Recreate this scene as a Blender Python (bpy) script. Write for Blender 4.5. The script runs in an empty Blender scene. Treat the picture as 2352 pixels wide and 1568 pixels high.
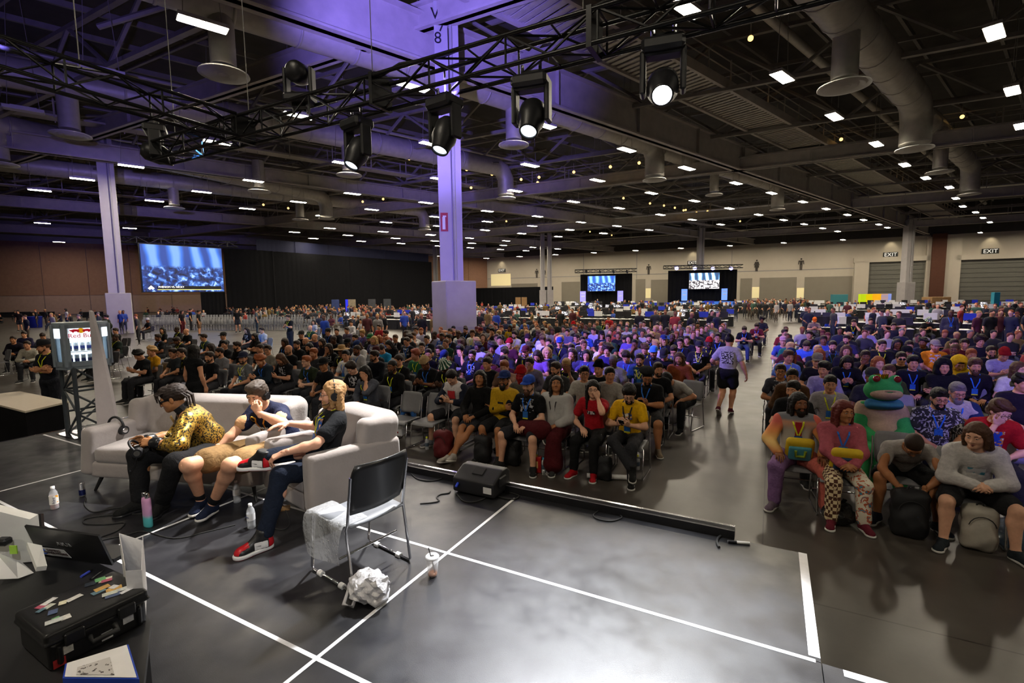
import bpy,math,random,time
import numpy as np
from mathutils import Matrix,Vector
T0 = time.time()
random.seed(7)
RNG = np.random.default_rng(7)
scene = bpy.context.scene
COL = scene.collection
R = math.radians
PI = math.pi
# ------------------------------------------------------------------ camera, world, exposure
CAMZ = 2.58
STAGE = 0.60
FPX,PITCH,ROLL = 1113.6,R(5.616),R(-0.726)
_fw = np.array([0,math.cos(PITCH),-math.sin(PITCH)]);_u0 = np.array([0,math.sin(PITCH),math.cos(PITCH)]);_r0 = np.array([1.,0,0])
_rt = math.cos(ROLL)*_r0 + math.sin(ROLL)*_u0;_up = -math.sin(ROLL)*_r0 + math.cos(ROLL)*_u0
cam_d = bpy.data.cameras.new('camera');cam = bpy.data.objects.new('camera',cam_d);COL.objects.link(cam)
cam_d.sensor_width = 36.0;cam_d.lens = FPX/2352*36.0;cam_d.clip_end = 600;cam_d.clip_start = 0.05
cam.matrix_world = Matrix(((_rt[0],_up[0],-_fw[0],0),(_rt[1],_up[1],-_fw[1],0),(_rt[2],_up[2],-_fw[2],CAMZ),(0,0,0,1)))
scene.camera = cam
scene.view_settings.view_transform = 'Standard';scene.view_settings.look = 'None'
scene.view_settings.exposure = 0.0;scene.view_settings.gamma = 1.0;scene.view_settings.use_curve_mapping = False
scene.cycles.use_denoising = True
scene.cycles.max_bounces = 5;scene.cycles.diffuse_bounces = 2;scene.cycles.glossy_bounces = 3;scene.cycles.transmission_bounces = 6
scene.cycles.caustics_reflective = False;scene.cycles.caustics_refractive = False
scene.cycles.sample_clamp_indirect = 4.0;scene.cycles.adaptive_threshold = 0.03
world = bpy.data.worlds.new('hall_ambient');scene.world = world;world.use_nodes = True
bg = world.node_tree.nodes['Background'];bg.inputs[0].default_value = (1.0,0.86,0.72,1);bg.inputs[1].default_value = 0.04
def ray(x,y):return _fw*FPX + _rt*(x-1176) - _up*(y-784)
def P(x,y,z=0.0):
    "point of the place at height z that the photograph shows at (x, y)"
    d = ray(x,y);return d*((z-CAMZ)/d[2]) + np.array([0,0,CAMZ])
def PY(x,y,Y):
    d = ray(x,y);return d*(Y/d[1]) + np.array([0,0,CAMZ])
ROW = R(118.2)
U = np.array([math.sin(ROW),math.cos(ROW),0.]);Vv = np.array([math.sin(ROW-PI/2),math.cos(ROW-PI/2),0.])
def AB(a,b,z=0.0):return a*U + b*Vv + np.array([0,0,z])
def spot(name,loc,target,color,watts,size_deg,blend=0.4,radius=0.08):
    l = bpy.data.lights.new(name,'SPOT');l.color = color;l.energy = watts;l.spot_size = R(size_deg);l.spot_blend = blend;l.shadow_soft_size = radius
    o = bpy.data.objects.new(name,l);COL.objects.link(o)
    o.location = loc;o.rotation_euler = (Vector(target)-Vector(loc)).to_track_quat('-Z','Y').to_euler()
    return o
HB_W = 300.0
W_KEY = 680.0
W_VIO = 9000.0
# ------------------------------------------------------------------ scene helpers
def link(o,parent=None):
    COL.objects.link(o)
    if parent is not None:o.parent = parent
    return o
def tag(o,label=None,cat=None,group=None,kind=None):
    if label:o['label'] = label
    if cat:o['category'] = cat
    if group:o['group'] = group
    if kind:o['kind'] = kind
    return o
def empty(name,loc=(0,0,0),rz=0.0,label=None,cat=None,group=None):
    o = bpy.data.objects.new(name,None);o.location = loc;o.rotation_euler = (0,0,rz);link(o)
    return tag(o,label,cat,group)
def frame(o,origin,x,y,z):
    o.matrix_world = Matrix(((x[0],y[0],z[0],origin[0]),(x[1],y[1],z[1],origin[1]),(x[2],y[2],z[2],origin[2]),(0,0,0,1)))
def nrm(v):
    v = np.asarray(v,float);return v/(np.linalg.norm(v)+1e-12)
def basis(d,up=(0,0,1)):
    z = nrm(d);up = np.asarray(up,float)
    if abs(z@up) > 0.98*np.linalg.norm(up):up = np.array([1.,0,0]) if abs(z[0]) < .9 else np.array([0,1.,0])
    x = nrm(np.cross(up,z));return x,np.cross(z,x),z
def rotz(a):
    c,s = math.cos(a),math.sin(a);return np.array([[c,-s,0],[s,c,0],[0,0,1.]])
def rotx(a):
    c,s = math.cos(a),math.sin(a);return np.array([[1.,0,0],[0,c,-s],[0,s,c]])
def roty(a):
    c,s = math.cos(a),math.sin(a);return np.array([[c,0,s],[0,1.,0],[-s,0,c]])
class MB:
    "collects shapes for one mesh"
    def __init__(s):s.v = [];s.f = [];s.m = [];s.n = 0;s.mi = 0;s.sm = [];s.smooth = False
    def add(s,v,f):
        v = np.asarray(v,float);s.v.append(v)
        for q in f:s.f.append([int(i)+s.n for i in q]);s.m.append(s.mi);s.sm.append(s.smooth)
        s.n += len(v);return s
    def box(s,c,d,rot=None,bev=0.0):
        x,y,z = d[0]/2,d[1]/2,d[2]/2
        if bev <= 0:
            v = np.array([[-x,-y,-z],[x,-y,-z],[x,y,-z],[-x,y,-z],[-x,-y,z],[x,-y,z],[x,y,z],[-x,y,z]])
            f = [(0,3,2,1),(4,5,6,7),(0,1,5,4),(1,2,6,5),(2,3,7,6),(3,0,4,7)]
        else:
            b = min(bev,x*.98,y*.98,z*.98);vs = [];
            for sx in (-1,1):
                for sy in (-1,1):
                    for sz in (-1,1):vs += [(sx*x,sy*(y-b),sz*(z-b)),(sx*(x-b),sy*y,sz*(z-b)),(sx*(x-b),sy*(y-b),sz*z)]
            v = np.array(vs);I = lambda a,b_,c_,k:((a*2+b_)*2+c_)*3+k
            f = [(I(1,0,0,0),I(1,1,0,0),I(1,1,1,0),I(1,0,1,0)),(I(0,0,0,0),I(0,0,1,0),I(0,1,1,0),I(0,1,0,0)),
                 (I(0,1,0,1),I(0,1,1,1),I(1,1,1,1),I(1,1,0,1)),(I(0,0,0,1),I(1,0,0,1),I(1,0,1,1),I(0,0,1,1)),
                 (I(0,0,1,2),I(1,0,1,2),I(1,1,1,2),I(0,1,1,2)),(I(0,0,0,2),I(0,1,0,2),I(1,1,0,2),I(1,0,0,2))]
            for a in (0,1):
                for b_ in (0,1):
                    q = [(I(a,b_,0,0),I(a,b_,1,0),I(a,b_,1,1),I(a,b_,0,1)),(I(a,0,b_,0),I(a,1,b_,0),I(a,1,b_,2),I(a,0,b_,2)),(I(0,a,b_,1),I(1,a,b_,1),I(1,a,b_,2),I(0,a,b_,2))]
                    f += q
            for a in (0,1):
                for b_ in (0,1):
                    for c_ in (0,1):f.append((I(a,b_,c_,0),I(a,b_,c_,1),I(a,b_,c_,2)))
            g = []
            for q in f:
                p = v[list(q)];nn = np.cross(p[1]-p[0],p[2]-p[0]);g.append(q if nn@p.mean(0) > 0 else q[::-1])
            f = g
        if rot is not None:v = v @ np.asarray(rot).T
        return s.add(v+np.asarray(c,float),f)
    def cyl(s,p0,p1,r0,r1=None,n=12,caps=True):
        p0 = np.asarray(p0,float);p1 = np.asarray(p1,float);r1 = r0 if r1 is None else r1
        x,y,z = basis(p1-p0);a = np.arange(n)*2*PI/n;c = np.outer(np.cos(a),x)+np.outer(np.sin(a),y)
        v = np.vstack([p0+c*r0,p1+c*r1]);f = [(i,(i+1) % n,n+(i+1) % n,n+i) for i in range(n)]
        old = s.smooth;s.smooth = n > 6;s.add(v,f);s.smooth = False
        if caps:s.add(v,[tuple(range(n))[::-1],tuple(range(n,2*n))])
        s.smooth = old;return s
    def tube(s,pts,r,n=8,caps=True,up=(0,0,1)):
        pts = [np.asarray(p,float) for p in pts];m = len(pts);a = np.arange(n)*2*PI/n;rr = r if hasattr(r,'__len__') else [r]*m;vs = []
        px = None
        for i,p in enumerate(pts):
            d = nrm(pts[min(i+1,m-1)]-pts[max(i-1,0)])
            if px is None:x,y,z = basis(d,up)
            else:
                x = px-d*(px@d);x = nrm(x) if np.linalg.norm(x) > 1e-6 else basis(d,up)[0];y = np.cross(d,x)
            px = x;vs.append(p+rr[i]*(np.outer(np.cos(a),x)+np.outer(np.sin(a),y)))
        v = np.vstack(vs);f = [(k*n+i,k*n+(i+1) % n,(k+1)*n+(i+1) % n,(k+1)*n+i) for k in range(m-1) for i in range(n)]
        old = s.smooth;s.smooth = n > 4;s.add(v,f);s.smooth = False
        if caps:s.add(np.vstack([vs[0],vs[-1]]),[tuple(range(n))[::-1],tuple(range(n,2*n))])
        s.smooth = old;return s
    def lathe(s,prof,n=20,c=(0,0,0),rot=None,squash=1.0):
        a = np.arange(n)*2*PI/n;vs = [np.stack([r*np.cos(a),r*squash*np.sin(a),np.full(n,z)],1) for r,z in prof];m = len(prof)
        v = np.vstack(vs);v = v if rot is None else v @ np.asarray(rot).T
        f = [(k*n+i,k*n+(i+1) % n,(k+1)*n+(i+1) % n,(k+1)*n+i) for k in range(m-1) for i in range(n)]
        old = s.smooth;s.smooth = True;s.add(v+np.asarray(c,float),f);s.smooth = old;return s
    def prism(s,poly,p0,x,y,depth):
        "polygon in the (x, y) plane at p0, extruded along x cross y"
        x = np.asarray(x,float);y = np.asarray(y,float);z = nrm(np.cross(x,y));p0 = np.asarray(p0,float)
        a = np.array([p0+px*x+py*y for px,py in poly]);n = len(a);v = np.vstack([a,a+z*depth])
        f = [tuple(range(n))[::-1],tuple(range(n,2*n))]+[(i,(i+1) % n,n+(i+1) % n,n+i) for i in range(n)]
        return s.add(v,f)
    def quad(s,a,b,c,d):return s.add([a,b,c,d],[(0,1,2,3)])
    def ball(s,c,r,n=12,m=8,rot=None):
        r = np.asarray(r if hasattr(r,'__len__') else (r,r,r),float);v = [(0,0,-1)];f = []
        for j in range(1,m):
            t = -PI/2+PI*j/m
            for i in range(n):v.append((math.cos(t)*math.cos(2*PI*i/n),math.cos(t)*math.sin(2*PI*i/n),math.sin(t)))
        v.append((0,0,1));L = len(v)-1
        for i in range(n):f.append((0,1+(i+1) % n,1+i));f.append((L,L-n+i,L-n+(i+1) % n))
        for j in range(m-2):
            for i in range(n):a = 1+j*n;f.append((a+i,a+(i+1) % n,a+n+(i+1) % n,a+n+i))
        v = np.array(v,float)*r;v = v if rot is None else v @ np.asarray(rot).T
        old = s.smooth;s.smooth = True;s.add(v+np.asarray(c,float),f);s.smooth = old;return s
    def mesh(s,name,mats):
        me = bpy.data.meshes.new(name)
        V = np.vstack(s.v) if s.v else np.zeros((0,3))
        me.from_pydata(V.tolist(),[],s.f)
        for m in (mats if isinstance(mats,(list,tuple)) else [mats]):me.materials.append(m)
        if len(me.polygons):
            me.polygons.foreach_set('material_index',s.m);me.polygons.foreach_set('use_smooth',s.sm)
        me.update();return me
    def build(s,name,mats,parent=None,mat=None):
        o = bpy.data.objects.new(name,s.mesh(name,mats));link(o,parent)
        return o
def inst(name,me,parent=None,loc=None,rz=0.0,M=None,color=None,scale=None):
    o = bpy.data.objects.new(name,me);link(o,parent)
    if M is not None:o.matrix_local = M
    else:
        if loc is not None:o.location = loc
        o.rotation_euler = (0,0,rz)
        if scale is not None:o.scale = scale if hasattr(scale,'__len__') else (scale,)*3
    if color is not None:o.color = tuple(color)+((1.0,) if len(color) == 3 else ())
    return o
def numpy_mesh(name,V,Q,mats,smooth=True):
    me = bpy.data.meshes.new(name);nv,nq = len(V),len(Q)
    me.vertices.add(nv);me.vertices.foreach_set('co',np.asarray(V,np.float32).ravel())
    me.loops.add(nq*4);me.loops.foreach_set('vertex_index',np.asarray(Q,np.int32).ravel())
    me.polygons.add(nq);me.polygons.foreach_set('loop_start',np.arange(nq,dtype=np.int32)*4)
    me.polygons.foreach_set('use_smooth',np.full(nq,smooth,bool))
    for m in (mats if isinstance(mats,(list,tuple)) else [mats]):me.materials.append(m)
    me.update(calc_edges=True);return me
# ------------------------------------------------------------------ materials
MATS = {}
def srgb(h):
    if isinstance(h,str):
        h = h.lstrip('#');c = [int(h[i:i+2],16)/255 for i in (0,2,4)]
    else:c = [x/255 for x in h]
    return tuple(x/12.92 if x <= .04045 else ((x+.055)/1.055)**2.4 for x in c)
def mat(name,col=(.5,.5,.5),rough=.6,metal=0.0,spec=.5,noise=0.0,nscale=20.0,bump=0.0,bscale=60.0,obj_color=False,emit=None,estr=0.0,trans=0.0,alpha=1.0,sheen=0.0,ior=1.45,coat=0.0):
    if name in MATS:return MATS[name]
    m = bpy.data.materials.new(name);m.use_nodes = True;nt = m.node_tree;b = nt.nodes['Principled BSDF']
    col = srgb(col) if isinstance(col,str) else col
    b.inputs['Base Color'].default_value = (*col,1);b.inputs['Roughness'].default_value = rough;b.inputs['Metallic'].default_value = metal
    b.inputs['Specular IOR Level'].default_value = spec;b.inputs['Transmission Weight'].default_value = trans;b.inputs['Alpha'].default_value = alpha
    b.inputs['IOR'].default_value = ior;b.inputs['Sheen Weight'].default_value = sheen;b.inputs['Coat Weight'].default_value = coat
    if emit is not None:
        b.inputs['Emission Color'].default_value = (*emit,1);b.inputs['Emission Strength'].default_value = estr
    src = None
    if obj_color:
        oi = nt.nodes.new('ShaderNodeObjectInfo');src = oi.outputs['Color']
    if noise or bump:
        tc = nt.nodes.new('ShaderNodeTexCoord')
    if noise:
        n = nt.nodes.new('ShaderNodeTexNoise');n.inputs['Scale'].default_value = nscale;n.inputs['Detail'].default_value = 5
        nt.links.new(tc.outputs['Object'],n.inputs['Vector'])
        mr = nt.nodes.new('ShaderNodeMapRange');mr.inputs[3].default_value = 1-noise;mr.inputs[4].default_value = 1+noise
        mr.inputs[1].default_value = .25;mr.inputs[2].default_value = .75
        nt.links.new(n.outputs[0],mr.inputs[0])
        mx = nt.nodes.new('ShaderNodeVectorMath');mx.operation = 'SCALE'
        if src is not None:nt.links.new(src,mx.inputs[0])
        else:mx.inputs[0].default_value = col
        nt.links.new(mr.outputs[0],mx.inputs['Scale']);nt.links.new(mx.outputs[0],b.inputs['Base Color'])
    elif src is not None:nt.links.new(src,b.inputs['Base Color'])
    if bump:
        n2 = nt.nodes.new('ShaderNodeTexNoise');n2.inputs['Scale'].default_value = bscale;n2.inputs['Detail'].default_value = 3
        nt.links.new(tc.outputs['Object'],n2.inputs['Vector'])
        bp = nt.nodes.new('ShaderNodeBump');bp.inputs['Strength'].default_value = bump;bp.inputs['Distance'].default_value = .02
        nt.links.new(n2.outputs[0],bp.inputs['Height']);nt.links.new(bp.outputs[0],b.inputs['Normal'])
    MATS[name] = m;return m
def nodes_of(m):return m.node_tree,m.node_tree.nodes['Principled BSDF']
SKIN = mat('skin',rough=.5,spec=.35,noise=.07,nscale=35,obj_color=True)
HAIR = mat('hair',rough=.55,spec=.3,noise=.25,nscale=120,obj_color=True,bump=.3,bscale=200)
KNIT = mat('knit',rough=.95,spec=.1,noise=.12,nscale=160,obj_color=True,bump=.4,bscale=220)
EYE_W = mat('eye_white',(.42,.39,.37),.3);EYE_D = mat('iris',(.02,.012,.008),.15);LIP = mat('lip',srgb('#8c4d44'),.45)
DARK_PLASTIC = mat('dark_plastic',(.012,.012,.014),.38,noise=.1);RUBBER = mat('rubber',(.02,.02,.02),.7,noise=.1)
LENS = mat('dark_lens',(.004,.004,.005),.06,spec=.8);SOLE = mat('sole',(.62,.60,.57),.7,noise=.05)
BADGE = mat('badge_blue',srgb('#1f5fa8'),.4,noise=.35,nscale=60);BADGE_Y = mat('badge_yellow',srgb('#d8d62a'),.5)
WHITE_PRINT = mat('white_print',(.8,.8,.8),.7,noise=.04)
STRAW = mat('straw',srgb('#a98553'),.85,noise=.3,nscale=120,bump=.4,bscale=150)
def cloth_mat():
    "woven cloth in the object's own colour; alpha below 1 prints a pale graphic on the chest"
    m = bpy.data.materials.new('cloth');m.use_nodes = True;nt,b = nodes_of(m);N = nt.nodes;L = nt.links
    oi = N.new('ShaderNodeObjectInfo');tc = N.new('ShaderNodeTexCoord');n = N.new('ShaderNodeTexNoise');n.inputs['Scale'].default_value = 30;n.inputs['Detail'].default_value = 4;L.new(tc.outputs['Object'],n.inputs['Vector'])
    mr = N.new('ShaderNodeMapRange');mr.inputs[1].default_value = .3;mr.inputs[2].default_value = .7;mr.inputs[3].default_value = .85;mr.inputs[4].default_value = 1.12;L.new(n.outputs[0],mr.inputs[0])
    sc = N.new('ShaderNodeVectorMath');sc.operation = 'SCALE';L.new(oi.outputs['Color'],sc.inputs[0]);L.new(mr.outputs[0],sc.inputs['Scale'])
    sp = N.new('ShaderNodeSeparateXYZ');L.new(tc.outputs['Object'],sp.inputs[0])
    def band(sock,lo,hi):
        a = N.new('ShaderNodeMath');a.operation = 'GREATER_THAN';a.inputs[1].default_value = lo;L.new(sock,a.inputs[0]);c = N.new('ShaderNodeMath');c.operation = 'LESS_THAN';c.inputs[1].default_value = hi;L.new(sock,c.inputs[0])
        d = N.new('ShaderNodeMath');d.operation = 'MULTIPLY';L.new(a.outputs[0],d.inputs[0]);L.new(c.outputs[0],d.inputs[1]);return d.outputs[0]
    v = N.new('ShaderNodeTexNoise');v.inputs['Scale'].default_value = 26;v.noise_dimensions = '4D';L.new(tc.outputs['Object'],v.inputs['Vector']);L.new(oi.outputs['Random'],v.inputs['W'])
    g = N.new('ShaderNodeMath');g.operation = 'GREATER_THAN';g.inputs[1].default_value = .53;L.new(v.outputs[0],g.inputs[0])
    al = N.new('ShaderNodeMath');al.operation = 'SUBTRACT';al.inputs[0].default_value = 1;L.new(oi.outputs['Alpha'],al.inputs[1])
    f = g.outputs[0]
    for q in (band(sp.outputs[0],-.11,.11),band(sp.outputs[2],.80,1.0),band(sp.outputs[1],.02,1),al.outputs[0]):
        k = N.new('ShaderNodeMath');k.operation = 'MULTIPLY';L.new(f,k.inputs[0]);L.new(q,k.inputs[1]);f = k.outputs[0]
    mx = N.new('ShaderNodeMix');mx.data_type = 'RGBA';L.new(f,mx.inputs['Factor']);L.new(sc.outputs[0],mx.inputs['A']);mx.inputs['B'].default_value = (.45,.44,.46,1)
    L.new(mx.outputs['Result'],b.inputs['Base Color']);b.inputs['Roughness'].default_value = .88;b.inputs['Specular IOR Level'].default_value = .2
    n2 = N.new('ShaderNodeTexNoise');n2.inputs['Scale'].default_value = 18;n2.inputs['Detail'].default_value = 3;n2.inputs['Distortion'].default_value = 1.2;L.new(tc.outputs['Object'],n2.inputs['Vector'])
    bp = N.new('ShaderNodeBump');bp.inputs['Strength'].default_value = .35;bp.inputs['Distance'].default_value = .03;L.new(n2.outputs[0],bp.inputs['Height']);L.new(bp.outputs[0],b.inputs['Normal'])
    return m
CLOTH = cloth_mat()
def pattern_mat(name,c1,c2,scale,thr=.5,kind='noise',rough=.85,metal2=0.0,c3=None,dist=0.0):
    m = bpy.data.materials.new(name);m.use_nodes = True;nt,b = nodes_of(m);N,L = nt.nodes,nt.links;tc = N.new('ShaderNodeTexCoord')
    if kind == 'noise':
        t = N.new('ShaderNodeTexNoise');t.inputs['Scale'].default_value = scale;t.inputs['Detail'].default_value = 2;t.inputs['Distortion'].default_value = dist;o = t.outputs[0]
    elif kind == 'vor':
        t = N.new('ShaderNodeTexVoronoi');t.inputs['Scale'].default_value = scale;o = t.outputs['Distance']
    elif kind == 'check':
        t = N.new('ShaderNodeTexChecker');t.inputs['Scale'].default_value = scale;o = t.outputs['Fac']
    elif kind == 'wave':
        t = N.new('ShaderNodeTexWave');t.inputs['Scale'].default_value = scale;t.inputs['Distortion'].default_value = dist;o = t.outputs[0]
    L.new(tc.outputs['Object'],t.inputs['Vector'])
    r = N.new('ShaderNodeValToRGB');r.color_ramp.interpolation = 'CONSTANT';r.color_ramp.elements[0].color = (*c1,1);r.color_ramp.elements[1].position = thr;r.color_ramp.elements[1].color = (*c2,1)
    if c3:e = r.color_ramp.elements.new(min(.98,thr+.1));e.color = (*c3,1)
    L.new(o,r.inputs[0]);L.new(r.outputs[0],b.inputs['Base Color']);b.inputs['Roughness'].default_value = rough
    if metal2:
        r2 = N.new('ShaderNodeMath');r2.operation = 'GREATER_THAN';r2.inputs[1].default_value = thr;L.new(o,r2.inputs[0]);k = N.new('ShaderNodeMath');k.operation = 'MULTIPLY';k.inputs[1].default_value = metal2;L.new(r2.outputs[0],k.inputs[0]);L.new(k.outputs[0],b.inputs['Metallic'])
    return m
def radial_stripes(name,c1,c2,n):
    m = bpy.data.materials.new(name);m.use_nodes = True;nt,b = nodes_of(m);N,L = nt.nodes,nt.links;tc = N.new('ShaderNodeTexCoord');sp = N.new('ShaderNodeSeparateXYZ');L.new(tc.outputs['Object'],sp.inputs[0])
    a = N.new('ShaderNodeMath');a.operation = 'ARCTAN2';L.new(sp.outputs[1],a.inputs[0]);L.new(sp.outputs[0],a.inputs[1]);k = N.new('ShaderNodeMath');k.operation = 'MULTIPLY';k.inputs[1].default_value = n;L.new(a.outputs[0],k.inputs[0])
    s = N.new('ShaderNodeMath');s.operation = 'SINE';L.new(k.outputs[0],s.inputs[0]);r = N.new('ShaderNodeValToRGB');r.color_ramp.interpolation = 'CONSTANT';r.color_ramp.elements[0].color = (*c1,1);r.color_ramp.elements[1].position = .5;r.color_ramp.elements[1].color = (*c2,1)
    L.new(s.outputs[0],r.inputs[0]);L.new(r.outputs[0],b.inputs['Base Color']);b.inputs['Roughness'].default_value = .9;return m
BUCKET = radial_stripes('striped_cloth',srgb('#1d4a35'),srgb('#d8d8cc'),9)
# ------------------------------------------------------------------ soft-union surfaces: one continuous skin per body
def cone(a,b,ra,rb=None,k=.03):return ('c',np.asarray(a,float),np.asarray(b,float),ra,ra if rb is None else rb,k)
def ell(c,r,k=.03,rot=None):return ('e',np.asarray(c,float),np.asarray(r if hasattr(r,'__len__') else (r,r,r),float),None if rot is None else np.asarray(rot,float),k)
def cut(c,r,k=.01,rot=None):return ('x',np.asarray(c,float),np.asarray(r if hasattr(r,'__len__') else (r,r,r),float),None if rot is None else np.asarray(rot,float),k)
def rbox(c,half,r=.03,k=.01,rot=None):return ('b',np.asarray(c,float),np.asarray(half,float),None if rot is None else np.asarray(rot,float),r,k)
def grow(prims,d):return [((q[0],q[1],q[2],q[3]+d,q[4]+d,q[5]) if q[0] == 'c' else (q[0],q[1],q[2]+d,q[3],q[4])) for q in prims]
def surf(prims,h,clips=(),folds=0.0,fs=28.0,seed=0,relax=1):
    lo = np.full(3,1e9);hi = -lo
    for q in prims:
        if q[0] == 'c':r = max(q[3],q[4]);l,g = np.minimum(q[1],q[2])-r,np.maximum(q[1],q[2])+r
        elif q[0] == 'e':r = q[2].max();l,g = q[1]-r,q[1]+r
        elif q[0] == 'b':r = q[2] if q[3] is None else np.linalg.norm(q[2]);l,g = q[1]-r,q[1]+r
        else:continue
        lo = np.minimum(lo,l);hi = np.maximum(hi,g)
    lo -= 2.5*h+folds;hi += 2.5*h+folds;N = np.ceil((hi-lo)/h).astype(int)+1
    ax = [lo[i]+h*np.arange(N[i]) for i in range(3)];D = np.full(N,.25,np.float32)
    for q in prims:
        k = q[-1];
        if q[0] == 'c':r = max(q[3],q[4]);l,g = np.minimum(q[1],q[2])-r,np.maximum(q[1],q[2])+r
        elif q[0] == 'b':r = q[2] if q[3] is None else np.linalg.norm(q[2]);l,g = q[1]-r,q[1]+r
        else:r = q[2].max();l,g = q[1]-r,q[1]+r
        i0 = np.maximum(np.floor((l-k-2*h-lo)/h).astype(int),0);i1 = np.minimum(np.ceil((g+k+2*h-lo)/h).astype(int)+1,N)
        if (i1 <= i0).any():continue
        X = ax[0][i0[0]:i1[0],None,None];Y = ax[1][None,i0[1]:i1[1],None];Z = ax[2][None,None,i0[2]:i1[2]]
        if q[0] == 'c':
            a,b = q[1],q[2];ba = b-a;L = ba@ba+1e-12;px,py,pz = X-a[0],Y-a[1],Z-a[2]
            t = np.clip((px*ba[0]+py*ba[1]+pz*ba[2])/L,0,1)
            d = np.sqrt((px-t*ba[0])**2+(py-t*ba[1])**2+(pz-t*ba[2])**2)-(q[3]+(q[4]-q[3])*t)
        else:
            px,py,pz = X-q[1][0],Y-q[1][1],Z-q[1][2]
            if q[3] is not None:
                m = q[3];px,py,pz = (px*m[0,0]+py*m[1,0]+pz*m[2,0],px*m[0,1]+py*m[1,1]+pz*m[2,1],px*m[0,2]+py*m[1,2]+pz*m[2,2])
            if q[0] == 'b':
                ax_,ay_,az_ = np.abs(px)-q[2][0]+q[4],np.abs(py)-q[2][1]+q[4],np.abs(pz)-q[2][2]+q[4]
                d = np.sqrt(np.maximum(ax_,0)**2+np.maximum(ay_,0)**2+np.maximum(az_,0)**2)+np.minimum(np.maximum(np.maximum(ax_,ay_),az_),0)-q[4]
            else:
              r = q[2];k0 = np.sqrt((px/r[0])**2+(py/r[1])**2+(pz/r[2])**2);k1 = np.sqrt((px/r[0]**2)**2+(py/r[1]**2)**2+(pz/r[2]**2)**2)+1e-9
              d = k0*(k0-1)/k1
        s = D[i0[0]:i1[0],i0[1]:i1[1],i0[2]:i1[2]]
        if q[0] == 'x':
            e = np.clip(.5-.5*(s+d)/k,0,1);s[...] = s*(1-e)+(-d)*e+k*e*(1-e)
        else:
            e = np.clip(.5+.5*(s-d)/k,0,1);s[...] = s*(1-e)+d*e-k*e*(1-e)
    X,Y,Z = ax[0][:,None,None],ax[1][None,:,None],ax[2][None,None,:]
    if folds:
        D += folds*(np.sin(fs*X+1.7*np.sin(fs*.6*Z+seed)+seed)*np.sin(fs*.8*Y+seed*2)+.7*np.sin(fs*1.3*Z+2.1*np.sin(fs*.5*X+seed)+.9*np.sin(fs*.7*Y)))
    for p,n in clips:D = np.maximum(D,(X-p[0])*n[0]+(Y-p[1])*n[1]+(Z-p[2])*n[2])
    S = D < 0
    c = [S[a:N[0]-1+a,b:N[1]-1+b,d:N[2]-1+d] for a in (0,1) for b in (0,1) for d in (0,1)]
    s = sum(x.astype(np.int8) for x in c);act = (s > 0) & (s < 8);idx = np.argwhere(act)
    if len(idx) == 0:return np.zeros((0,3)),np.zeros((0,4),int)
    num = np.full(act.shape,-1,np.int32);num[act] = np.arange(len(idx))
    acc = np.zeros((len(idx),3));cnt = np.zeros(len(idx));off = [(a,b,d) for a in (0,1) for b in (0,1) for d in (0,1)]
    val = [D[idx[:,0]+o[0],idx[:,1]+o[1],idx[:,2]+o[2]].astype(float) for o in off]
    for i in range(8):
        for j in range(i+1,8):
            df = np.array(off[j])-np.array(off[i])
            if np.abs(df).sum() != 1:continue
            m = (val[i] < 0) != (val[j] < 0);t = np.where(m,val[i]/(val[i]-val[j]+1e-12),0)
            acc += np.where(m[:,None],np.array(off[i])+t[:,None]*df,0);cnt += m
    V = lo+h*(idx+acc/cnt[:,None]);Q = []
    for a in range(3):
        b,d = (a+1) % 3,(a+2) % 3
        sl0 = [slice(1,N[i]-1) for i in range(3)];sl0[a] = slice(0,N[a]-1);sl1 = list(sl0);sl1[a] = slice(1,N[a])
        A,B = S[tuple(sl0)],S[tuple(sl1)];e = np.argwhere(A != B);base = e.copy();base[:,b] += 1;base[:,d] += 1
        fl = A[tuple(e.T)]
        def cell(db,dd):
            q = base.copy();q[:,b] -= db;q[:,d] -= dd;return num[tuple(q.T)]
        q = np.stack([cell(1,1),cell(0,1),cell(0,0),cell(1,0)],1);q[~fl] = q[~fl][:,::-1];Q.append(q)
    Q = np.vstack(Q)
    for _ in range(relax):
        sm = np.zeros_like(V);n = np.zeros(len(V))
        for i in range(4):
            np.add.at(sm,Q[:,i],V[Q[:,(i+1) % 4]]+V[Q[:,(i+3) % 4]]);np.add.at(n,Q[:,i],2)
        V = V*.5+.5*sm/np.maximum(n,1)[:,None]
    return V,Q
def join(parts):
    V,Q,n = [],[],0
    for v,q in parts:
        if len(v):V.append(v);Q.append(q+n);n += len(v)
    return np.vstack(V),np.vstack(Q)
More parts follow.
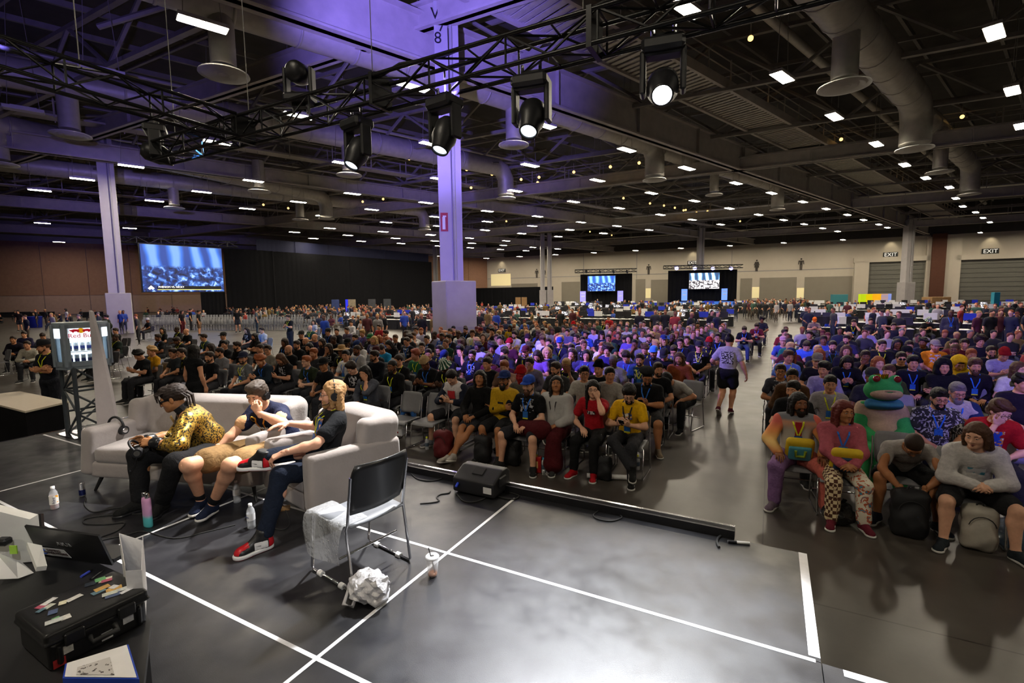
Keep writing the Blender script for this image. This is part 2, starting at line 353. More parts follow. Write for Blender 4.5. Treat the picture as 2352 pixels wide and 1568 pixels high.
# ------------------------------------------------------------------ anatomy (person faces +Y, its right hand is +X)
def hand(W,d,n,side,curl=(.35,.45,.3),s=1.0,thumb=.5,spread=1.0):
    d = nrm(d);n = nrm(np.asarray(n,float)-d*(np.asarray(n,float)@d));t = np.cross(d,n)*(1 if side > 0 else -1);W = np.asarray(W,float);out = []
    for i,(fd,ft,ls) in enumerate(((.088,.030,(.042,.026,.022)),(.093,.010,(.046,.029,.024)),(.088,-.011,(.043,.027,.023)),(.079,-.030,(.033,.021,.019)))):
        K = W+s*(d*fd+t*ft);out.append(cone(W+s*(d*.01+t*ft*.55),K,.0150*s,.0122*s,.012));a = 0;p = K;r = .0098-.0008*(i == 3)
        dd = nrm(d+t*ft*2.2*spread)
        for j,L in enumerate(ls):
            a += curl[j]*(1+.12*i);q = p+s*L*(dd*math.cos(a)+n*math.sin(a));out.append(cone(p,q,r*s,(r-.0009)*s,.003));p = q;r -= .0008
    p0 = W+s*(d*.018+t*.022);p1 = W+s*(d*.048+t*.048+n*.012);p2 = p1+s*.034*nrm(d*.8+t*(.55-.6*thumb)+n*thumb);p3 = p2+s*.027*nrm(d*.9+t*(.2-.9*thumb)+n*thumb*1.1)
    out += [cone(p0,p1,.0165*s,.0135*s,.012),cone(p1,p2,.0118*s,.0105*s,.004),cone(p2,p3,.0103*s,.0085*s,.004)]
    return out
def ik(S,W,l1,l2,pole):
    S = np.asarray(S,float);W = np.asarray(W,float);d = W-S;L = np.linalg.norm(d);mx = (l1+l2)*.995
    if L > mx:W = S+d/L*mx;d = W-S;L = mx
    d = d/L;a = math.acos(max(-1,min(1,(l1*l1+L*L-l2*l2)/(2*l1*L))));p = np.asarray(pole,float);p = nrm(p-d*(p@d))
    return S+l1*(d*math.cos(a)+p*math.sin(a)),W
def head_prims(child=False):
    return [ell((0,-.014,.036),(.0765,.096,.086),.02),ell((0,.028,-.03),(.061,.064,.084),.03),
            cone((-.047,.0,-.062),(-.012,.064,-.092),.024,.019,.03),cone((.047,.0,-.062),(.012,.064,-.092),.024,.019,.03),ell((0,.07,-.098),(.023,.018,.018),.02),
            cone((-.044,.072,.024),(.044,.072,.024),.013,.013,.02),ell((.041,.058,-.03),.023,.03),ell((-.041,.058,-.03),.023,.03),
            cut((.031,.096,.002),(.017,.015,.0105),.012),cut((-.031,.096,.002),(.017,.015,.0105),.012),
            cone((0,.088,.012),(0,.109,-.034),.0075,.0125,.012),ell((.0125,.098,-.039),.0085,.008),ell((-.0125,.098,-.039),.0085,.008),
            cone((-.02,.083,-.0655),(0,.0905,-.063),.0055,.007,.006),cone((.02,.083,-.0655),(0,.0905,-.063),.0055,.007,.006),cone((-.016,.084,-.0755),(.016,.084,-.0755),.0072,.0072,.007),
            ell((.079,-.006,-.008),(.0095,.021,.032),.008,rotz(.35)),ell((-.079,-.006,-.008),(.0095,.021,.032),.008,rotz(-.35))]
def xform(prims,M,c):
    M = np.asarray(M,float);out = []
    for q in prims:
        if q[0] == 'c':out.append(('c',M@q[1]+c,M@q[2]+c,q[3],q[4],q[5]))
        else:out.append((q[0],M@q[1]+c,q[2],M if q[3] is None else M@q[3],q[4]))
    return out
def head_frame(yaw=0,pitch=0,roll=0):
    "columns right, forward, up; yaw>0 turns to the person's own left, pitch>0 looks down"
    return rotz(R(yaw)) @ rotx(R(-pitch)) @ roty(R(roll))
class Pose:pass
def pose(kind='sit',lean=2,side=0,twist=0,yaw=0,pitch=6,roll=0,girth=1.0,hgt=1.0,arms='lap',armL=None,armR=None,legs='flat',legL=None,legR=None,seat=.45,slump=0.0):
    J = Pose();J.kind = kind;J.g = girth;s = hgt;J.s = s
    hz = (seat+.095) if kind == 'sit' else .93*s
    J.pel = np.array([0,0,hz]);T = rotz(R(twist));dn = nrm((math.sin(R(side)),math.sin(R(lean)),math.cos(R(lean))*math.cos(R(side))))
    st = s*(.93 if kind == 'sit' else 1.0);J.waist = J.pel+dn*.17*st+np.array([0,-.01-slump*.05,0]);J.chest = J.waist+nrm(dn+np.array([0,slump*.25,0]))*.2*st;J.neck = J.chest+nrm(dn+np.array([0,slump*.45,0]))*.165*st
    J.T = T;J.dn = nrm(J.neck-J.waist)
    J.shR = J.neck-J.dn*.068*s+T@np.array([.168*s*(.78+.22*girth),0,0]);J.shL = J.neck-J.dn*.068*s+T@np.array([-.168*s*(.78+.22*girth),0,0])
    J.H = T@head_frame(yaw,pitch,roll);J.hc = J.neck+J.dn*.052*s+J.H@np.array([0,.03,.108])
    hw = .088*(.6+.4*girth)
    J.hipR = J.pel+np.array([hw,0,-.01]);J.hipL = J.pel+np.array([-hw,0,-.01])
    def leg(sd,spec):
        hip = J.hipR if sd > 0 else J.hipL
        if isinstance(spec,dict):return np.array(spec['k'],float),np.array(spec['a'],float),nrm(spec.get('t',(0,1,0)))
        if kind == 'stand':
            return hip+np.array([.012*sd,.012,-.43*s]),hip+np.array([.03*sd,-.015,-.83*s]),nrm((.2*sd,1,0))
        kz = .5*s
        if spec == 'flat':return hip+np.array([.05*sd,.43*s,kz-hip[2]]),np.array([hip[0]+.06*sd,.46*s,.085]),nrm((.25*sd,1,0))
        if spec == 'wide':return hip+np.array([.16*sd,.40*s,kz-hip[2]]),np.array([hip[0]+.17*sd,.42*s,.085]),nrm((.5*sd,1,0))
        if spec == 'back':return hip+np.array([.06*sd,.43*s,kz-.03-hip[2]]),np.array([hip[0]+.03*sd,.22*s,.1]),nrm((.1*sd,1,-.1))
        if spec == 'out':return hip+np.array([.05*sd,.42*s,kz-.05-hip[2]]),np.array([hip[0]+.05*sd,.74*s,.09]),nrm((.2*sd,1,.25))
        if spec == 'cross':return hip+np.array([.03*sd,.42*s,kz+.07-hip[2]]),np.array([hip[0]-.26*sd,.52*s,.25]),nrm((-.35*sd,1,-.35))
        if spec == 'four':return hip+np.array([.28*sd,.36*s,kz+.08-hip[2]]),np.array([hip[0]-.12*sd,.46*s,.62]),nrm((-.5*sd,.25,-.8))
    J.knR,J.anR,J.toR = leg(1,legR or legs);J.knL,J.anL,J.toL = leg(-1,legL or legs)
    def arm(sd,spec):
        S = J.shR if sd > 0 else J.shL;l1,l2 = .285*s,.25*s;kn = J.knR if sd > 0 else J.knL
        curl = (.35,.45,.3)
        if isinstance(spec,dict):
            E,W = ik(S,spec['w'],l1,l2,spec.get('p',(.6*sd,-.5,-.6)));return E,W,nrm(spec.get('d',W-E)),spec.get('n',(0,0,-1)),spec.get('c',curl)
        z0 = J.pel[2]
        if spec == 'lap':w = (.10*sd,.26,z0+.10);p = (.9*sd,-.4,-.5);d = (-.6*sd,.9,-.25);n = (0,-.2,-1)
        elif spec == 'thigh':w = (kn[0]*.9,.30,z0+.10);p = (.9*sd,-.5,-.4);d = (0,1,-.1);n = (0,0,-1)
        elif spec == 'clasp':w = (.05*sd,.36,z0+.13);p = (.9*sd,-.3,-.6);d = (-.75*sd,.6,-.1);n = (-.6*sd,0,-.4);curl = (.7,.8,.4)
        elif spec == 'phone':w = (.07*sd,.33,z0+.24);p = (.9*sd,-.3,-.7);d = (-.25*sd,.75,.45);n = (-.8*sd,-.3,.5);curl = (.5,.6,.4)
        elif spec == 'cross':w = (-.11*sd,J.chest[1]+.19+.02*sd,J.chest[2]-.11+.02*sd);p = (.7*sd,.2,-.9);d = (-1*sd,.05,.1);n = (0,-1,0);curl = (.2,.25,.2)
        elif spec == 'knee':w = kn+np.array([-.03*sd,-.03,.09]);p = (.9*sd,0,-.6);d = (-.35*sd,.6,-.6);n = (-.3*sd,0,-1)
        elif spec == 'chin':w = J.hc+J.H@np.array([.045*sd,.075,-.165]);p = (.5*sd,.5,-.9);d = J.H@np.array([-.25*sd,.05,1]);n = J.H@np.array([-.2*sd,-1,.1]);curl = (.8,.8,.5)
        elif spec == 'face':w = J.hc+J.H@np.array([.07*sd,.10,-.115]);p = (.6*sd,.4,-.9);d = J.H@np.array([-.4*sd,.0,1]);n = J.H@np.array([-.3*sd,-1,0]);curl = (.15,.3,.2)
        elif spec == 'behind':w = J.hc+J.H@np.array([.10*sd,-.1,-.02]);p = (1*sd,.4,.3);d = J.H@np.array([-.9*sd,-.4,.1]);n = J.H@np.array([0,1,0])
        elif spec == 'down':w = S+np.array([.06*sd,.04,-.52*s]);p = (.4*sd,-1,0);d = (.02*sd,.1,-1);n = (-1*sd,.1,0)
        elif spec == 'side':w = S+np.array([.34*sd,.06,-.28]);p = (.5*sd,-.5,-.8);d = (.9*sd,.3,-.4);n = (0,-.3,-1)
        elif spec == 'hips':w = np.array([.12*sd,.16,z0+.05]);p = (1*sd,-.6,-.2);d = (-.7*sd,.5,-.3);n = (0,-.4,-1)
        elif spec == 'chest':w = (.04*sd,J.chest[1]+.2,J.chest[2]-.06);p = (.9*sd,0,-.7);d = (-.6*sd,.5,.4);n = (-.5*sd,-.5,0);curl = (.6,.7,.4)
        E,W = ik(S,w,l1,l2,p);return E,W,nrm(d),n,curl
    J.aR = arm(1,armR or arms);J.aL = arm(-1,armL or arms)
    return J
def body_groups(J,hands=True):
    g,s = J.g,J.s;T = J.T;xv = T@np.array([1.,0,0]);fwd = nrm(np.cross(J.dn,xv))*-1
    if fwd[1] < 0:fwd = -fwd
    B = np.stack([xv,fwd,np.cross(xv,fwd)],1)
    torso = [ell(J.pel+np.array([0,-.012,.0]),(.155*g,.118*g,.115),.05),ell(J.waist+fwd*(.005+.05*(g-1)),(.128*g+.02*(g-1),.098*g+.06*(g-1),.13),.06,B),
             ell(J.chest+J.dn*.01,(.155*(.5+.5*g),.106*(.5+.5*g),.16),.06,B),cone(J.shR-xv*.05-J.dn*.01,J.shL+xv*.05-J.dn*.01,.068,.068,.05),cone(J.neck-J.dn*.015,J.shR-xv*.02+J.dn*.012,.05,.042,.03),cone(J.neck-J.dn*.015,J.shL+xv*.02+J.dn*.012,.05,.042,.03)]
    arms,upper = [],[]
    for sd,S,A in ((1,J.shR,J.aR),(-1,J.shL,J.aL)):
        E,W = A[0],A[1];upper.append((S,E,W))
        arms += [ell(S,.050*(.6+.4*g),.04),cone(S,E,.05*(.5+.5*g),.04*(.5+.5*g),.03),cone(E,E+(W-E)*.35,.041*(.5+.5*g),.042*(.5+.5*g),.02),cone(E+(W-E)*.35,W,.042*(.5+.5*g),.0265,.02),cone(W,W+A[2]*.02,.026,.02,.015)]
    legs = []
    for hip,kn,an,to in ((J.hipR,J.knR,J.anR,J.toR),(J.hipL,J.knL,J.anL,J.toL)):
        sh = an-kn;cb = kn+sh*.3-nrm(np.cross(np.cross(sh,to),sh))*.018
        legs += [cone(hip,kn,.088*(.45+.55*g),.058*(.6+.4*g),.04),cone(kn,cb,.055*(.6+.4*g),.057*(.6+.4*g),.03),cone(cb,an,.057*(.6+.4*g),.036,.03),cone(an,an+to*.10-np.array([0,0,.045]),.034,.03,.03),ell(an-to*.02-np.array([0,0,.03]),.034,.02)]
    neck = [cone(J.neck-J.dn*.03,J.hc+J.H@np.array([0,-.022,-.05]),.064*(.7+.3*g),.054*(.8+.2*g),.03)]
    hd = xform(head_prims(),J.H,J.hc)
    hn = []
    if hands:
        for sd,A in ((1,J.aR),(-1,J.aL)):hn.append([cone(A[1]-A[2]*.03,A[1]+A[2]*.02,.0255,.021,.015)]+hand(A[1],A[2],A[3],sd,A[4],s))
    J.fwd = fwd;J.xv = xv
    return torso,arms,upper,legs,neck,hd,hn
def body_mesh(name,J,hb=.018,hh=.009,hn_=.0075):
    torso,arms,upper,legs,neck,hd,hn = body_groups(J)
    parts = [surf(torso+arms+legs+neck,hb),surf(hd+neck,hh)]+[surf(x,hn_) for x in hn]
    return numpy_mesh(name,*join(parts),SKIN)
def shirt_mesh(name,J,sleeve=.55,h=.017,loose=.013,folds=.0035,m=None,hem=0.0,open_neck=.0):
    torso,arms,upper,legs,neck,hd,hn = body_groups(J,False);g = J.g;pr = grow(torso[1:4],loose)+grow(torso[4:],loose+.012)+grow([ell(J.pel+np.array([0,-.005,.03+hem*-.1]),(.148*g,.112*g,.10+hem*.05),.05)],loose)
    for S,E,W in upper:
        r = .05*(.5+.5*g)
        pr.append(ell(S,.050*(.6+.4*g)+loose,.04))
        if sleeve <= 1:pr.append(cone(S,S+(E-S)*sleeve,r+loose,r+loose+.006,.03))
        else:pr += [cone(S,E,r+loose,r+loose,.03),cone(E,E+(W-E)*(sleeve-1),.044*(.5+.5*g)+loose,.032+loose,.03)]
    cl = [(J.neck+J.dn*(.028-open_neck)+J.fwd*0,nrm(J.dn+J.fwd*.35))]
    V,Q = surf(pr,h,cl,folds,seed=len(name))
    return numpy_mesh(name,V,Q,m or CLOTH)
def trouser_mesh(name,J,length=1.93,h=.018,loose=.013,folds=.003,m=None):
    torso,arms,upper,legs,neck,hd,hn = body_groups(J,False);g = J.g;pr = [ell(J.pel+np.array([0,-.012,-.005]),(.157*g+loose,.12*g+loose,.112+loose),.05)]
    for hip,kn,an in ((J.hipR,J.knR,J.anR),(J.hipL,J.knL,J.anL)):
        r0,r1 = .09*(.45+.55*g)+loose,.061*(.6+.4*g)+loose
        if length <= 1:pr.append(cone(hip,hip+(kn-hip)*length,r0,r0+(r1-r0)*length*.7+.012,.04))
        else:pr += [cone(hip,kn,r0,r1,.04),cone(kn,kn+(an-kn)*(length-1),r1,.05+loose,.03)]
    V,Q = surf(pr,h,(),folds,seed=3)
    return numpy_mesh(name,V,Q,m or CLOTH)
def hair_prims(style):
    cap = [ell((0,-.02,.042),(.0885,.1065,.0965),.01)];fc = cut((0,.13,-.045),(.082,.105,.106),.012);clip = [((0,-.02,-.058),nrm((0,.25,-1)))]
    if style == 'short':return cap+[ell((0,.045,.105),(.05,.045,.03),.03),fc],clip
    if style == 'buzz':return [ell((0,-.018,.040),(.083,.1015,.0915),.01),fc],clip
    if style == 'messy':return cap+[ell((.03,.05,.11),(.045,.04,.035),.03),ell((-.035,.045,.105),(.045,.045,.04),.03),ell((0,-.03,.12),(.075,.07,.035),.03),ell((.07,-.02,.05),(.025,.05,.06),.03),ell((-.07,-.02,.05),(.025,.05,.06),.03),fc],clip
    if style == 'curly':
        pr = [ell((0,-.03,.05),(.1,.11,.1),.01)]
        for i in range(46):
            a,z = i*2.4,-.06+.2*((i*.618) % 1);r = .1*math.sqrt(max(0.05,1-((z-.04)/.13)**2));pr.append(ell((r*math.cos(a),-.03+r*math.sin(a),z),.027,.012))
        return pr+[cut((0,.125,-.05),(.085,.11,.115),.012)],clip
    if style == 'afro':
        pr = [ell((0,-.03,.07),(.135,.135,.13),.01)]
        for i in range(70):
            a,z = i*2.4,-.06+.26*((i*.618) % 1);r = .135*math.sqrt(max(0.05,1-((z-.07)/.14)**2));pr.append(ell((r*math.cos(a),-.03+r*math.sin(a),z),.026,.012))
        return pr+[cut((0,.13,-.055),(.085,.12,.12),.012)],clip
    if style in ('long','verylong','bob'):
        e = {'long':-.24,'verylong':-.36,'bob':-.13}[style];pr = list(cap)
        for x in (-.075,-.05,-.02,.02,.05,.075):pr.append(cone((x,-.055+.25*abs(x),.03),(x*1.25,-.075+.35*abs(x),e),.038,.03,.03))
        for sd in (-1,1):pr += [cone((.062*sd,.03,.06),(.082*sd,.015,-.03),.024,.026,.02),cone((.082*sd,.015,-.03),(.085*sd,.02,e*.8),.026,.02,.02)]
        return pr+[cut((0,.12,-.05),(.07,.1,.118),.012)],[((0,.085,.0),(0,1,0))]
    if style == 'pony':return cap+[cone((0,-.12,.03),(0,-.15,-.14),.03,.016,.02),fc],clip
    if style == 'bun':return cap+[ell((0,-.085,.12),.045,.02),fc],clip
    return cap+[fc],clip
def brows(V_Q=None):
    pr = []
    for sd in (-1,1):pr += [cone((.014*sd,.0885,.0215),(.032*sd,.0865,.0265),.0042,.0045,.003),cone((.032*sd,.0865,.0265),(.048*sd,.0765,.0215),.0045,.0028,.003)]
    return surf(pr,.0035,relax=0)
_cache = {}
def hair_mesh(style,h=.008):
    key = ('hair',style,h)
    if key not in _cache:
        pr,cl = hair_prims(style);V,Q = surf(pr,h,cl,.0028 if style != 'buzz' else 0.0,150.0)
        _cache[key] = numpy_mesh('hair_'+style,*join([(V,Q),brows()]),HAIR)
    return _cache[key]
def simple(key,fn):
    if key not in _cache:_cache[key] = fn()
    return _cache[key]
def eyes_mesh():
    def f():
        b = MB()
        for sd in (-1,1):
            b.mi = 0;b.ball((.031*sd,.0795,.003),.0128,10,8);b.mi = 1;b.ball((.031*sd,.0883,.003),(.0062,.0045,.0062),8,6)
            b.mi = 2;b.ball((.031*sd,.0805,.0098),(.0150,.0128,.0070),8,6);b.ball((.031*sd,.0805,-.0052),(.0145,.0118,.0058),8,6)
        b.mi = 3;b.tube([(-.021,.0865,-.0665),(-.008,.0945,-.0638),(.008,.0945,-.0638),(.021,.0865,-.0665)],[.002,.0048,.0048,.002],6);b.tube([(-.018,.0862,-.0755),(0,.0935,-.0765),(.018,.0862,-.0755)],[.002,.0056,.002],6)
        return b.mesh('facial_features',[EYE_W,EYE_D,SKIN,LIP])
    return simple('eyes',f)
def beard_mesh(full=True):
    def f():
        pr = [cone((-.056,.005,-.055),(-.02,.068,-.1),.023,.022,.02),cone((.056,.005,-.055),(.02,.068,-.1),.023,.022,.02),cone((-.02,.068,-.1),(.02,.068,-.1),.024,.024,.02),cone((-.026,.085,-.053),(.026,.085,-.053),.007,.007,.01),cone((.034,.078,-.055),(.034,.07,-.09),.012,.014,.015),cone((-.034,.078,-.055),(-.034,.07,-.09),.012,.014,.015)]
        if full:pr += [ell((0,.066,-.13),(.045,.03,.04),.03)]
        pr.append(cut((0,.1,-.07),(.02,.016,.0085),.004))
        V,Q = surf(pr,.0065,(),.0015,200.0);return numpy_mesh('beard',V,Q,HAIR)
    return simple(('beard',full),f)
def glasses_mesh(sun=False):
    def f():
        b = MB()
        for sd in (-1,1):
            a = np.arange(17)*2*PI/16;b.mi = 0;b.tube([(sd*.031+.023*math.cos(t),.103-.0*abs(math.cos(t)),.002+.0175*math.sin(t)) for t in a],.0022,5,False)
            b.tube([(sd*.054,.102,.006),(sd*.078,.03,.008),(sd*.082,-.012,.004)],.002,5)
            if sun:b.mi = 1;b.ball((sd*.031,.103,.002),(.023,.003,.0175),12,6)
        b.mi = 0;b.tube([(-.009,.104,.006),(0,.107,.009),(.009,.104,.006)],.002,5)
        return b.mesh('glasses',[DARK_PLASTIC,LENS])
    return simple(('glasses',sun),f)
def hat_mesh(kind):
    def f():
        if kind in ('cap','capback'):
            b = MB();sg = 1 if kind == 'cap' else -1;n = 20
            prof = [(1.0,.048),(1.0,.075),(.93,.105),(.76,.13),(.45,.146),(.0,.15)];b.smooth = True
            rings = [[(.088*r*math.cos(2*PI*i/n),-.018+.106*r*math.sin(2*PI*i/n),z) for i in range(n)] for r,z in prof]
            v = [p for rr in rings for p in rr];b.add(v,[(k*n+i,k*n+(i+1) % n,(k+1)*n+(i+1) % n,(k+1)*n+i) for k in range(len(prof)-1) for i in range(n)])
            b.mi = 1;top,bot = [],[]
            m = 10
            for j in range(m+1):
                t = PI*(.12+.76*j/m);top.append((.086*math.cos(t),sg*(.104*math.sin(t))-.018,.056));bot.append((.082*math.cos(t),sg*(.055+.112*math.sin(t))-.018+sg*.02,.040+.010*(1-abs(math.cos(t)))))
            v = top+bot+[(p[0],p[1],p[2]-.005) for p in top+bot];L = 2*(m+1)
            b.add(v,[(j,j+1,m+2+j,m+1+j) for j in range(m)]+[(L+j,L+m+1+j,L+m+2+j,L+j+1) for j in range(m)]+[(m+1+j,m+2+j,L+m+2+j,L+m+1+j) for j in range(m)])
            b.mi = 2
            if kind == 'cap':b.smooth = False;b.prism([(-.02,.072),(.02,.072),(.02,.082),(.0,.108),(-.02,.082)],(0,.092,0),(1,0,0),(0,-.22,1),.003)
            return b.mesh('cap',[CLOTH,CLOTH,WHITE_PRINT])
        if kind == 'beanie':
            V,Q = surf([ell((0,-.022,.062),(.087,.103,.095),.01),cone((-.05,.045,.052),(.05,.045,.052),.04,.04,.03),ell((0,-.03,.13),(.06,.07,.04),.03)],.008,[((0,.0,.042),nrm((0,.12,-1)))],.002,90.0)
            return numpy_mesh('beanie',V,Q,KNIT)
        if kind == 'beret':
            V,Q = surf([ell((0,-.03,.07),(.088,.104,.07),.02),ell((.01,-.035,.105),(.12,.13,.035),.03)],.008,[((0,.0,.05),nrm((0,.15,-1)))],.0015,60.0)
            return numpy_mesh('beret',V,Q,KNIT)
        if kind == 'hood':
            V,Q = surf([ell((0,-.03,.03),(.108,.125,.125),.03),cone((0,-.07,-.02),(0,-.09,-.14),.11,.12,.05),cone((.07,.0,-.09),(-.07,.0,-.09),.05,.05,.05),cut((0,.12,-.005),(.072,.12,.095),.02)],.010,[],.003,50.0)
            return numpy_mesh('hood',V,Q,CLOTH)
        if kind in ('straw','bucket'):
            b = MB();P_ = [(.086,.055),(.088,.10),(.075,.14),(.03,.152),(0.0,.153)] if kind == 'straw' else [(.09,.05),(.084,.09),(.076,.135),(.03,.142),(0,.142)]
            br = [(.19,.045),(.15,.058),(.088,.06)] if kind == 'straw' else [(.135,.005),(.112,.03),(.09,.052)]
            b.lathe(br+P_,32,(0,-.015,0));b.lathe([(br[0][0],br[0][1]-.004),(br[1][0],br[1][1]-.005),(.086,br[2][1]-.006)][::-1],32,(0,-.015,0))
            return b.mesh(kind+'_hat',[STRAW if kind == 'straw' else BUCKET])
    return simple(('hat',kind),f)
def headphone_mesh():
    def f():
        b = MB();b.mi = 0
        b.tube([(.093*math.cos(t)*1.02,-.012,-.005+.13*math.sin(t)*1.06) for t in np.linspace(0.12,PI-.12,15)],.010,8)
        for sd in (-1,1):
            b.mi = 0;b.cyl((.083*sd,-.008,-.008),(.112*sd,-.008,-.008),.042,.036,18);b.mi = 1;b.cyl((.068*sd,-.008,-.008),(.085*sd,-.008,-.008),.044,.044,18)
            b.mi = 0;b.tube([(.096*sd,-.01,.055),(.104*sd,-.008,.02),(.108*sd,-.008,.0)],.007,6)
        return b.mesh('headphones',[DARK_PLASTIC,RUBBER])
    return simple('headphones',f)
def shoe_mesh(kind='sneaker'):
    "origin at the ankle, toe along +Y, sole at z=-.085"
    def f():
        up = [cone((0,.0,.0),(0,-.012,-.045),.042,.041,.03),cone((0,-.01,-.045),(.004,.14,-.058),.04,.035,.05),ell((.004,.145,-.056),(.043,.05,.03),.03),cone((0,.015,-.005),(.003,.1,-.035),.036,.026,.03)]
        if kind == 'boot':up.append(cone((0,0,.0),(0,0,.07),.045,.047,.03))
        V,Q = surf(up,.009,[((0,0,-.066),(0,0,-1)),((0,0,.03 if kind != 'boot' else .06),(0,-.25,.97))])
        so = [cone((0,-.018,-.074),(.004,.14,-.074),.043,.046,.05),ell((.004,.145,-.074),(.046,.056,.04),.03)]
        V2,Q2 = surf(so,.009,[((0,0,-.088),(0,0,-1)),((0,0,-.062),(0,0,1))])
        v,q = join([(V,Q),(V2,Q2)]);me = numpy_mesh('shoe',v,q,[CLOTH,SOLE if kind != 'dress' else DARK_PLASTIC])
        mi = np.zeros(len(q),np.int32);mi[len(Q):] = 1;me.polygons.foreach_set('material_index',mi);return me
    return simple(('shoe',kind),f)
def ribbon(pts,w,nrmls,t=.003):
    "flat strap along pts, width w, lying against a surface with the given normals"
    b = MB();V = [];m = len(pts)
    for i,p in enumerate(pts):
        p = np.asarray(p,float);d = nrm(np.asarray(pts[min(i+1,m-1)],float)-np.asarray(pts[max(i-1,0)],float));n = nrm(nrmls[i]);s = nrm(np.cross(d,n))*w/2
        V += [p-s,p+s,p+s+n*t,p-s+n*t]
    F = []
    for i in range(m-1):
        for j in range(4):F.append((i*4+j,i*4+(j+1) % 4,i*4+4+(j+1) % 4,i*4+4+j))
    F += [(3,2,1,0),((m-1)*4,(m-1)*4+1,(m-1)*4+2,(m-1)*4+3)]
    b.add(V,F);return b
def lanyard_mesh(J,key=None,drop=.0):
    def f():
        fw,xv,dn = J.fwd,J.xv,J.dn;b = MB();g = J.g
        end = J.chest+fw*(.125*(.5+.5*g)+.045*max(0,g-1))-dn*(.07+drop)
        for sd in (-1,1):
            p0 = J.neck+xv*.055*sd-fw*.02+dn*.045;p1 = J.neck+xv*.075*sd+fw*.055*(.6+.4*g)+dn*.005;p2 = J.chest+xv*.05*sd+fw*(.112*(.5+.5*g)+.024)+dn*.06;p3 = end+xv*.008*sd
            q = ribbon([p0,p1,p2,p3],.017,[nrm(xv*.3*sd+dn),nrm(fw*.5+dn),fw,fw]);b.add(np.vstack(q.v),q.f)
        b.mi = 1;Mx = np.stack([xv,fw,np.cross(xv,fw)],1);b.box(end-dn*.065+fw*.006,(.085,.004,.115),Mx);b.mi = 2;b.box(end-dn*.112+fw*.008,(.085,.004,.02),Mx)
        return b.mesh('lanyard',[CLOTH,BADGE,BADGE_Y])
    return f() if key is None else simple(('lan',key),f)
def mat4(Rm,c):return Matrix(((Rm[0][0],Rm[0][1],Rm[0][2],c[0]),(Rm[1][0],Rm[1][1],Rm[1][2],c[1]),(Rm[2][0],Rm[2][1],Rm[2][2],c[2]),(0,0,0,1)))
def foot_matrix(an,to,hgt=1.0):
    y = nrm(to);x = nrm(np.cross(y,(0,0,1)));z = np.cross(x,y);return mat4(np.stack([x,y,z],1)*hgt,an)
SKINS = {'pale':srgb('#d9a688'),'light':srgb('#c98f6c'),'tan':srgb('#a9714a'),'brown':srgb('#7a4c30'),'dark':srgb('#4a2d1e')}
HAIRS = {'black':srgb('#16110e'),'dark':srgb('#2a1c13'),'brown':srgb('#4c3220'),'blond':srgb('#b08a55'),'ginger':srgb('#8c4a22'),'grey':srgb('#6f6a64'),'red':srgb('#5a1e18')}
def dress(root,J,sk,hair='short',hc='dark',shirt=None,trousers=None,shoe='sneaker',shoe_c=(.02,.02,.02),beard=None,glasses=None,hat=None,hat_c=(.02,.02,.02),lan=None,key=None,phones=False,eyes=True):
    "hang the parts of a person on its body: clothes, hair, face, shoes"
    HM = mat4(J.H,J.hc)
    if eyes:inst('facial_features',eyes_mesh(),root,M=HM,color=sk)['kind'] = 'stuff'
    if hat and hair in ('short','messy','curly','afro'):hair = 'buzz'
    if hair:inst('hair',hair_mesh(hair) if hair != 'bald' else simple('brows',lambda:numpy_mesh('eyebrows',*brows(),HAIR)),root,M=HM,color=HAIRS.get(hc,hc))
    if beard:inst('beard',beard_mesh(beard == 'full'),root,M=HM,color=HAIRS.get(hc,hc))
    if glasses:inst('glasses',glasses_mesh(glasses == 'sun'),root,M=HM)
    if hat:inst('hat',hat_mesh(hat),root,M=mat4(J.H*1.07,J.hc),color=hat_c)
    if phones:inst('headphones',headphone_mesh(),root,M=HM)
    if shirt:inst('shirt',shirt[0],root,color=shirt[1])
    if trousers:inst('trousers',trousers[0],root,color=trousers[1])
    for an,to in ((J.anR,J.toR),(J.anL,J.toL)):inst('shoe',shoe_mesh(shoe),root,M=foot_matrix(an,to,J.s),color=shoe_c)
    if lan is not None:inst('lanyard',lanyard_mesh(J,key),root,color=lan)
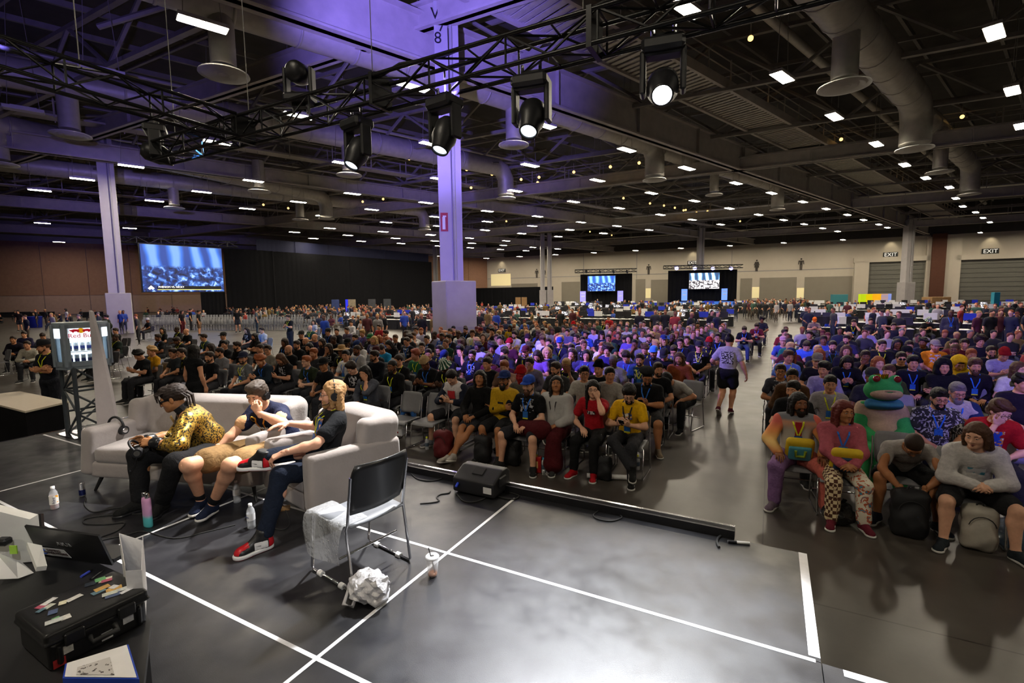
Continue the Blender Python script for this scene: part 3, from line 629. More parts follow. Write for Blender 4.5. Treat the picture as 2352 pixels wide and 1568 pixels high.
# ------------------------------------------------------------------ the hall: floor, walls, roof
ZB = 12.0
def flat(p):return np.array([p[0],p[1],0.])
WL0,WC,WR0 = flat(P(0,552,ZB)),flat(P(1118,593,ZB)),flat(P(2139,540,ZB))
dL,dR = nrm(WC-WL0),nrm(WR0-WC)
nL = np.array([dL[1],-dL[0],0.]);nR = np.array([dR[1],-dR[0],0.])
if nL@(-WL0) < 0:nL = -nL
if nR@(-WR0) < 0:nR = -nR
def concrete():
    m = bpy.data.materials.new('polished_concrete');m.use_nodes = True;nt,b = nodes_of(m);N,L = nt.nodes,nt.links;tc = N.new('ShaderNodeTexCoord')
    mp = N.new('ShaderNodeMapping');mp.inputs['Rotation'].default_value = (0,0,-(PI/2-ROW));L.new(tc.outputs['Object'],mp.inputs[0])
    n = N.new('ShaderNodeTexNoise');n.inputs['Scale'].default_value = .9;n.inputs['Detail'].default_value = 9;n.inputs['Roughness'].default_value = .62;L.new(mp.outputs[0],n.inputs['Vector'])
    r = N.new('ShaderNodeValToRGB');e = r.color_ramp.elements;e[0].position = .3;e[0].color = (.040,.035,.029,1);e[1].position = .72;e[1].color = (.085,.074,.061,1);L.new(n.outputs[0],r.inputs[0])
    br = N.new('ShaderNodeTexBrick');br.offset = 0;br.inputs['Scale'].default_value = 1;br.inputs['Brick Width'].default_value = 4.5;br.inputs['Row Height'].default_value = 4.5;br.inputs['Mortar Size'].default_value = .008;br.inputs['Color1'].default_value = (1,1,1,1);br.inputs['Color2'].default_value = (.93,.93,.93,1);br.inputs['Mortar'].default_value = (.35,.33,.3,1);L.new(mp.outputs[0],br.inputs['Vector'])
    mx = N.new('ShaderNodeMix');mx.data_type = 'RGBA';mx.blend_type = 'MULTIPLY';mx.inputs['Factor'].default_value = 1;L.new(r.outputs[0],mx.inputs['A']);L.new(br.outputs[0],mx.inputs['B']);L.new(mx.outputs['Result'],b.inputs['Base Color'])
    n2 = N.new('ShaderNodeTexNoise');n2.inputs['Scale'].default_value = 2.2;n2.inputs['Detail'].default_value = 7;L.new(mp.outputs[0],n2.inputs['Vector']);mr = N.new('ShaderNodeMapRange');mr.inputs[1].default_value = .3;mr.inputs[2].default_value = .7;mr.inputs[3].default_value = .30;mr.inputs[4].default_value = .37;L.new(n2.outputs[0],mr.inputs[0]);L.new(mr.outputs[0],b.inputs['Roughness']);b.inputs['Specular IOR Level'].default_value = .4
    return m
CONCRETE = concrete()
STEEL = mat('painted_steel',(.43,.40,.375),.55,noise=.12,nscale=2);STEEL_D = mat('roof_steel',(.25,.235,.215),.6,noise=.15,nscale=2)
DECK = mat('roof_deck',(.07,.066,.06),.8,noise=.2,nscale=1);GALV = mat('galvanised',(.46,.44,.40),.48,metal=.25,noise=.12,nscale=3)
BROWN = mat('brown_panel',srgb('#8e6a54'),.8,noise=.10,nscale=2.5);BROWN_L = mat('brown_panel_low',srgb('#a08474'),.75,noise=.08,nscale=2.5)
CREAM = mat('cream_wall',srgb('#c6bdab'),.75,noise=.03,nscale=1);GREYW = mat('grey_wall',srgb('#8e8778'),.8,noise=.04,nscale=1);SOFF = mat('soffit',(.30,.29,.28),.8,noise=.06,nscale=.6);SOFF_D = mat('end_soffit',(.07,.066,.06),.8,noise=.1,nscale=.6)
DOORG = mat('roll_door',srgb('#6d6c62'),.6,noise=.04,nscale=2);PILLAR = mat('pillar_brown',srgb('#5a3626'),.8,noise=.08,nscale=3)
BLACKCLOTH = mat('black_drape',(.006,.006,.007),.95,spec=.1,noise=.2,nscale=3)
def struct(o):o['kind'] = 'structure';return o
fl = MB();fl.quad((-150,-25,0),(150,-25,0),(150,190,0),(-150,190,0));struct(fl.build('floor',CONCRETE))
def wall_slab(name,p,d,n,a0,a1,z0,z1,m,thick=.4,off=0.0,parent=None):
    b = MB();x = np.asarray(d);c = p+x*(a0+a1)/2+n*(off-thick/2)+np.array([0,0,(z0+z1)/2]);b.box(c,(a1-a0,thick,z1-z0),np.stack([x,np.cross((0,0,1),x),(0,0,1)],1));return b.build(name,m,parent)
LL,LR = np.linalg.norm(WC-WL0),np.linalg.norm(WR0-WC)
wl = struct(wall_slab('wall_left',WL0,dL,nL,-30,LL,0,18.5,SOFF))
k = 0
for i in range(21):
    a0 = -30+i*(LL+30)/21;a1 = a0+(LL+30)/21-.06
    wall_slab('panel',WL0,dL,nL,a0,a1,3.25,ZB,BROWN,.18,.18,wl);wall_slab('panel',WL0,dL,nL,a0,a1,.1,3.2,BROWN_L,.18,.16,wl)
wb = struct(wall_slab('wall_back',WC,dR,nR,0,LR+70,0,ZB,CREAM))
struct(wall_slab('wall_end_soffit',WC,dR,nR,-.2,LR+70,ZB,18.5,SOFF_D,.6,.1))
def on_wall(x,y):
    d = ray(x,y);t = ((WC-np.array([0,0,CAMZ]))@nR)/(d@nR);q = d*t+np.array([0,0,CAMZ]);return (q-WC)@dR,q[2]
def wall_rect(name,x0,x1,y0,y1,m,thick,off,parent=None,z0=None):
    a0,_ = on_wall(x0,(y0+y1)/2);a1,_ = on_wall(x1,(y0+y1)/2);_,zt = on_wall((x0+x1)/2,y0);_,zb = on_wall((x0+x1)/2,y1)
    return wall_slab(name,WC,dR,nR,a0,a1,zb if z0 is None else z0,zt,m,thick,off,parent)
for x0,x1,yt in ((1175,1235,651),(1290,1332,647),(1460,1482,641),(1495,1540,642),(1700,1727,639),(1744,1829,637),(1847,1957,635)):wall_rect('panel',x0,x1,yt,690,GREYW,.08,.06,wb,.05)
wall_rect('reveal',1120,1985,627,628.5,SOFF,.05,.04,wb)
for i,x in enumerate((1340,1462,1680)):wall_rect('seam',x,x+1.2,575,640,SOFF,.05,.04,wb)
d1 = wall_rect('door_1',1993,2124,600,690,DOORG,.12,.12,None,.05);struct(d1)
d2 = wall_rect('door_2',2203,2420,593,690,DOORG,.12,.12,None,.05);struct(d2)
for dd,x0,x1,y0,y1 in ((d1,1993,2124,600,690),(d2,2203,2420,593,690)):
    n = 9
    for i in range(n):wall_rect('slat',x0,x1,y0+(y1-y0)*i/n+.5,y0+(y1-y0)*(i+1)/n-.5,DOORG,.06,.2,dd)
for x0,x1,y0,y1 in ((1960,1993,600,690),(2124,2134,545,690),(2166,2203,540,690)):wall_rect('jamb',x0,x1,y0,y1,CREAM,.9,.75,wb,.05)
wall_rect('lintel',1960,2134,590,601,CREAM,.9,.75,wb);wall_rect('lintel',2190,2420,582,594,CREAM,.9,.75,wb)
struct(wall_rect('pillar_brown',2134,2166,538,690,PILLAR,1.4,1.3,None,0))
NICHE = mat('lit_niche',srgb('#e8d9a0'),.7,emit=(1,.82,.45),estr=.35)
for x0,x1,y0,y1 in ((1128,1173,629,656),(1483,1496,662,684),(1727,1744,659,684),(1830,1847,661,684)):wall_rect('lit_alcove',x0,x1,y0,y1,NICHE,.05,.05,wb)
SIGN_D = mat('sign_dark',(.02,.022,.02),.5,noise=.1);SIGN_W = mat('sign_white',(.8,.8,.76),.5,emit=(1,.95,.85),estr=.5);ICON = mat('restroom_icon',srgb('#3f3a33'),.7,noise=.1)
def text_obj(name,txt,size,M,m,parent=None,extrude=.004,align='CENTER',shear=0.0,sx=1.0):
    c = bpy.data.curves.new(name,'FONT');c.body = txt;c.size = size;c.extrude = extrude;c.align_x = align;c.align_y = 'CENTER';c.shear = shear;c.materials.append(m);c.resolution_u = 3
    q = bpy.data.objects.new(name,c);COL.objects.link(q);me = bpy.data.meshes.new_from_object(q);bpy.data.objects.remove(q);bpy.data.curves.remove(c);me.name = name;o = bpy.data.objects.new(name,me);link(o,parent);o.matrix_world = M@Matrix.Diagonal((sx,1,1,1));return o
def wall_M(x,y,off):
    a,z = on_wall(x,y);p = WC+dR*a+nR*off+np.array([0,0,z]);return mat4(np.stack([dR,(0,0,1),nR],1),p),p
for i,(x,y,w) in enumerate(((1153,621,2.1),(1591,603.5,2.1),(2045,585,2.2),(2274,577,2.2))):
    Mx,p = wall_M(x,y,.12);e = empty('exit_sign',p,0,('dark exit sign on the pale wall beside the brick-brown corner','dark exit sign over the blue-lit far stage','dark exit sign over the roll-up door beside the pillar','dark exit sign on the wall past the brown pillar')[i],'sign','exit signs')
    b = MB();b.box((0,0,0),(w,.06,w*.42),np.stack([dR,-nR,(0,0,1)],1));b.build('sign_board',SIGN_D,e)
    t = text_obj('sign_lettering','EXIT',w*.42,mat4(np.stack([dR,(0,0,1),nR],1),nR*.06),SIGN_W,e,.01);t.matrix_local = mat4(np.stack([dR,(0,0,1),nR],1),nR*.06)
    sp = spot('exit_sign_lamp',p+nR*1.2+np.array([0,0,3.2]),p+np.array([0,0,.7]),(1,.85,.6),160,70,.8,.1);sp['kind'] = 'helper'
def icon(x,y,h,skirt,lab):
    Mx,p = wall_M(x,y,.05);b = MB();s = h/2.2;X,Z = dR,np.array([0,0,1.])
    b.prism([(.16*s*math.cos(t),1.0*s+.16*s*math.sin(t)) for t in np.arange(14)*2*PI/14],p,X,Z,.05)
    body = [(-.42,.72),(.42,.72),(.5,.0),(.38,.0),(.3,.5),(.22,.5),(.22,-.1),(.2,-1.05),(.03,-1.05),(.03,-.1),(-.03,-.1),(-.03,-1.05),(-.2,-1.05),(-.22,-.1),(-.22,.5),(-.3,.5),(-.38,.0),(-.5,.0)]
    if skirt:body = [(-.3,.75),(.3,.75),(.5,.1),(.4,.05),(.25,.45),(.42,-.35),(.2,-.35),(.2,-1.05),(.03,-1.05),(.03,-.35),(-.03,-.35),(-.03,-1.05),(-.2,-1.05),(-.2,-.35),(-.42,-.35),(-.25,.45),(-.4,.05),(-.5,.1)]
    b.prism([(a*s,c*s) for a,c in body],p,X,Z,.05);o = b.build('restroom_pictogram',ICON);o['kind'] = 'thing'
    tag(o,lab,'sign','restroom pictograms')
for x,y,h,sk,lab in ((1233,628,2.2,False,'grey trousered restroom figure on the wall by the twin columns'),(1250,627,2.2,True,'grey restroom figure half behind the twin columns'),(1490,619,2.3,False,'grey trousered restroom figure between the two far stages'),(1738,610,2.3,True,'grey skirted restroom figure to the side of the blue far stage'),(1840,607,2.3,False,'grey trousered restroom figure nearest the roll-up doors')):icon(x,y,h,sk,lab)
GDIR = R(49.5);g50 = np.array([math.sin(GDIR),math.cos(GDIR),0.]);g118 = np.array([math.sin(R(117.5)),math.cos(R(117.5)),0.])
C1 = flat(P(1030,143,ZB));C2 = flat(P(280,766,0));C6 = flat(P(2090,520,ZB))
PLINTH = mat('plinth_paint',(.36,.34,.33),.6,noise=.08,nscale=2);COLP = mat('column_paint',(.42,.40,.39),.5,noise=.05,nscale=2);PIPE = mat('pipe_paint',(.35,.34,.33),.45,noise=.05)
REDS = mat('sign_red',srgb('#a01822'),.5,noise=.05);INK = mat('black_ink',(.01,.01,.012),.6,noise=.05)
XC,YC = nrm(np.array([1.,.12,0])),None;YC = np.array([-XC[1],XC[0],0])
def column(p,w,label,hp=3.0,ztop=14.0,twin=True,rot=XC,detail=False,pr=0.0):
    e = empty('support_column',p,0);e['kind'] = 'structure';X = np.asarray(rot);Y = np.array([-X[1],X[0],0.]);Z = np.array([0,0,1.]);Bm = np.stack([X,Y,Z],1)
    b = MB();b.box((0,0,hp/2),(w*1.45,w*1.2,hp),Bm@rotz(pr),.03);b.build('plinth',PLINTH,e)
    for sx,ww in ((-1,.52),(1,.26)):
        b = MB();b.box(X*sx*w*.27+Z*(hp+ztop)/2,(w*ww,w*.8,ztop-hp),Bm);b.build('upright',COLP,e)
    b = MB();b.box(Y*.06*w+Z*(hp+ztop)/2,(w*.5,w*.3,ztop-hp),Bm);b.build('web',COLP,e)
    b = MB();b.tube([X*w*.1-Y*w*.42+Z*.3,X*w*.1-Y*w*.42+Z*(ztop-.6)],.06*w+.01,10);b.build('drain_pipe',PIPE,e)
    if detail:
        q = X*w*-.27-Y*(w*.4+.012)
        b = MB();b.box(q+Z*5.55-X*.05,(.3,.02,.75),Bm);s = b.build('extinguisher_sign',REDS,e);b = MB();b.box(q+Z*5.5-X*.07-Y*.015,(.12,.02,.5),Bm);b.box(q+Z*5.78-X*.04-Y*.015,(.14,.02,.06),Bm);b.build('sign_pictogram',WHITE_PRINT,s)
        for t,dx,dz in (('W',-.06,13.6),('7',.04,13.15),('8',-.12,12.7)):
            o = text_obj('bay_lettering',t,.62,Matrix(),INK,e,.004);o.matrix_local = mat4(np.stack([X,Z,-Y],1),q+Z*dz+X*dx-Y*.004)
        b = MB();b.box(X*w*.52-Y*(w*.66)+Z*.62,(w*.95,.05,1.25),Bm);b.build('electrical_panel',COLP,e)
    return e
column(C1,1.02,'',3.15,ZB+3.0,detail=True,pr=.55)
column(C2,1.02,'',3.0,ZB+1.9,rot=nrm((.8,.6,0)))
for x,Y,w in ((1003,112,1.1),(1247,92,.8),(1263,92,.8),(1607,86,1.05)):
    p = flat(PY(x,690,Y));column(p,w,'',3.2,16.0)
column(C6,1.2,'',3.6,ZB+1)
# ------------------------------------------------------------------ roof: deck, girders, joists, ducts, lamps
b = MB();b.quad((-160,-20,18.4),(-160,190,18.4),(160,190,18.4),(160,-20,18.4));struct(b.build('ceiling',DECK))
Zv = np.array([0,0,1.])
def beam(name,p,d,L0,L1,z,h,w,m,fl=.0):
    "I-section: web and two flanges"
    e = empty(name,p,0);e['kind'] = 'structure';d = nrm(d);s = np.cross(Zv,d);Bm = np.stack([d,s,Zv],1);c = d*(L0+L1)/2;L = L1-L0
    b = MB();b.box(c+Zv*(z+h/2),(L,w*.35,h),Bm);b.build('web',m,e)
    for zz in (z+.05,z+h-.05):b = MB();b.box(c+Zv*zz,(L,w,.1),Bm);b.build('flange',m,e)
    if fl:
        n = int(L/fl)
        st = MB();st.box((0,0,0),(.05,w*.9,h-.2));me = st.mesh('stiffener',m)
        for i in range(1,n):inst('stiffener',me,e,M=mat4(Bm,d*(L0+i*fl)+Zv*(z+h/2)))
    return e
beam('girder',C1+np.cross(Zv,g50)*.85,g50,-42,100,ZB,1.9,.75,STEEL,7.0)
for k in (1,2,3):beam('girder',C1-g118*29.0*k,g50,-40,110,ZB,1.1,.7,STEEL,9)
beam('girder',C1+g118*30.5,g50,-40,80,ZB,1.1,.7,STEEL,9)
for k in (0,1,2,3):beam('cross_girder',C1+g50*(28.5*k-.5),g118,-95,95,ZB+(.0 if k else 1.2),1.0,.6,STEEL,9)
def joist(p,d,L,z,h,bay,m,r=.11):
    e = empty('roof_truss',p,0);e['kind'] = 'structure';d = nrm(d);s = np.cross(Zv,d);Bm = np.stack([d,s,Zv],1)
    for zz in (z,z+h):b = MB();b.box(d*L/2+Zv*zz,(L,.26,.2),Bm);b.build('chord',m,e)
    n = int(round(L/bay));key = ('jd',round(bay,2),h,r)
    def mk(sg):
        q = MB();a = np.array([-bay/2,0,-sg*h/2]);c = np.array([bay/2,0,sg*h/2]);q.cyl(a,c,r,r,5);return q.mesh('diagonal',m)
    for i in range(n):
        sg = 1 if i % 2 == 0 else -1;inst('diagonal',simple((key,sg),lambda:mk(sg)),e,M=mat4(Bm,d*(bay*(i+.5))+Zv*(z+h/2)))
    return e
for j in range(-3,2):
    base = C1+g118*29.0*j
    for k in range(-2,9):
        if j == 1 and k > 5:continue
        joist(base+g50*(9.4*k+4.5),g118,29.0,13.6,2.6,3.63,STEEL_D)
b = None
for i in range(-26,20):
    if b is None:b = MB()
    b.box(C1+g118*i*3.6+g50*30+Zv*17.3,(170,.16,.3),np.stack([g50,np.cross(Zv,g50),Zv],1))
for i in range(-5,14):b.box(C1+g50*i*7+g118*-15+Zv*16.9,(190,.14,.22),np.stack([g118,np.cross(Zv,g118),Zv],1))
o = b.build('purlin_grid',STEEL_D);o['kind'] = 'structure'
for i in range(26):
    p = C1+g50*RNG.uniform(-20,60)+g118*RNG.uniform(-80,35);a = RNG.choice([R(80),R(20),R(150)]);d = np.array([math.sin(a),math.cos(a),0]);b = MB();b.cyl(p+Zv*13.4,p+d*RNG.uniform(8,14)+Zv*16.6,.11,.11,6);struct(b.build('beam_brace',STEEL_D))
for i,(off,z,r) in enumerate(((-9.5,15.6,.09),(-20,15.2,.12),(7.5,15.4,.22),(16,15.8,.12),(24,15.2,.3),(-37,15.4,.1))):
    b = MB();p = C1+g118*off;b.cyl(p-g50*35+Zv*z,p+g50*90+Zv*z,r,r,8);struct(b.build('ceiling_pipe',GALV))
DIFF = mat('diffuser_paint',(.52,.51,.49),.5,noise=.04)
def duct(zd,zc,r,pts,x_start=None,elbow=True,lab=''):
    "pts: pixels of the round diffusers (height zd) along one run"
    g = [P(x,y,zd) for x,y in pts];e = empty('air_duct',g[0],0,lab,'duct','air ducts under the roof');o = g[0]
    d = nrm(flat(g[-1]-g[0])) if len(g) > 1 else g50
    a0 = g[0]-d*(x_start or 25);a0[2] = zc;end = g[-1].copy();end[2] = zc
    b = MB();rel = [a0-o]
    if elbow:rel += [end-o-d*r*1.6,end-o-d*r*.6-Zv*r*.3,end-o-Zv*r*1.3,g[-1]-o+Zv*.3]
    else:rel += [end-o+d*14]
    b.tube(rel,r,18);b.build('duct_run',GALV,e)
    L = np.linalg.norm(rel[1]-rel[0]);n = int(L/2.4);Bm = np.stack([np.cross(Zv,d),Zv,d],1);band = simple(('band',r),lambda:MB().lathe([(r,-.05),(r+.035,-.05),(r+.035,.05),(r,.05)],18).mesh('duct_seam',GALV))
    for i in range(n):inst('duct_seam',band,e,M=mat4(Bm,rel[0]+d*(2.4*(i+.5))))
    for i,q in enumerate(g):
        if not (elbow and i == len(g)-1):b = MB();b.cyl(q-o+Zv*.3,q-o+Zv*(zc-zd),r*.62,r*.62,16);b.build('drop',GALV,e)
        b = MB();R_ = r*1.22;b.lathe([(.02,.1),(R_*.25,-.02),(R_*.3,.06),(R_*.5,-.03),(R_*.56,.06),(R_*.78,-.03),(R_*.84,.06),(R_,.0),(R_*.98,.05),(r*.65,.12)],28,q-o);b.build('diffuser',DIFF,e)
    return e
duct(11.0,13.6,.72,[(515,172),(1180,334),(1503,414)],20,True,'round duct run just beside the W78 column girder')
duct(11.0,13.6,.72,[(162,311),(802,403),(1162,456)],30,True,'second duct run behind the black corner truss')
duct(11.0,13.4,.7,[(3,378),(401,478),(596,440)][0:1]+[(596,440),(750,503)],20,True,'third duct run crossing above the far column')
duct(11.0,13.4,.7,[(401,478),(690,505),(988,482)][0:2]+[(975,528)],30,True,'duct run nearest the brown side wall')
duct(11.0,13.7,.8,[(1938,200),(2100,343)],14,True,'thick duct run bending down past the catwalk end')
duct(11.0,13.6,.7,[(2158,396),(2226,447)],8,True,'short far duct run over the roll-up doors')
duct(11.0,13.4,.6,[(1640,448),(1785,482)],12,True,'far duct run below the long girder')
CW = C1+g118*2.9;e = empty('catwalk',CW,0);e['kind'] = 'structure';s = np.cross(Zv,g50);Bm = np.stack([g50,s,Zv],1)
for sg in (-1,1):b = MB();b.box(g50*30+s*sg*1.25+Zv*13.9,(150,.18,.5),Bm);b.build('stringer',STEEL,e)
pan = MB()
for i in range(14):pan.box(((i-6.5)*.2,0,(i % 2)*.07),(.2,2.4,.05))
pan_me = pan.mesh('soffit_panel',GALV)
for i in range(52):inst('soffit_panel',pan_me,e,M=mat4(Bm,g50*(-42+i*2.85)+Zv*13.8))
for sg in (-1,1):
    for zz in (14.7,15.2):b = MB();b.cyl(g50*-40+s*sg*1.25+Zv*zz,g50*100+s*sg*1.25+Zv*zz,.035,.035,6);b.build('rail',STEEL,e)
post = MB().box((0,0,0),(.07,.07,1.4)).mesh('post',STEEL)
for i in range(56):
    for sg in (-1,1):inst('post',post,e,M=mat4(Bm,g50*(-40+i*2.5)+s*sg*1.25+Zv*14.6))
for k in (1,2,3):
    e2 = empty('catwalk',C1-g118*(29.0*k-2.5),0);e2['kind'] = 'structure'
    b = MB();b.box(g50*30+Zv*13.75,(150,1.1,.12),Bm);b.build('walk_deck',GALV,e2)
    for sg in (-1,1):
        b = MB();b.cyl(g50*-40+s*sg*.55+Zv*14.9,g50*100+s*sg*.55+Zv*14.9,.04,.04,5);b.build('rail',STEEL,e2)
        for i in range(34):inst('post',post,e2,M=mat4(Bm,g50*(-30+i*3.4)+s*sg*.55+Zv*14.3))
for k in (1,2,3):
    e2 = empty('catwalk',C1+g50*(28.5*k+2.5),0);e2['kind'] = 'structure';B2 = np.stack([g118,np.cross(Zv,g118),Zv],1)
    b = MB();b.box(Zv*13.6,(150,1.1,.12),B2);b.build('walk_deck',GALV,e2)
    for sg in (-1,1):
        b = MB();q = np.cross(Zv,g118)*sg*.55;b.cyl(g118*-75+q+Zv*14.7,g118*75+q+Zv*14.7,.04,.04,5);b.build('rail',STEEL,e2)
        for i in range(40):inst('post',post,e2,M=mat4(B2,g118*(-70+i*3.5)+q+Zv*14.1))
BULB = mat('warm_bulb',(1,.8,.5),.5,emit=(1,.56,.17),estr=2.8);BULB.cycles.emission_sampling = 'NONE'
bulb_me = MB().ball((0,0,0),.13,8,6).mesh('bulb',BULB);cage_me = MB().cyl((0,0,.05),(0,0,.75),.022,.022,6).cyl((0,0,.05),(0,0,.2),.08,.05,8).mesh('lamp_holder',STEEL)
def bulb_at(p,lab):
    e = empty('catwalk_lamp',p,0,lab,'lamp','warm catwalk bulbs');inst('bulb',bulb_me,e);inst('lamp_holder',cage_me,e)
bp = [(1724,88),(1628,178),(1738,237),(1785,265),(1862,308),(1932,320),(1915,333),(1940,352),(2025,399),(2043,410),(2058,418),(2072,426),(2087,434),(2101,442),(2114,449),(2123,456),(2135,463),(2145,468),(2153,473),(2163,478),(2172,484),(2089,286),(2210,268),
      (325,248),(45,388),(150,398),(250,408),(345,418),(425,427),(498,435),(570,441),(640,450),(705,457),(765,466),(30,470),(188,480),(388,495),(258,485),(863,349),(940,364),(1072,389),(1130,400),(1238,407),(1318,395),(1402,383),(1468,374),(1542,363),(1082,431),(1197,412),(1235,419),(930,450),(880,457),(833,463),(808,470),(1432,455),(1493,467),(1525,472),(1550,477),(1570,483),(1163,508),(1355,532),(1279,521),(1625,485),(1575,482),(1600,488),(1700,508),(662,478),(605,470),(1405,540),(1450,520)]
for i,(x,y) in enumerate(bp):bulb_at(P(x,y,14.2 if i < 23 else 13.3),'small warm bulb on the big catwalk beside the long girder' if i < 23 else 'small warm bulb on a thin walkway under the roof')
PANEL = mat('lamp_panel',(1,1,1),.5,emit=(1,.885,.68),estr=60);PANEL.cycles.emission_sampling = 'NONE'
hb_light = bpy.data.lights.new('high_bay_glow','AREA');hb_light.shape = 'RECTANGLE';hb_light.size = 1.36;hb_light.size_y = .44;hb_light.energy = HB_W;hb_light.color = (1,.885,.70);hb_light2 = hb_light.copy();hb_light2.energy = HB_W*1.3;HOUS = mat('lamp_housing',(.5,.49,.46),.5,noise=.05)
hb_h = MB().box((0,0,.07),(1.42,.5,.12)).box((0,0,.16),(.9,.16,.1)).mesh('housing',HOUS);hb_p = MB().box((0,0,0),(1.36,.44,.02)).mesh('light_panel',PANEL);hb_off = MB().box((0,0,0),(1.36,.44,.02)).mesh('light_panel',DIFF)
hb_c = MB().cyl((.55,0,.12),(.2,.0,5.6),.012,.012,4).mesh('hanger',STEEL_D);hb_c2 = MB().cyl((-.55,0,.12),(-.2,0,5.6),.012,.012,4).mesh('hanger',STEEL_D)
Bh = mat4(np.stack([g50,np.cross(Zv,g50),Zv],1),(0,0,0)).to_euler()
def hbay(x,y,z=11.4,lab=None,on=True):
    e = empty('high_bay_light',P(x,y,z),0,lab or 'rectangular high-bay light hanging far back under the roof','light','high-bay lights');e.rotation_euler = Bh
    if on:lo = bpy.data.objects.new('high_bay_glow',hb_light);link(lo,e);lo.location = (0,0,-.03)
    inst('housing',hb_h,e);inst('light_panel',hb_p if on else hb_off,e);inst('hanger',hb_c,e);inst('hanger',hb_c2,e)
Z1 = [(1355,165),(1990,772),(1450,950),(2290,1088),(875,1108),(550,1195),(265,1270),(1690,1207),(1345,1280),(1030,1340),(1990,1347),(1650,1392),(2150,1440),(283,1488),(865,1522),(2200,1522)]
Z2 = [(490,580),(610,962),(1365,838),(1915,1000),(665,1193),(1270,1103),(1720,1203),(1170,1273),(2310,1122),(85,1292),(575,1352),(1560,1345),(2080,1288),(215,1398),(1865,1388),(640,1446),(985,1408),(1320,1443),(2140,1432),(310,1483),(660,1508),(1610,1482),(985,1478),(1285,1507),(1850,1507),(970,1535),(290,1545),(2065,1533),(1535,1533),(1760,1557),(1215,1557),(610,1565)]
Z3 = [(75,65),(2125,220),(710,518),(2245,607),(1058,780),(2300,843),(1338,962),(80,1124),(1528,1100),(1668,1188),(402,1222),(1825,1250),(640,1288),(1868,1323),(125,1340),(1915,1377),(848,1346),(358,1390),(2000,1416),(1003,1393),(2050,1453),(553,1432),(1145,1433),(2095,1482),(720,1467),(1253,1467),(110,1465),(300,1497),(1355,1497),(857,1495),(980,1522),(1412,1518),(1080,1543)]
Z5 = [(300,52),(780,80),(470,108),(1095,48),(900,133),(1210,107),(1258,153),(1522,78),(1563,131),(1598,176),(1875,105),(1898,151),(1883,192),(2015,33),(2205,130),(2180,170),(2155,207)]
Z6 = [(395,55),(763,25),(675,78),(480,160),(427,186),(670,172),(1022,52),(1370,27)]
near = {(1355,165):'glowing high-bay light over the first duct, biggest on the stage side',(490,580):'lit high-bay light just beside the W78 column top',(75,65):'bright high-bay light seen through the truss end',(2125,220):'bright high-bay light in the far upper corner away from the stage',(710,518):'lit high-bay light over the big catwalk',(2245,607):'lit high-bay light by the picture edge over the catwalk end',(1058,780):'lit high-bay light before the thick duct bend',(1450,950):'lit high-bay light behind the truss corner'}
for zz,ox,oy,sc in ((Z1,0,0,.3444),(Z2,780,0,.3444),(Z3,1552,0,.3444),(Z5,600,520,.2551),(Z6,1080,520,.2998)):
    for x,y in zz:hbay(ox+x*sc,oy+y*sc,11.4,near.get((x,y)))
for bx,by in [(x,y) for x in (-24,-5,14) for y in (-9,.5)]:  # unseen lamps added over the stage end to brighten audience faces
    e = empty('high_bay_light',(bx,by,11.4),0,'added rectangular high-bay light over the stage end, brightening the audience','light','added high-bay lights over the stage end');e.rotation_euler = Bh;inst('housing',hb_h,e);inst('light_panel',hb_p,e);inst('hanger',hb_c,e);inst('hanger',hb_c2,e);lo = bpy.data.objects.new('high_bay_glow',hb_light);link(lo,e);lo.location = (0,0,-.03)
for i in range(18):  # extra lamp rows added to brighten the end and side walls
    q = WC+dR*(4+i*9.2)+nR*7 if i < 13 else WL0+dL*(i-12.5)*16+nL*8;e = empty('high_bay_light',(q[0],q[1],11.4),0,'added rectangular high-bay light brightening the '+('pale end wall' if i < 13 else 'brown side wall'),'light','added high-bay lights at the walls');e.rotation_euler = Bh;inst('housing',hb_h,e);inst('light_panel',hb_p,e);inst('hanger',hb_c,e);inst('hanger',hb_c2,e);lo = bpy.data.objects.new('high_bay_glow',hb_light2);link(lo,e);lo.location = (0,0,-.03)
hbay(234,167,11.4,'unlit high-bay light over the black corner truss',False);hbay(55,255,11.4,'unlit high-bay light at the picture edge above the far beam',False)
# ------------------------------------------------------------------ stage decks, tape, trusses, moving heads
def deck_mat():
    m = bpy.data.materials.new('black_deck');m.use_nodes = True;nt,b = nodes_of(m);N,L = nt.nodes,nt.links;tc = N.new('ShaderNodeTexCoord')
    n = N.new('ShaderNodeTexNoise');n.inputs['Scale'].default_value = 2.2;n.inputs['Detail'].default_value = 9;n.inputs['Roughness'].default_value = .7;L.new(tc.outputs['Object'],n.inputs['Vector'])
    r = N.new('ShaderNodeValToRGB');e = r.color_ramp.elements;e[0].position = .35;e[0].color = (.010,.010,.012,1);e[1].position = .75;e[1].color = (.028,.028,.032,1);L.new(n.outputs[0],r.inputs[0]);L.new(r.outputs[0],b.inputs['Base Color'])
    n2 = N.new('ShaderNodeTexNoise');n2.inputs['Scale'].default_value = 5;n2.inputs['Detail'].default_value = 6;L.new(tc.outputs['Object'],n2.inputs['Vector']);mr = N.new('ShaderNodeMapRange');mr.inputs[1].default_value = .3;mr.inputs[2].default_value = .7;mr.inputs[3].default_value = .30;mr.inputs[4].default_value = .48;L.new(n2.outputs[0],mr.inputs[0]);L.new(mr.outputs[0],b.inputs['Roughness'])
    n3 = N.new('ShaderNodeTexNoise');n3.inputs['Scale'].default_value = 220;L.new(tc.outputs['Object'],n3.inputs['Vector']);bp = N.new('ShaderNodeBump');bp.inputs['Strength'].default_value = .12;bp.inputs['Distance'].default_value = .004;L.new(n3.outputs[0],bp.inputs['Height']);L.new(bp.outputs[0],b.inputs['Normal'])
    return m
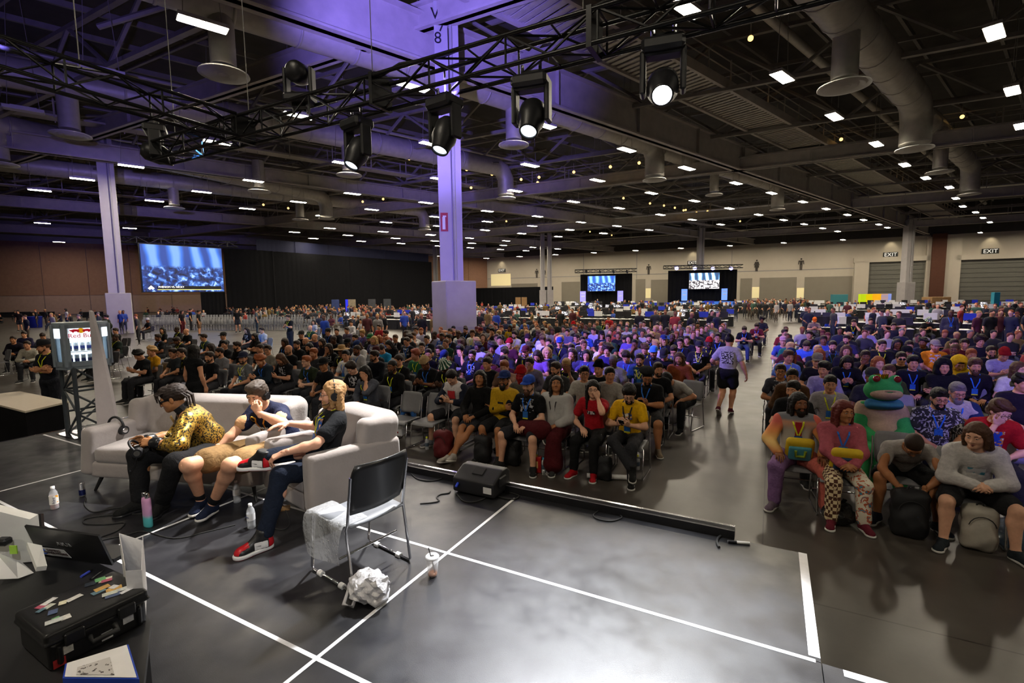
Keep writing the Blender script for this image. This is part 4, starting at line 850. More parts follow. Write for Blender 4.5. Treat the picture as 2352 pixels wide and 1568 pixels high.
DECKM = deck_mat();TAPE = mat('white_tape',(.82,.82,.84),.55,noise=.05,nscale=30);TRUSSB = mat('black_truss',(.012,.012,.013),.32,metal=.3,noise=.1);CHROME = mat('chrome',(.75,.75,.77),.16,metal=1.0);STAGE_SKIRT = mat('stage_skirt',(.008,.008,.009),.9)
SB = np.stack([U,Vv,Zv],1)
stage = empty('stage_platform',(0,0,0));stage['kind'] = 'structure'
ACOL = [-9.46,-7.02,-4.58,-2.14,.30,2.74,5.18];BROW = [4.11,2.89,1.67,.45,-.77,-1.99]
for i in range(6):
    for j in range(5):
        if i >= 4 and j == 0:continue
        if i >= 5 and j < 3:continue
        b = MB();b.box(AB((ACOL[i]+ACOL[i+1])/2,(BROW[j]+BROW[j+1])/2,STAGE-.03),(ACOL[i+1]-ACOL[i]-.005,BROW[j]-BROW[j+1]-.005,.06),SB);b.build('deck_panel',DECKM,stage)
b = MB();b.box(AB(-4.58,1.06,(STAGE-.06)/2),(9.7,6.0,STAGE-.06),SB);b.box(AB(1.5,.45,(STAGE-.06)/2),(2.4,4.8,STAGE-.06),SB);b.build('skirt',STAGE_SKIRT,stage)
def tape(a0,b0,a1,b1,w):
    c = AB((a0+a1)/2,(b0+b1)/2,STAGE+.0012);b = MB();b.box(c,(abs(a1-a0)+w,abs(b1-b0)+w,.0016 if a0 == a1 else .0008),SB);b.build('tape_strip',TAPE,stage)
for bb in (1.67,2.89):tape(-9.4,bb,.26,bb,.026)
tape(.42,2.86,2.7,2.86,.05);tape(-9.4,4.07,-4.6,4.07,.02)
for aa in (-7.02,-4.58,-2.14):tape(aa,-1.9,aa,4.0,.026)
tape(.27,2.95,.27,4.08,.055)
b = MB();b.box(AB(-9.47,1.0,STAGE-.02),(.04,6.2,.05),SB);b.build('edge_rail',CHROME,stage)
lb = empty('light_bar',(0,0,0),0,'long low black bar with chrome top edge along the stage front','bar')
b = MB();b.box(AB(-4.75,4.13,STAGE+.035),(9.1,.07,.07),SB);b.build('housing',DARK_PLASTIC,lb);b = MB();b.box(AB(-4.75,4.155,STAGE+.078),(9.1,.03,.016),SB);b.build('chrome_strip',CHROME,lb)
def loop(name,lab,pts,r,z=STAGE,m=None,cat='cable',group=None):
    b = MB();q = [P(x,y,z+r) for x,y in pts]
    out = []
    for i in range(len(q)-1):
        p0,p1,p2,p3 = q[max(i-1,0)],q[i],q[i+1],q[min(i+2,len(q)-1)]
        for t in np.linspace(0,1,6)[:-1]:out.append(.5*((2*p1)+(-p0+p2)*t+(2*p0-5*p1+4*p2-p3)*t*t+(-p0+3*p1-3*p2+p3)*t**3))
    out.append(q[-1]);b.tube(out,r,6);return tag(b.build(name,m or RUBBER),lab,cat,group)
loop('cable','black cable loop under the light bar beside the stage monitor',[(945,1088),(960,1100),(990,1104),(1015,1098),(1000,1092)],.007)
loop('cable','thin cable curling on deck from the stage monitor',[(965,1156),(990,1154),(1008,1150),(1003,1142),(1012,1135),(1030,1132),(1034,1128)],.006)
loop('cable','black cable arc lying before the stage monitor',[(1050,1135),(1064,1150),(1085,1153),(1105,1148),(1121,1140)],.007)
loop('cable','cable loop between stage monitor and taped corner',[(1140,1127),(1136,1134),(1150,1142),(1180,1146),(1192,1138),(1170,1130)],.007)
loop('cable','cable coil at the middle of the light bar',[(1375,1172),(1363,1183),(1375,1192),(1405,1196),(1428,1188),(1420,1180)],.007)
loop('cable','short cable end at the tip of the light bar',[(1663,1226),(1650,1234),(1647,1245),(1652,1256)],.010)
b = MB();b.cyl(P(1672,1243,STAGE+.012),P(1722,1247,STAGE+.012),.011,.011,10);o = b.build('marker_pen',WHITE_PRINT);b = MB();b.cyl(P(1672,1243,STAGE+.012),P(1692,1245,STAGE+.012),.0125,.0125,10);b.build('pen_cap',DARK_PLASTIC,o);tag(o,'grey marker pen lying on the deck by the light bar tip','pen')
def truss(name,lab,p0,p1,sz,bay,m,r=.024,rd=.012,kind=None,cat='truss',grp=None):
    p0,p1 = np.asarray(p0,float),np.asarray(p1,float);d = nrm(p1-p0);L = np.linalg.norm(p1-p0);x,y,z = basis(d,(0,0,1) if abs(d[2]) < .9 else U)
    e = empty(name,p0,0,lab,cat,grp);h = sz/2;Bm = np.stack([x,y,z],1)
    for sx,sy in ((-1,-1),(1,-1),(1,1),(-1,1)):b = MB();o = x*sx*h+y*sy*h;b.cyl(o,o+d*L,r,r,8);b.build('chord',m,e)
    n = max(1,int(round(L/bay)));bl = L/n
    mk = lambda sg:MB().cyl((-h,0,-sg*bl/2),(h,0,sg*bl/2),rd,rd,5).mesh('diagonal',m)
    md = {1:mk(1),-1:mk(-1)};rg = MB().cyl((-h,0,0),(h,0,0),rd,rd,5).mesh('rung',m)
    for i in range(n):
        c = d*bl*(i+.5)
        for k in range(4):
            Bk = np.stack([x,y,z],1)@rotz(PI/2*k);inst('diagonal',md[1 if (i+k) % 2 else -1],e,M=mat4(Bk,c+Bk@np.array([0,-h,0])))
            if k % 2 == 0 or i % 2 == 0:inst('rung',rg,e,M=mat4(Bk,d*bl*i+Bk@np.array([0,-h,0])))
    return e
def chains(e,p0,p1,fr,ztop=17.2):
    for f in fr:q = (np.asarray(p1,float)-np.asarray(p0,float))*f;b = MB();b.cyl(q+Zv*.15,q+Zv*(ztop-p0[2]),.006,.006,5);b.build('hoist_chain',STEEL_D,e)
TZ = 4.98;TB = 4.6
t1 = truss('lighting_truss','long black box truss over the stage front carrying moving heads',AB(-9.05,TB,TZ),AB(.42,TB,TZ),.29,.48,TRUSSB)
t2 = truss('lighting_truss','black box truss running in from the side to the truss corner',AB(-6.82,TB-.2,TZ),AB(-6.82,-1.2,TZ),.29,.48,TRUSSB)
chains(t1,AB(-9.05,TB,TZ),AB(.42,TB,TZ),(.05,.25,.5,.78));chains(t2,AB(-6.82,TB-.2,TZ),AB(-6.82,-1.2,TZ),(.3,.7))
b = MB()
for a in (-6.82,-4.2,-1.55):b.box(AB(a,TB,TZ),(.05,.34,.36),SB);
b.build('truss_plate',TRUSSB,None);bpy.data.objects['truss_plate'].parent = t1;bpy.data.objects['truss_plate'].matrix_parent_inverse = Matrix.Translation(-Vector(AB(-9.05,TB,TZ)));bpy.data.objects['truss_plate']['kind'] = 'stuff'
loop_c = MB()
pts = [AB(-8.9+i*.3,TB-.1+.03*math.sin(i*1.7),TZ+.17+.02*math.sin(i*2.3)) for i in range(32)];loop_c.tube(pts,.018,6);tag(loop_c.build('cable',RUBBER),'thick black cable bundle lying along the top of the long truss','cable')
LENS_ON = mat('lamp_lens_on',(1,1,1),.2,emit=(.92,.96,1),estr=60);LENS_ON.cycles.emission_sampling = 'NONE'
LENS_DIM = mat('lamp_lens_dim',(.7,.8,.9),.1,emit=(.75,.88,1),estr=4.0);LENS_DIM.cycles.emission_sampling = 'NONE'
LENS_OFF = mat('lamp_lens_off',(.08,.08,.12),.08)
HEADM = mat('fixture_black',(.016,.016,.018),.42,noise=.1)
def moving_head(loc,aim,lab,lens,up=1,sc=.92):
    "base clamped to the truss, U yoke, tilting lamp head with lens"
    e = empty('moving_head_light',loc,0,lab,'stage light','moving-head stage lights');loc = np.asarray(loc,float);d = nrm(np.asarray(aim,float)-loc);hx = nrm(np.cross(d,Zv));hy = np.cross(Zv,hx);By = np.stack([hx,hy,Zv],1);s = sc
    b = MB();b.box(Zv*up*.36*s,(.40*s,.30*s,.13*s),By,.03);b.box(Zv*up*.44*s,(.2*s,.12*s,.06*s),By);o = b.build('base',HEADM,e);o['kind'] = 'thing'
    for sg in (-1,1):b = MB();b.box(hx*sg*.185*s+Zv*up*.13*s,(.055*s,.16*s,.40*s),By,.015);b.build('yoke_arm',HEADM,e)
    b = MB();b.box(Zv*up*.30*s,(.40*s,.16*s,.05*s),By,.015);b.build('yoke_bridge',HEADM,e)
    for sg in (-1,1):b = MB();b.cyl(hx*sg*.1*s+Zv*up*.42*s,hx*sg*.1*s+Zv*up*.56*s,.02*s,.02*s,6);b.build('clamp',CHROME,e)
    b = MB();b.smooth = True;x,y,z = basis(d);Bl = np.stack([x,y,z],1);b.lathe([(.0,-.2*s),(.10*s,-.2*s),(.145*s,-.13*s),(.15*s,.06*s),(.125*s,.12*s),(.105*s,.22*s),(.098*s,.235*s),(.088*s,.235*s),(.085*s,.2*s)],24,(0,0,0),Bl);hd = b.build('lamp_head',HEADM,e)
    b = MB();b.lathe([(.0,.218*s),(.05*s,.216*s),(.086*s,.205*s)],24,(0,0,0),Bl);b.build('lens',lens,hd)
    return e
def head_at(x,y):
    d = ray(x,y);t = TB/(d@Vv);return d*t+np.array([0,0,CAMZ])
H4,H3,H2,H1 = head_at(1522,200),head_at(1221,270),head_at(1022,310),head_at(822,350)
A4,A3,A2,A1 = P(1440,1430,STAGE),P(1000,1250,STAGE+.4),P(760,1080,STAGE+.4),P(470,1050,STAGE+.4)
moving_head(H4,A4*.45+np.array([0,0,CAMZ])*.55,'moving head glaring white at the end of the long truss',LENS_ON);moving_head(H3,A3,'moving head with pale lens under the long truss, before the girder',LENS_DIM);moving_head(H2,A2,'moving head with pale lens under the truss, before the W78 column',LENS_DIM);moving_head(H1,A1,'moving head with pale lens nearest the truss corner',LENS_DIM)
HP1 = AB(-5.6,TB,TZ+.52);HP2 = AB(-9.15,TB,TZ+.0)
moving_head(HP1,C1+Zv*8,'black moving head standing on top of the long truss',LENS_OFF,-1);moving_head(HP2,AB(-2,16,1.0),'black moving head hung on the outer end of the truss',LENS_OFF,1,1.05)
lens_out = lambda h,a:h+nrm(np.asarray(a)-h)*.26
spot('stage_key_1',lens_out(H4,A4),A4,(.93,.96,1),W_KEY*5.0,44,.8)
spot('stage_key_2',lens_out(H3,A3),A3,(.95,.97,1),W_KEY*1.6,44,.7)
spot('stage_key_3',lens_out(H2,A2),A2,(1,.97,.95),W_KEY*2.2,42,.7)
spot('stage_key_4',lens_out(H1,A1),A1,(1,.96,.93),W_KEY*2.2,44,.7)
F1 = AB(2.2,-1.0,5.4);spot('stage_front',F1,AB(-4.6,2.9,STAGE+.6),(1,.97,.94),W_KEY*1.0,30,.7)
VIO = (.27,.20,1.0)
spot('violet_wash_1',HP1+Zv*.2,C1+Zv*11.5-g50*1,VIO,W_VIO*2.6,46,.7,.12);spot('violet_wash_6',AB(-3.2,TB,TZ-.1),C1+Zv*5,VIO,W_VIO*1.5,34,.7,.12)
spot('violet_wash_2',lens_out(HP2,AB(-2,16,1)),AB(-2.5,15.5,1.0),VIO,W_VIO*1.7,50,.8,.12)
spot('violet_wash_3',AB(3.5,0.5,5.2),AB(6.0,13,1.0),VIO,W_VIO*.4,60,.8,.12)
spot('violet_wash_4',AB(-6.8,0,TZ+.2),C2+Zv*6,VIO,W_VIO*3.0,24,.8,.12)
spot('violet_wash_5',AB(-6.8,2,TZ+.2),P(120,300,12),VIO,W_VIO*.7,44,.9,.12)
spot('blue_pool',AB(-8,TB,TZ),P(665,768,0),(.10,.35,1.0),W_VIO*1.2,20,.6,.12)
# ------------------------------------------------------------------ chairs
CHAIR_GREY = mat('chair_shell',(.17,.17,.18),.5,noise=.06,nscale=30,bump=.1,bscale=300)
def shell(pts_fn,n,m,t):
    v,f = [],[]
    for s in (0,1):
        for i in range(n+1):
            for j in range(m+1):v.append(np.array(pts_fn(i/n,j/m))+np.array(pts_fn(i/n,j/m,True))*t*s)
    W = m+1;K = (n+1)*W
    for i in range(n):
        for j in range(m):a = i*W+j;f += [(a,a+1,a+W+1,a+W),(K+a,K+a+W,K+a+W+1,K+a+1)]
    for i in range(n):f += [(i*W,(i+1)*W,K+(i+1)*W,K+i*W),(i*W+m,K+i*W+m,K+(i+1)*W+m,(i+1)*W+m)]
    for j in range(m):f += [(j,K+j,K+j+1,j+1),(n*W+j,n*W+j+1,K+n*W+j+1,K+n*W+j)]
    b = MB();b.smooth = True;b.add(v,f);return b
def seat_fn(u,v,nm=False):
    if nm:return (0,0,-1)
    x = (v-.5)*.46*(1-.10*u*u);y = .235-.44*u;return (x,y,.445+.012*math.cos((v-.5)*2.4)*-1-.035*max(0,(.15-u)/.15)**2+.010)
def back_fn(u,v,nm=False):
    if nm:return (0,-1,0)
    w = .44*(1-.12*abs(2*u-1)**4);x = (v-.5)*w;return (x,-.215-.09*u-.035*math.cos((v-.5)*PI)+.03,.50+.36*u)
CH_SEAT = shell(seat_fn,6,8,.012).mesh('seat',CHAIR_GREY);CH_BACK = shell(back_fn,8,8,.012).mesh('backrest',CHAIR_GREY)
def sled(sd):return MB().tube([(sd*.235,-.26,.80),(sd*.235,-.20,.46),(sd*.245,-.19,.43),(sd*.245,-.25,.03),(sd*.245,-.24,.012),(sd*.245,.23,.012),(sd*.245,.25,.03),(sd*.245,.19,.43),(sd*.2,.17,.435)],.0105,6)
CH_LEGR = sled(1).mesh('leg_frame',CHROME);CH_LEGL = sled(-1).mesh('leg_frame',CHROME);CH_BAR = MB().cyl((-.245,-.1,.2),(.245,-.1,.2),.008,.008,6).mesh('cross_bar',CHROME)
FACE = PI-.4922
CHAIRS = []
def chair(loc,rz=FACE,lab='',grp='grey stacking chairs of the audience',full=True):
    e = empty('stacking_chair',loc,rz,lab,'chair',grp);inst('seat',CH_SEAT,e);inst('backrest',CH_BACK,e)
    if full:inst('leg_frame',CH_LEGR,e);inst('leg_frame',CH_LEGL,e);inst('cross_bar',CH_BAR,e)
    CHAIRS.append(np.asarray(loc)[:2]);return e
# ------------------------------------------------------------------ shared body kits for the audience
POSES = [dict(arms='lap'),dict(arms='cross',lean=-5),dict(arms='phone',lean=8,pitch=32),dict(arms='lap',armR='chin',lean=14),dict(arms='clasp',lean=22,pitch=0),dict(arms='lap',yaw=28,pitch=2),
         dict(arms='lap',yaw=-22,slump=.6,lean=-6),dict(arms='thigh',legs='wide',lean=-2,yaw=12),dict(arms='lap',armL='face',lean=12,pitch=14,yaw=10),dict(arms='lap',girth=1.38,lean=-2,yaw=10),dict(arms='cross',girth=1.3,yaw=-14,lean=-3),dict(arms='lap',girth=.84,hgt=.94,yaw=16),dict(arms='behind',lean=-8),dict(arms='knee',lean=26,pitch=-6,yaw=8)]
KIT = {}
def kit(i):
    if i not in KIT:
        J = pose(**POSES[i]);KIT[i] = dict(J=J,body=body_mesh('person_body',J,.021,.0105,.0085),tee=shirt_mesh('tee',J,.55,.021),long=shirt_mesh('sweater',J,1.95,.021,.018,.004),pants=trouser_mesh('pants',J,1.93,.024),shorts=trouser_mesh('shorts',J,.82,.024))
    return KIT[i]
PEOPLE = []
NEARPHONE = None
def seated(x,y,shirt,lab,k=0,skin='light',hair='short',hc='dark',lan=None,sleeve='tee',pr=False,hat=None,hat_c=(.02,.02,.02),beard=None,glasses=None,legs='pants',legc=(.025,.025,.03),zoff=0.0,rz=None,grp='seated audience',chair_lab=None,world=None,cc=True,shoe_c=(.03,.03,.03)):
    K = kit(k);J = K['J'];rz = FACE if rz is None else rz;Rz = rotz(rz);off = Rz@J.hc
    p = P(x,y,J.hc[2]+zoff) if world is None else np.array([world[0],world[1],0])+off
    loc = np.array([p[0]-off[0],p[1]-off[1],zoff]);sk = SKINS[skin];sc = srgb(shirt) if isinstance(shirt,str) else shirt
    o = inst('person',K['body'],None,loc=loc,rz=rz,color=sk);tag(o,lab,'person',grp)
    dress(o,J,sk,hair,hc,(K['tee' if sleeve == 'tee' else 'long'],(*sc,0.0 if pr else 1.0)),(K[legs],legc),'sneaker',shoe_c,beard,glasses,hat,srgb(hat_c) if isinstance(hat_c,str) else hat_c,None if lan is None else srgb(lan),key=k)
    PEOPLE.append((loc[0],loc[1]))
    if cc:chair((loc[0],loc[1],0),rz,chair_lab or ' '.join(('grey chair under the '+lab).split()[:15]).rstrip(','))
    return o
YL,BL = '#d6dc2c','#2f6fd0'
BK,NV,WH,GR,DG = '#0d0d10','#141a30','#c9c6c4','#6d6c70','#2b2b2f'
def cr4(x,y):return .2998*x,520+.2998*y
def cr5(x,y):return 600+.2551*x,520+.2551*y
def cr6(x,y):return 1080+.2998*x,520+.2998*y
def cr7(x,y):return 1700+.2998*x,520+.2998*y
SPEC = [
 (cr4,1160,955,'#c08a10','person with curly fair hair in a mustard t-shirt',dict(hair='curly',hc='blond',k=0)),
 (cr4,1605,1000,BK,'bearded person in black tee just past the standing long-haired woman',dict(beard='short',k=7,skin='light')),
 (cr4,1680,965,GR,'grey-shirted person wearing a dark face mask',dict(hair='buzz',k=6,beard='short')),
 (cr4,1862,1010,'#5c5f62','person in grey tee with yellow lanyard and dark blue cap',dict(hat='cap',hat_c='#20243a',lan=YL,k=5,beard='short',pr=True)),
 (cr4,1995,1025,'#1b2530','person with reddish curly hair and beard in navy hoodie',dict(hair='curly',hc='ginger',beard='full',sleeve='long',lan=BL,k=2)),
 (cr4,2150,1015,BK,'broad long-haired bearded person in black printed tee with phone',dict(hair='long',hc='brown',beard='full',glasses='clear',k=2,pr=True)),
 (cr5,405,1215,'#232b1a','ginger-haired person in dark olive tee behind the middle commentator',dict(hair='short',hc='ginger',glasses='clear',k=4,lan=BL,skin='pale')),
 (cr5,245,1110,BK,'bald bearded person in black tee',dict(hair='bald',hc='brown',beard='short',k=0)),
 (cr5,430,1090,BK,'person with long dark hair and full beard in black',dict(hair='long',hc='black',beard='full',k=7)),
 (cr5,605,1095,BK,'long-haired person with glasses holding a hand to the chin',dict(hair='long',hc='dark',glasses='clear',k=3,pr=True)),
 (cr5,722,1120,'#15151a','person in wide straw hat and dark tank top',dict(hat='straw',hair='short',skin='brown',lan=YL,k=5)),
 (cr5,860,1112,'#b8b6b6','smiling bearded person in white tee',dict(beard='short',skin='brown',k=0,lan=BL,hair='buzz')),
 (cr5,1018,1165,'#10131c','person with glasses and short beard in dark jacket',dict(beard='short',glasses='clear',sleeve='long',k=6)),
 (cr5,1080,1105,'#1c7fae','person bowed forward in bright cyan-blue tee',dict(k=2,hair='short',hc='dark')),
 (cr5,1150,1062,BK,'person with long black hair looking down',dict(hair='verylong',hc='black',k=2)),
 (cr5,815,1275,BK,'person with tousled brown hair in black printed tee looking down',dict(hair='messy',hc='dark',k=2,skin='pale',pr=True,glasses='clear')),
 (cr5,930,1315,'#4a4c55','person in grey fleece-collared jacket with yellow lanyard',dict(hair='long',hc='black',k=8,sleeve='long',lan=YL)),
 (cr5,1178,1258,'#0b0b0d','bearded person in black jacket wearing blue and yellow lanyard',dict(beard='full',hc='black',skin='brown',sleeve='long',lan=YL,k=0,hair='buzz')),
 (cr5,1232,1205,BK,'person with glasses behind the bearded one in black jacket',dict(hair='buzz',glasses='clear',k=6,lan=YL)),
 (cr5,1388,1155,'#2c6b4c','ginger person in green tee with yellow lanyard',dict(hair='messy',hc='ginger',lan=YL,k=6)),
 (cr5,1475,1235,BK,'person in beige knit beanie with blue lanyard, checking a phone',dict(hat='beanie',hat_c='#a98e68',skin='brown',lan=BL,k=2)),
 (cr5,1650,1255,BK,'person in green and white striped bucket hat',dict(hat='bucket',skin='dark',lan=YL,k=2)),
 (cr5,1605,1115,'#1a1c22','person with glasses and beard in dark shirt behind the bucket hat',dict(beard='short',glasses='clear',k=0,lan=YL)),
 (cr5,1505,1150,BK,'dark-haired person in black between green tee and beanie',dict(k=5)),
 (cr5,1790,1115,'#23222e','person in patterned shirt resting face in hand',dict(k=8,hair='messy',hc='black')),
 (cr5,1900,1160,'#141416','broad bearded person with glasses in black printed tee, arm over next chair',dict(k=9,beard='full',glasses='clear',pr=True,lan=BL)),
 (cr5,2190,1135,BK,'dark-haired person smiling in black tee',dict(k=0,hair='messy',hc='black')),
 (cr5,2080,1100,'#181822','person with big round afro in black tee',dict(hair='afro',hc='black',k=7,lan=BL,skin='brown')),
 (cr5,2235,1060,'#3a1020','person in red beanie and maroon shirt',dict(hat='beanie',hat_c='#8e1420',glasses='clear',k=0)),
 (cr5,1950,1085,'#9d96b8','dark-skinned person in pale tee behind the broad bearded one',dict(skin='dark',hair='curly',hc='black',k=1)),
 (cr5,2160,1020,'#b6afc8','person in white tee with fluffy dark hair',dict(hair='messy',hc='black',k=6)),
 (cr5,1060,905,'#8a2026','person in red shirt far back beside the plinth',dict(k=0)),(cr5,1120,965,'#5c1c22','person in maroon top behind the green cap',dict(k=6,beard='short')),(cr5,910,962,'#57406c','blond person in dark printed tee with lanyard',dict(hc='blond',hair='messy',k=0,lan=BL)),
 (cr5,980,1010,BK,'bearded person in green cap',dict(hat='cap',hat_c='#1d5c34',beard='full',k=1)),(cr5,845,1005,'#14141c','bearded person in dark hoodie',dict(beard='full',k=0,sleeve='long')),(cr5,1300,965,BK,'dark-skinned person with folded arms',dict(skin='dark',k=1,hair='buzz')),
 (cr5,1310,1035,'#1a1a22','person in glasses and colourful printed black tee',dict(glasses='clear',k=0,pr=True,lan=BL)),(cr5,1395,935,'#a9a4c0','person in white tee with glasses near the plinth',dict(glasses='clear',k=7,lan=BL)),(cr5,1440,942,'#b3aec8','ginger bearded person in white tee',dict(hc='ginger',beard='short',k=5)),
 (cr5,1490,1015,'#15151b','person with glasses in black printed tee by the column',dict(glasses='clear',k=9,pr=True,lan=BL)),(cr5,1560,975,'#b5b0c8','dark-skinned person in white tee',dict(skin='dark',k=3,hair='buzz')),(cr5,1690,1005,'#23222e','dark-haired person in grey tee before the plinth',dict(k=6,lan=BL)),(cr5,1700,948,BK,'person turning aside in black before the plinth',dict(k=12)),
 (cr5,1840,935,BK,'bearded person in black against the white panel',dict(beard='full',k=0,glasses='clear',lan=BL)),(cr5,1975,945,'#16161c','person in maroon cap and black tee',dict(hat='cap',hat_c='#5a1420',beard='full',lan=YL,k=0)),(cr5,2080,945,'#3b3646','person in grey checked shirt',dict(k=3,hair='messy',hc='black')),(cr5,2110,892,'#3b3550','person in purple-grey top',dict(k=6,glasses='clear')),
 (cr5,2240,915,'#c8a012','long-haired person in bright yellow hoodie',dict(hair='long',hc='black',skin='brown',sleeve='long',lan=BL,k=0)),(cr5,2265,855,'#2a7f96','person in teal top',dict(hair='long',hc='brown',k=6)),
 (cr5,470,862,'#a9a6a8','long-haired person in white tee far back',dict(hair='long',hc='black',k=5,lan=BL)),(cr5,440,915,'#28402e','bald person in dark green with yellow lanyard',dict(hair='bald',k=0,lan=YL)),(cr5,810,872,'#b9b6ba','person in white long-sleeved shirt',dict(sleeve='long',k=5)),(cr5,900,850,'#bcb9bd','dark-haired person in white tee near the monitors',dict(k=0)),
 (cr5,480,1000,'#2a2440','bald person in purple-lit dark top',dict(hair='bald',k=6)),(cr5,400,1035,BK,'bald person in black',dict(hair='bald',beard='short',k=0)),(cr5,545,1045,'#1b1422','bearded person in dark wine top',dict(beard='full',hair='long',k=0)),(cr5,320,1065,BK,'round-faced bearded person in black',dict(beard='full',k=9)),(cr5,210,1045,BK,'person with long dreadlocks in black',dict(hair='long',skin='brown',k=0,lan=BL)),(cr5,650,1020,'#121218','dark-skinned person leaning on a hand',dict(skin='dark',k=3,hair='buzz')),(cr5,680,945,'#15151a','dark-haired person in black jacket',dict(k=5,sleeve='long')),(cr5,770,935,'#4c4458','person in grey hoodie',dict(k=0,sleeve='long')),(cr5,600,950,'#1b1b28','person in cap with blue lanyard',dict(hat='cap',k=6,lan=BL)),(cr5,360,975,BK,'person in dark cap',dict(hat='cap',k=0)),
 (cr4,2005,795,'#a8a5a4','person in white tee with folded hands near the blue pool',dict(k=0,lan=BL)),(cr4,1950,845,'#11110f','person with big black beard',dict(beard='full',hc='black',hair='long',k=1)),(cr4,1890,795,'#121216','long-haired person in black printed tee',dict(hair='long',k=0,pr=True)),(cr4,1710,840,'#1a1d1e','person in black cap and dark shirt',dict(hat='cap',k=1)),(cr4,1560,850,'#2c3c44','person in glasses and grey-green tee',dict(glasses='clear',k=6,lan=YL)),(cr4,1425,805,'#101014','bald person in black looking aside',dict(hair='bald',k=6)),(cr4,1355,875,'#0e0e10','bearded person in black with yellow lanyard',dict(beard='full',lan=YL,k=2,skin='brown')),(cr4,1210,850,'#111113','person in black tee with white chest print',dict(k=0,skin='brown',lan=BL,pr=True)),
 (cr4,1245,795,'#191a1c','long-haired person in dark top with badge',dict(hair='long',hc='black',k=5,lan=YL)),(cr4,1130,720,'#1d1f22','person in white headband and dark football jersey',dict(k=7,hat='beanie',hat_c='#b9b7b2',skin='brown')),(cr4,1355,790,'#181a1a','dark-skinned person turning back in black',dict(skin='dark',k=6,hair='buzz',lan=YL)),(cr4,1325,970,'#2a2f33','slim person in glasses and dark grey top',dict(glasses='clear',k=11)),(cr4,1388,968,'#17191a','person in glasses and black jacket with yellow lanyard',dict(glasses='clear',k=4,lan=YL,sleeve='long')),(cr4,1062,985,'#16181a','person with dark curls bowed low',dict(k=2,hair='curly',hc='black')),
 (cr4,885,800,'#0f0f12','dark-haired person in black tee beside the tilted board',dict(k=0)),(cr4,885,850,'#16211c','broad dark-skinned bearded person in dark green',dict(skin='dark',beard='full',k=9,lan=YL,hair='buzz')),(cr4,805,885,'#34363a','bearded person in grey tee right behind the can fridge',dict(beard='full',k=9,skin='tan',hat='cap',hat_c='#5a5248')),
 (cr4,1815,915,'#17171a','long-bearded person with headset among the middle rows',dict(beard='full',k=6)),(cr4,1990,935,'#1e1f22','person with cropped hair in dark grey',dict(k=0,hair='buzz')),(cr4,2050,945,'#8a8578','person in glasses and pale grey tee',dict(glasses='clear',k=5)),(cr4,2180,885,'#18182a','dark-skinned person in navy with lanyard',dict(skin='brown',k=0,hair='long',lan=BL)),(cr4,1610,930,'#131316','person with shoulder-length hair in black',dict(hair='bob',k=6)),(cr4,1720,905,'#19191c','dark-haired person glancing aside in black',dict(k=5,hc='black')),
 (cr6,130,330 + 720,'#1a1a20','person behind the long-haired robe wearer in dark top',dict(k=0)),
 (cr6,262,1075,'#8f6d5c','ginger person in pink-grey shirt leaning on a hand',dict(hc='ginger',k=8,skin='pale')),
 (cr6,455,1050,'#6b6470','person with glasses in pale checked shirt',dict(glasses='clear',k=3,sleeve='long')),(cr6,515,990,'#6d4a8e','long-haired bearded person in lilac tee',dict(hair='long',beard='short',k=2)),(cr6,735,1060,'#0f0f14','blond-haired dark-skinned person covering the brow',dict(skin='brown',hc='blond',k=8,lan=YL)),(cr6,780,975,'#3c3a5c','person with long dark hair propped on a hand',dict(hair='long',k=3)),(cr6,590,965,'#2c2c48','blond person in glasses and dark top',dict(hair='bob',hc='blond',glasses='clear',lan=BL,k=5)),(cr6,425,960,'#20202c','person in dark red cap with lanyard',dict(hat='cap',hat_c='#4a1820',beard='short',lan=YL,k=0)),
 (cr6,262,975,'#17171f','smiling dark-haired person in black',dict(k=6)),(cr6,890,985,'#3d3866','slim person with wavy dark hair in violet top',dict(hair='bob',hc='black',k=11,lan=BL)),(cr6,985,1090,'#0b0b0e','person in black beanie and black hoodie',dict(hat='beanie',hat_c='#08080a',sleeve='long',k=0)),(cr6,1095,1030,'#8e8b90','dark-skinned person in black and white patterned shirt',dict(skin='dark',hair='buzz',hc='grey',k=0,pr=True)),(cr6,1070,1135,'#8f8982','person with short black hair in oatmeal tee',dict(hc='black',k=5)),(cr6,875,1125,'#a49f96','person with glasses in off-white tee',dict(glasses='clear',hc='black',k=5)),(cr6,655,1090,'#2e2d2e','bearded person with glasses in leaf-patterned shirt',dict(glasses='clear',beard='full',k=6,pr=True)),
 (cr6,1195,1000,'#3b3e74','person in blue-violet shirt looking down at a badge',dict(k=2,lan=BL,hair='messy')),(cr6,1050,950,'#2a2358','person with a mass of curly dark hair',dict(hair='afro',hc='dark',k=0)),(cr6,1300,1020,'#1b3c66','bearded person in blue tee with yellow lanyard',dict(beard='short',lan=YL,k=0,pr=True)),(cr6,1405,965,'#121218','bearded person in bright blue cap',dict(hat='cap',hat_c='#3f7fd8',beard='full',lan=BL,k=0,skin='tan')),(cr6,1485,985,'#0c0c10','person in black cap looking down',dict(hat='cap',k=2,sleeve='long')),(cr6,1600,1010,'#7a3d1c','long-haired person in rust corduroy jacket by the aisle',dict(hair='long',hc='brown',beard='short',sleeve='long',k=0)),(cr6,1440,1095,'#0d0d0f','short-bearded person in black tee behind the beret',dict(beard='short',k=5)),(cr6,1560,950,'#45454e','person in glasses and grey top',dict(glasses='clear',k=2,lan=YL)),
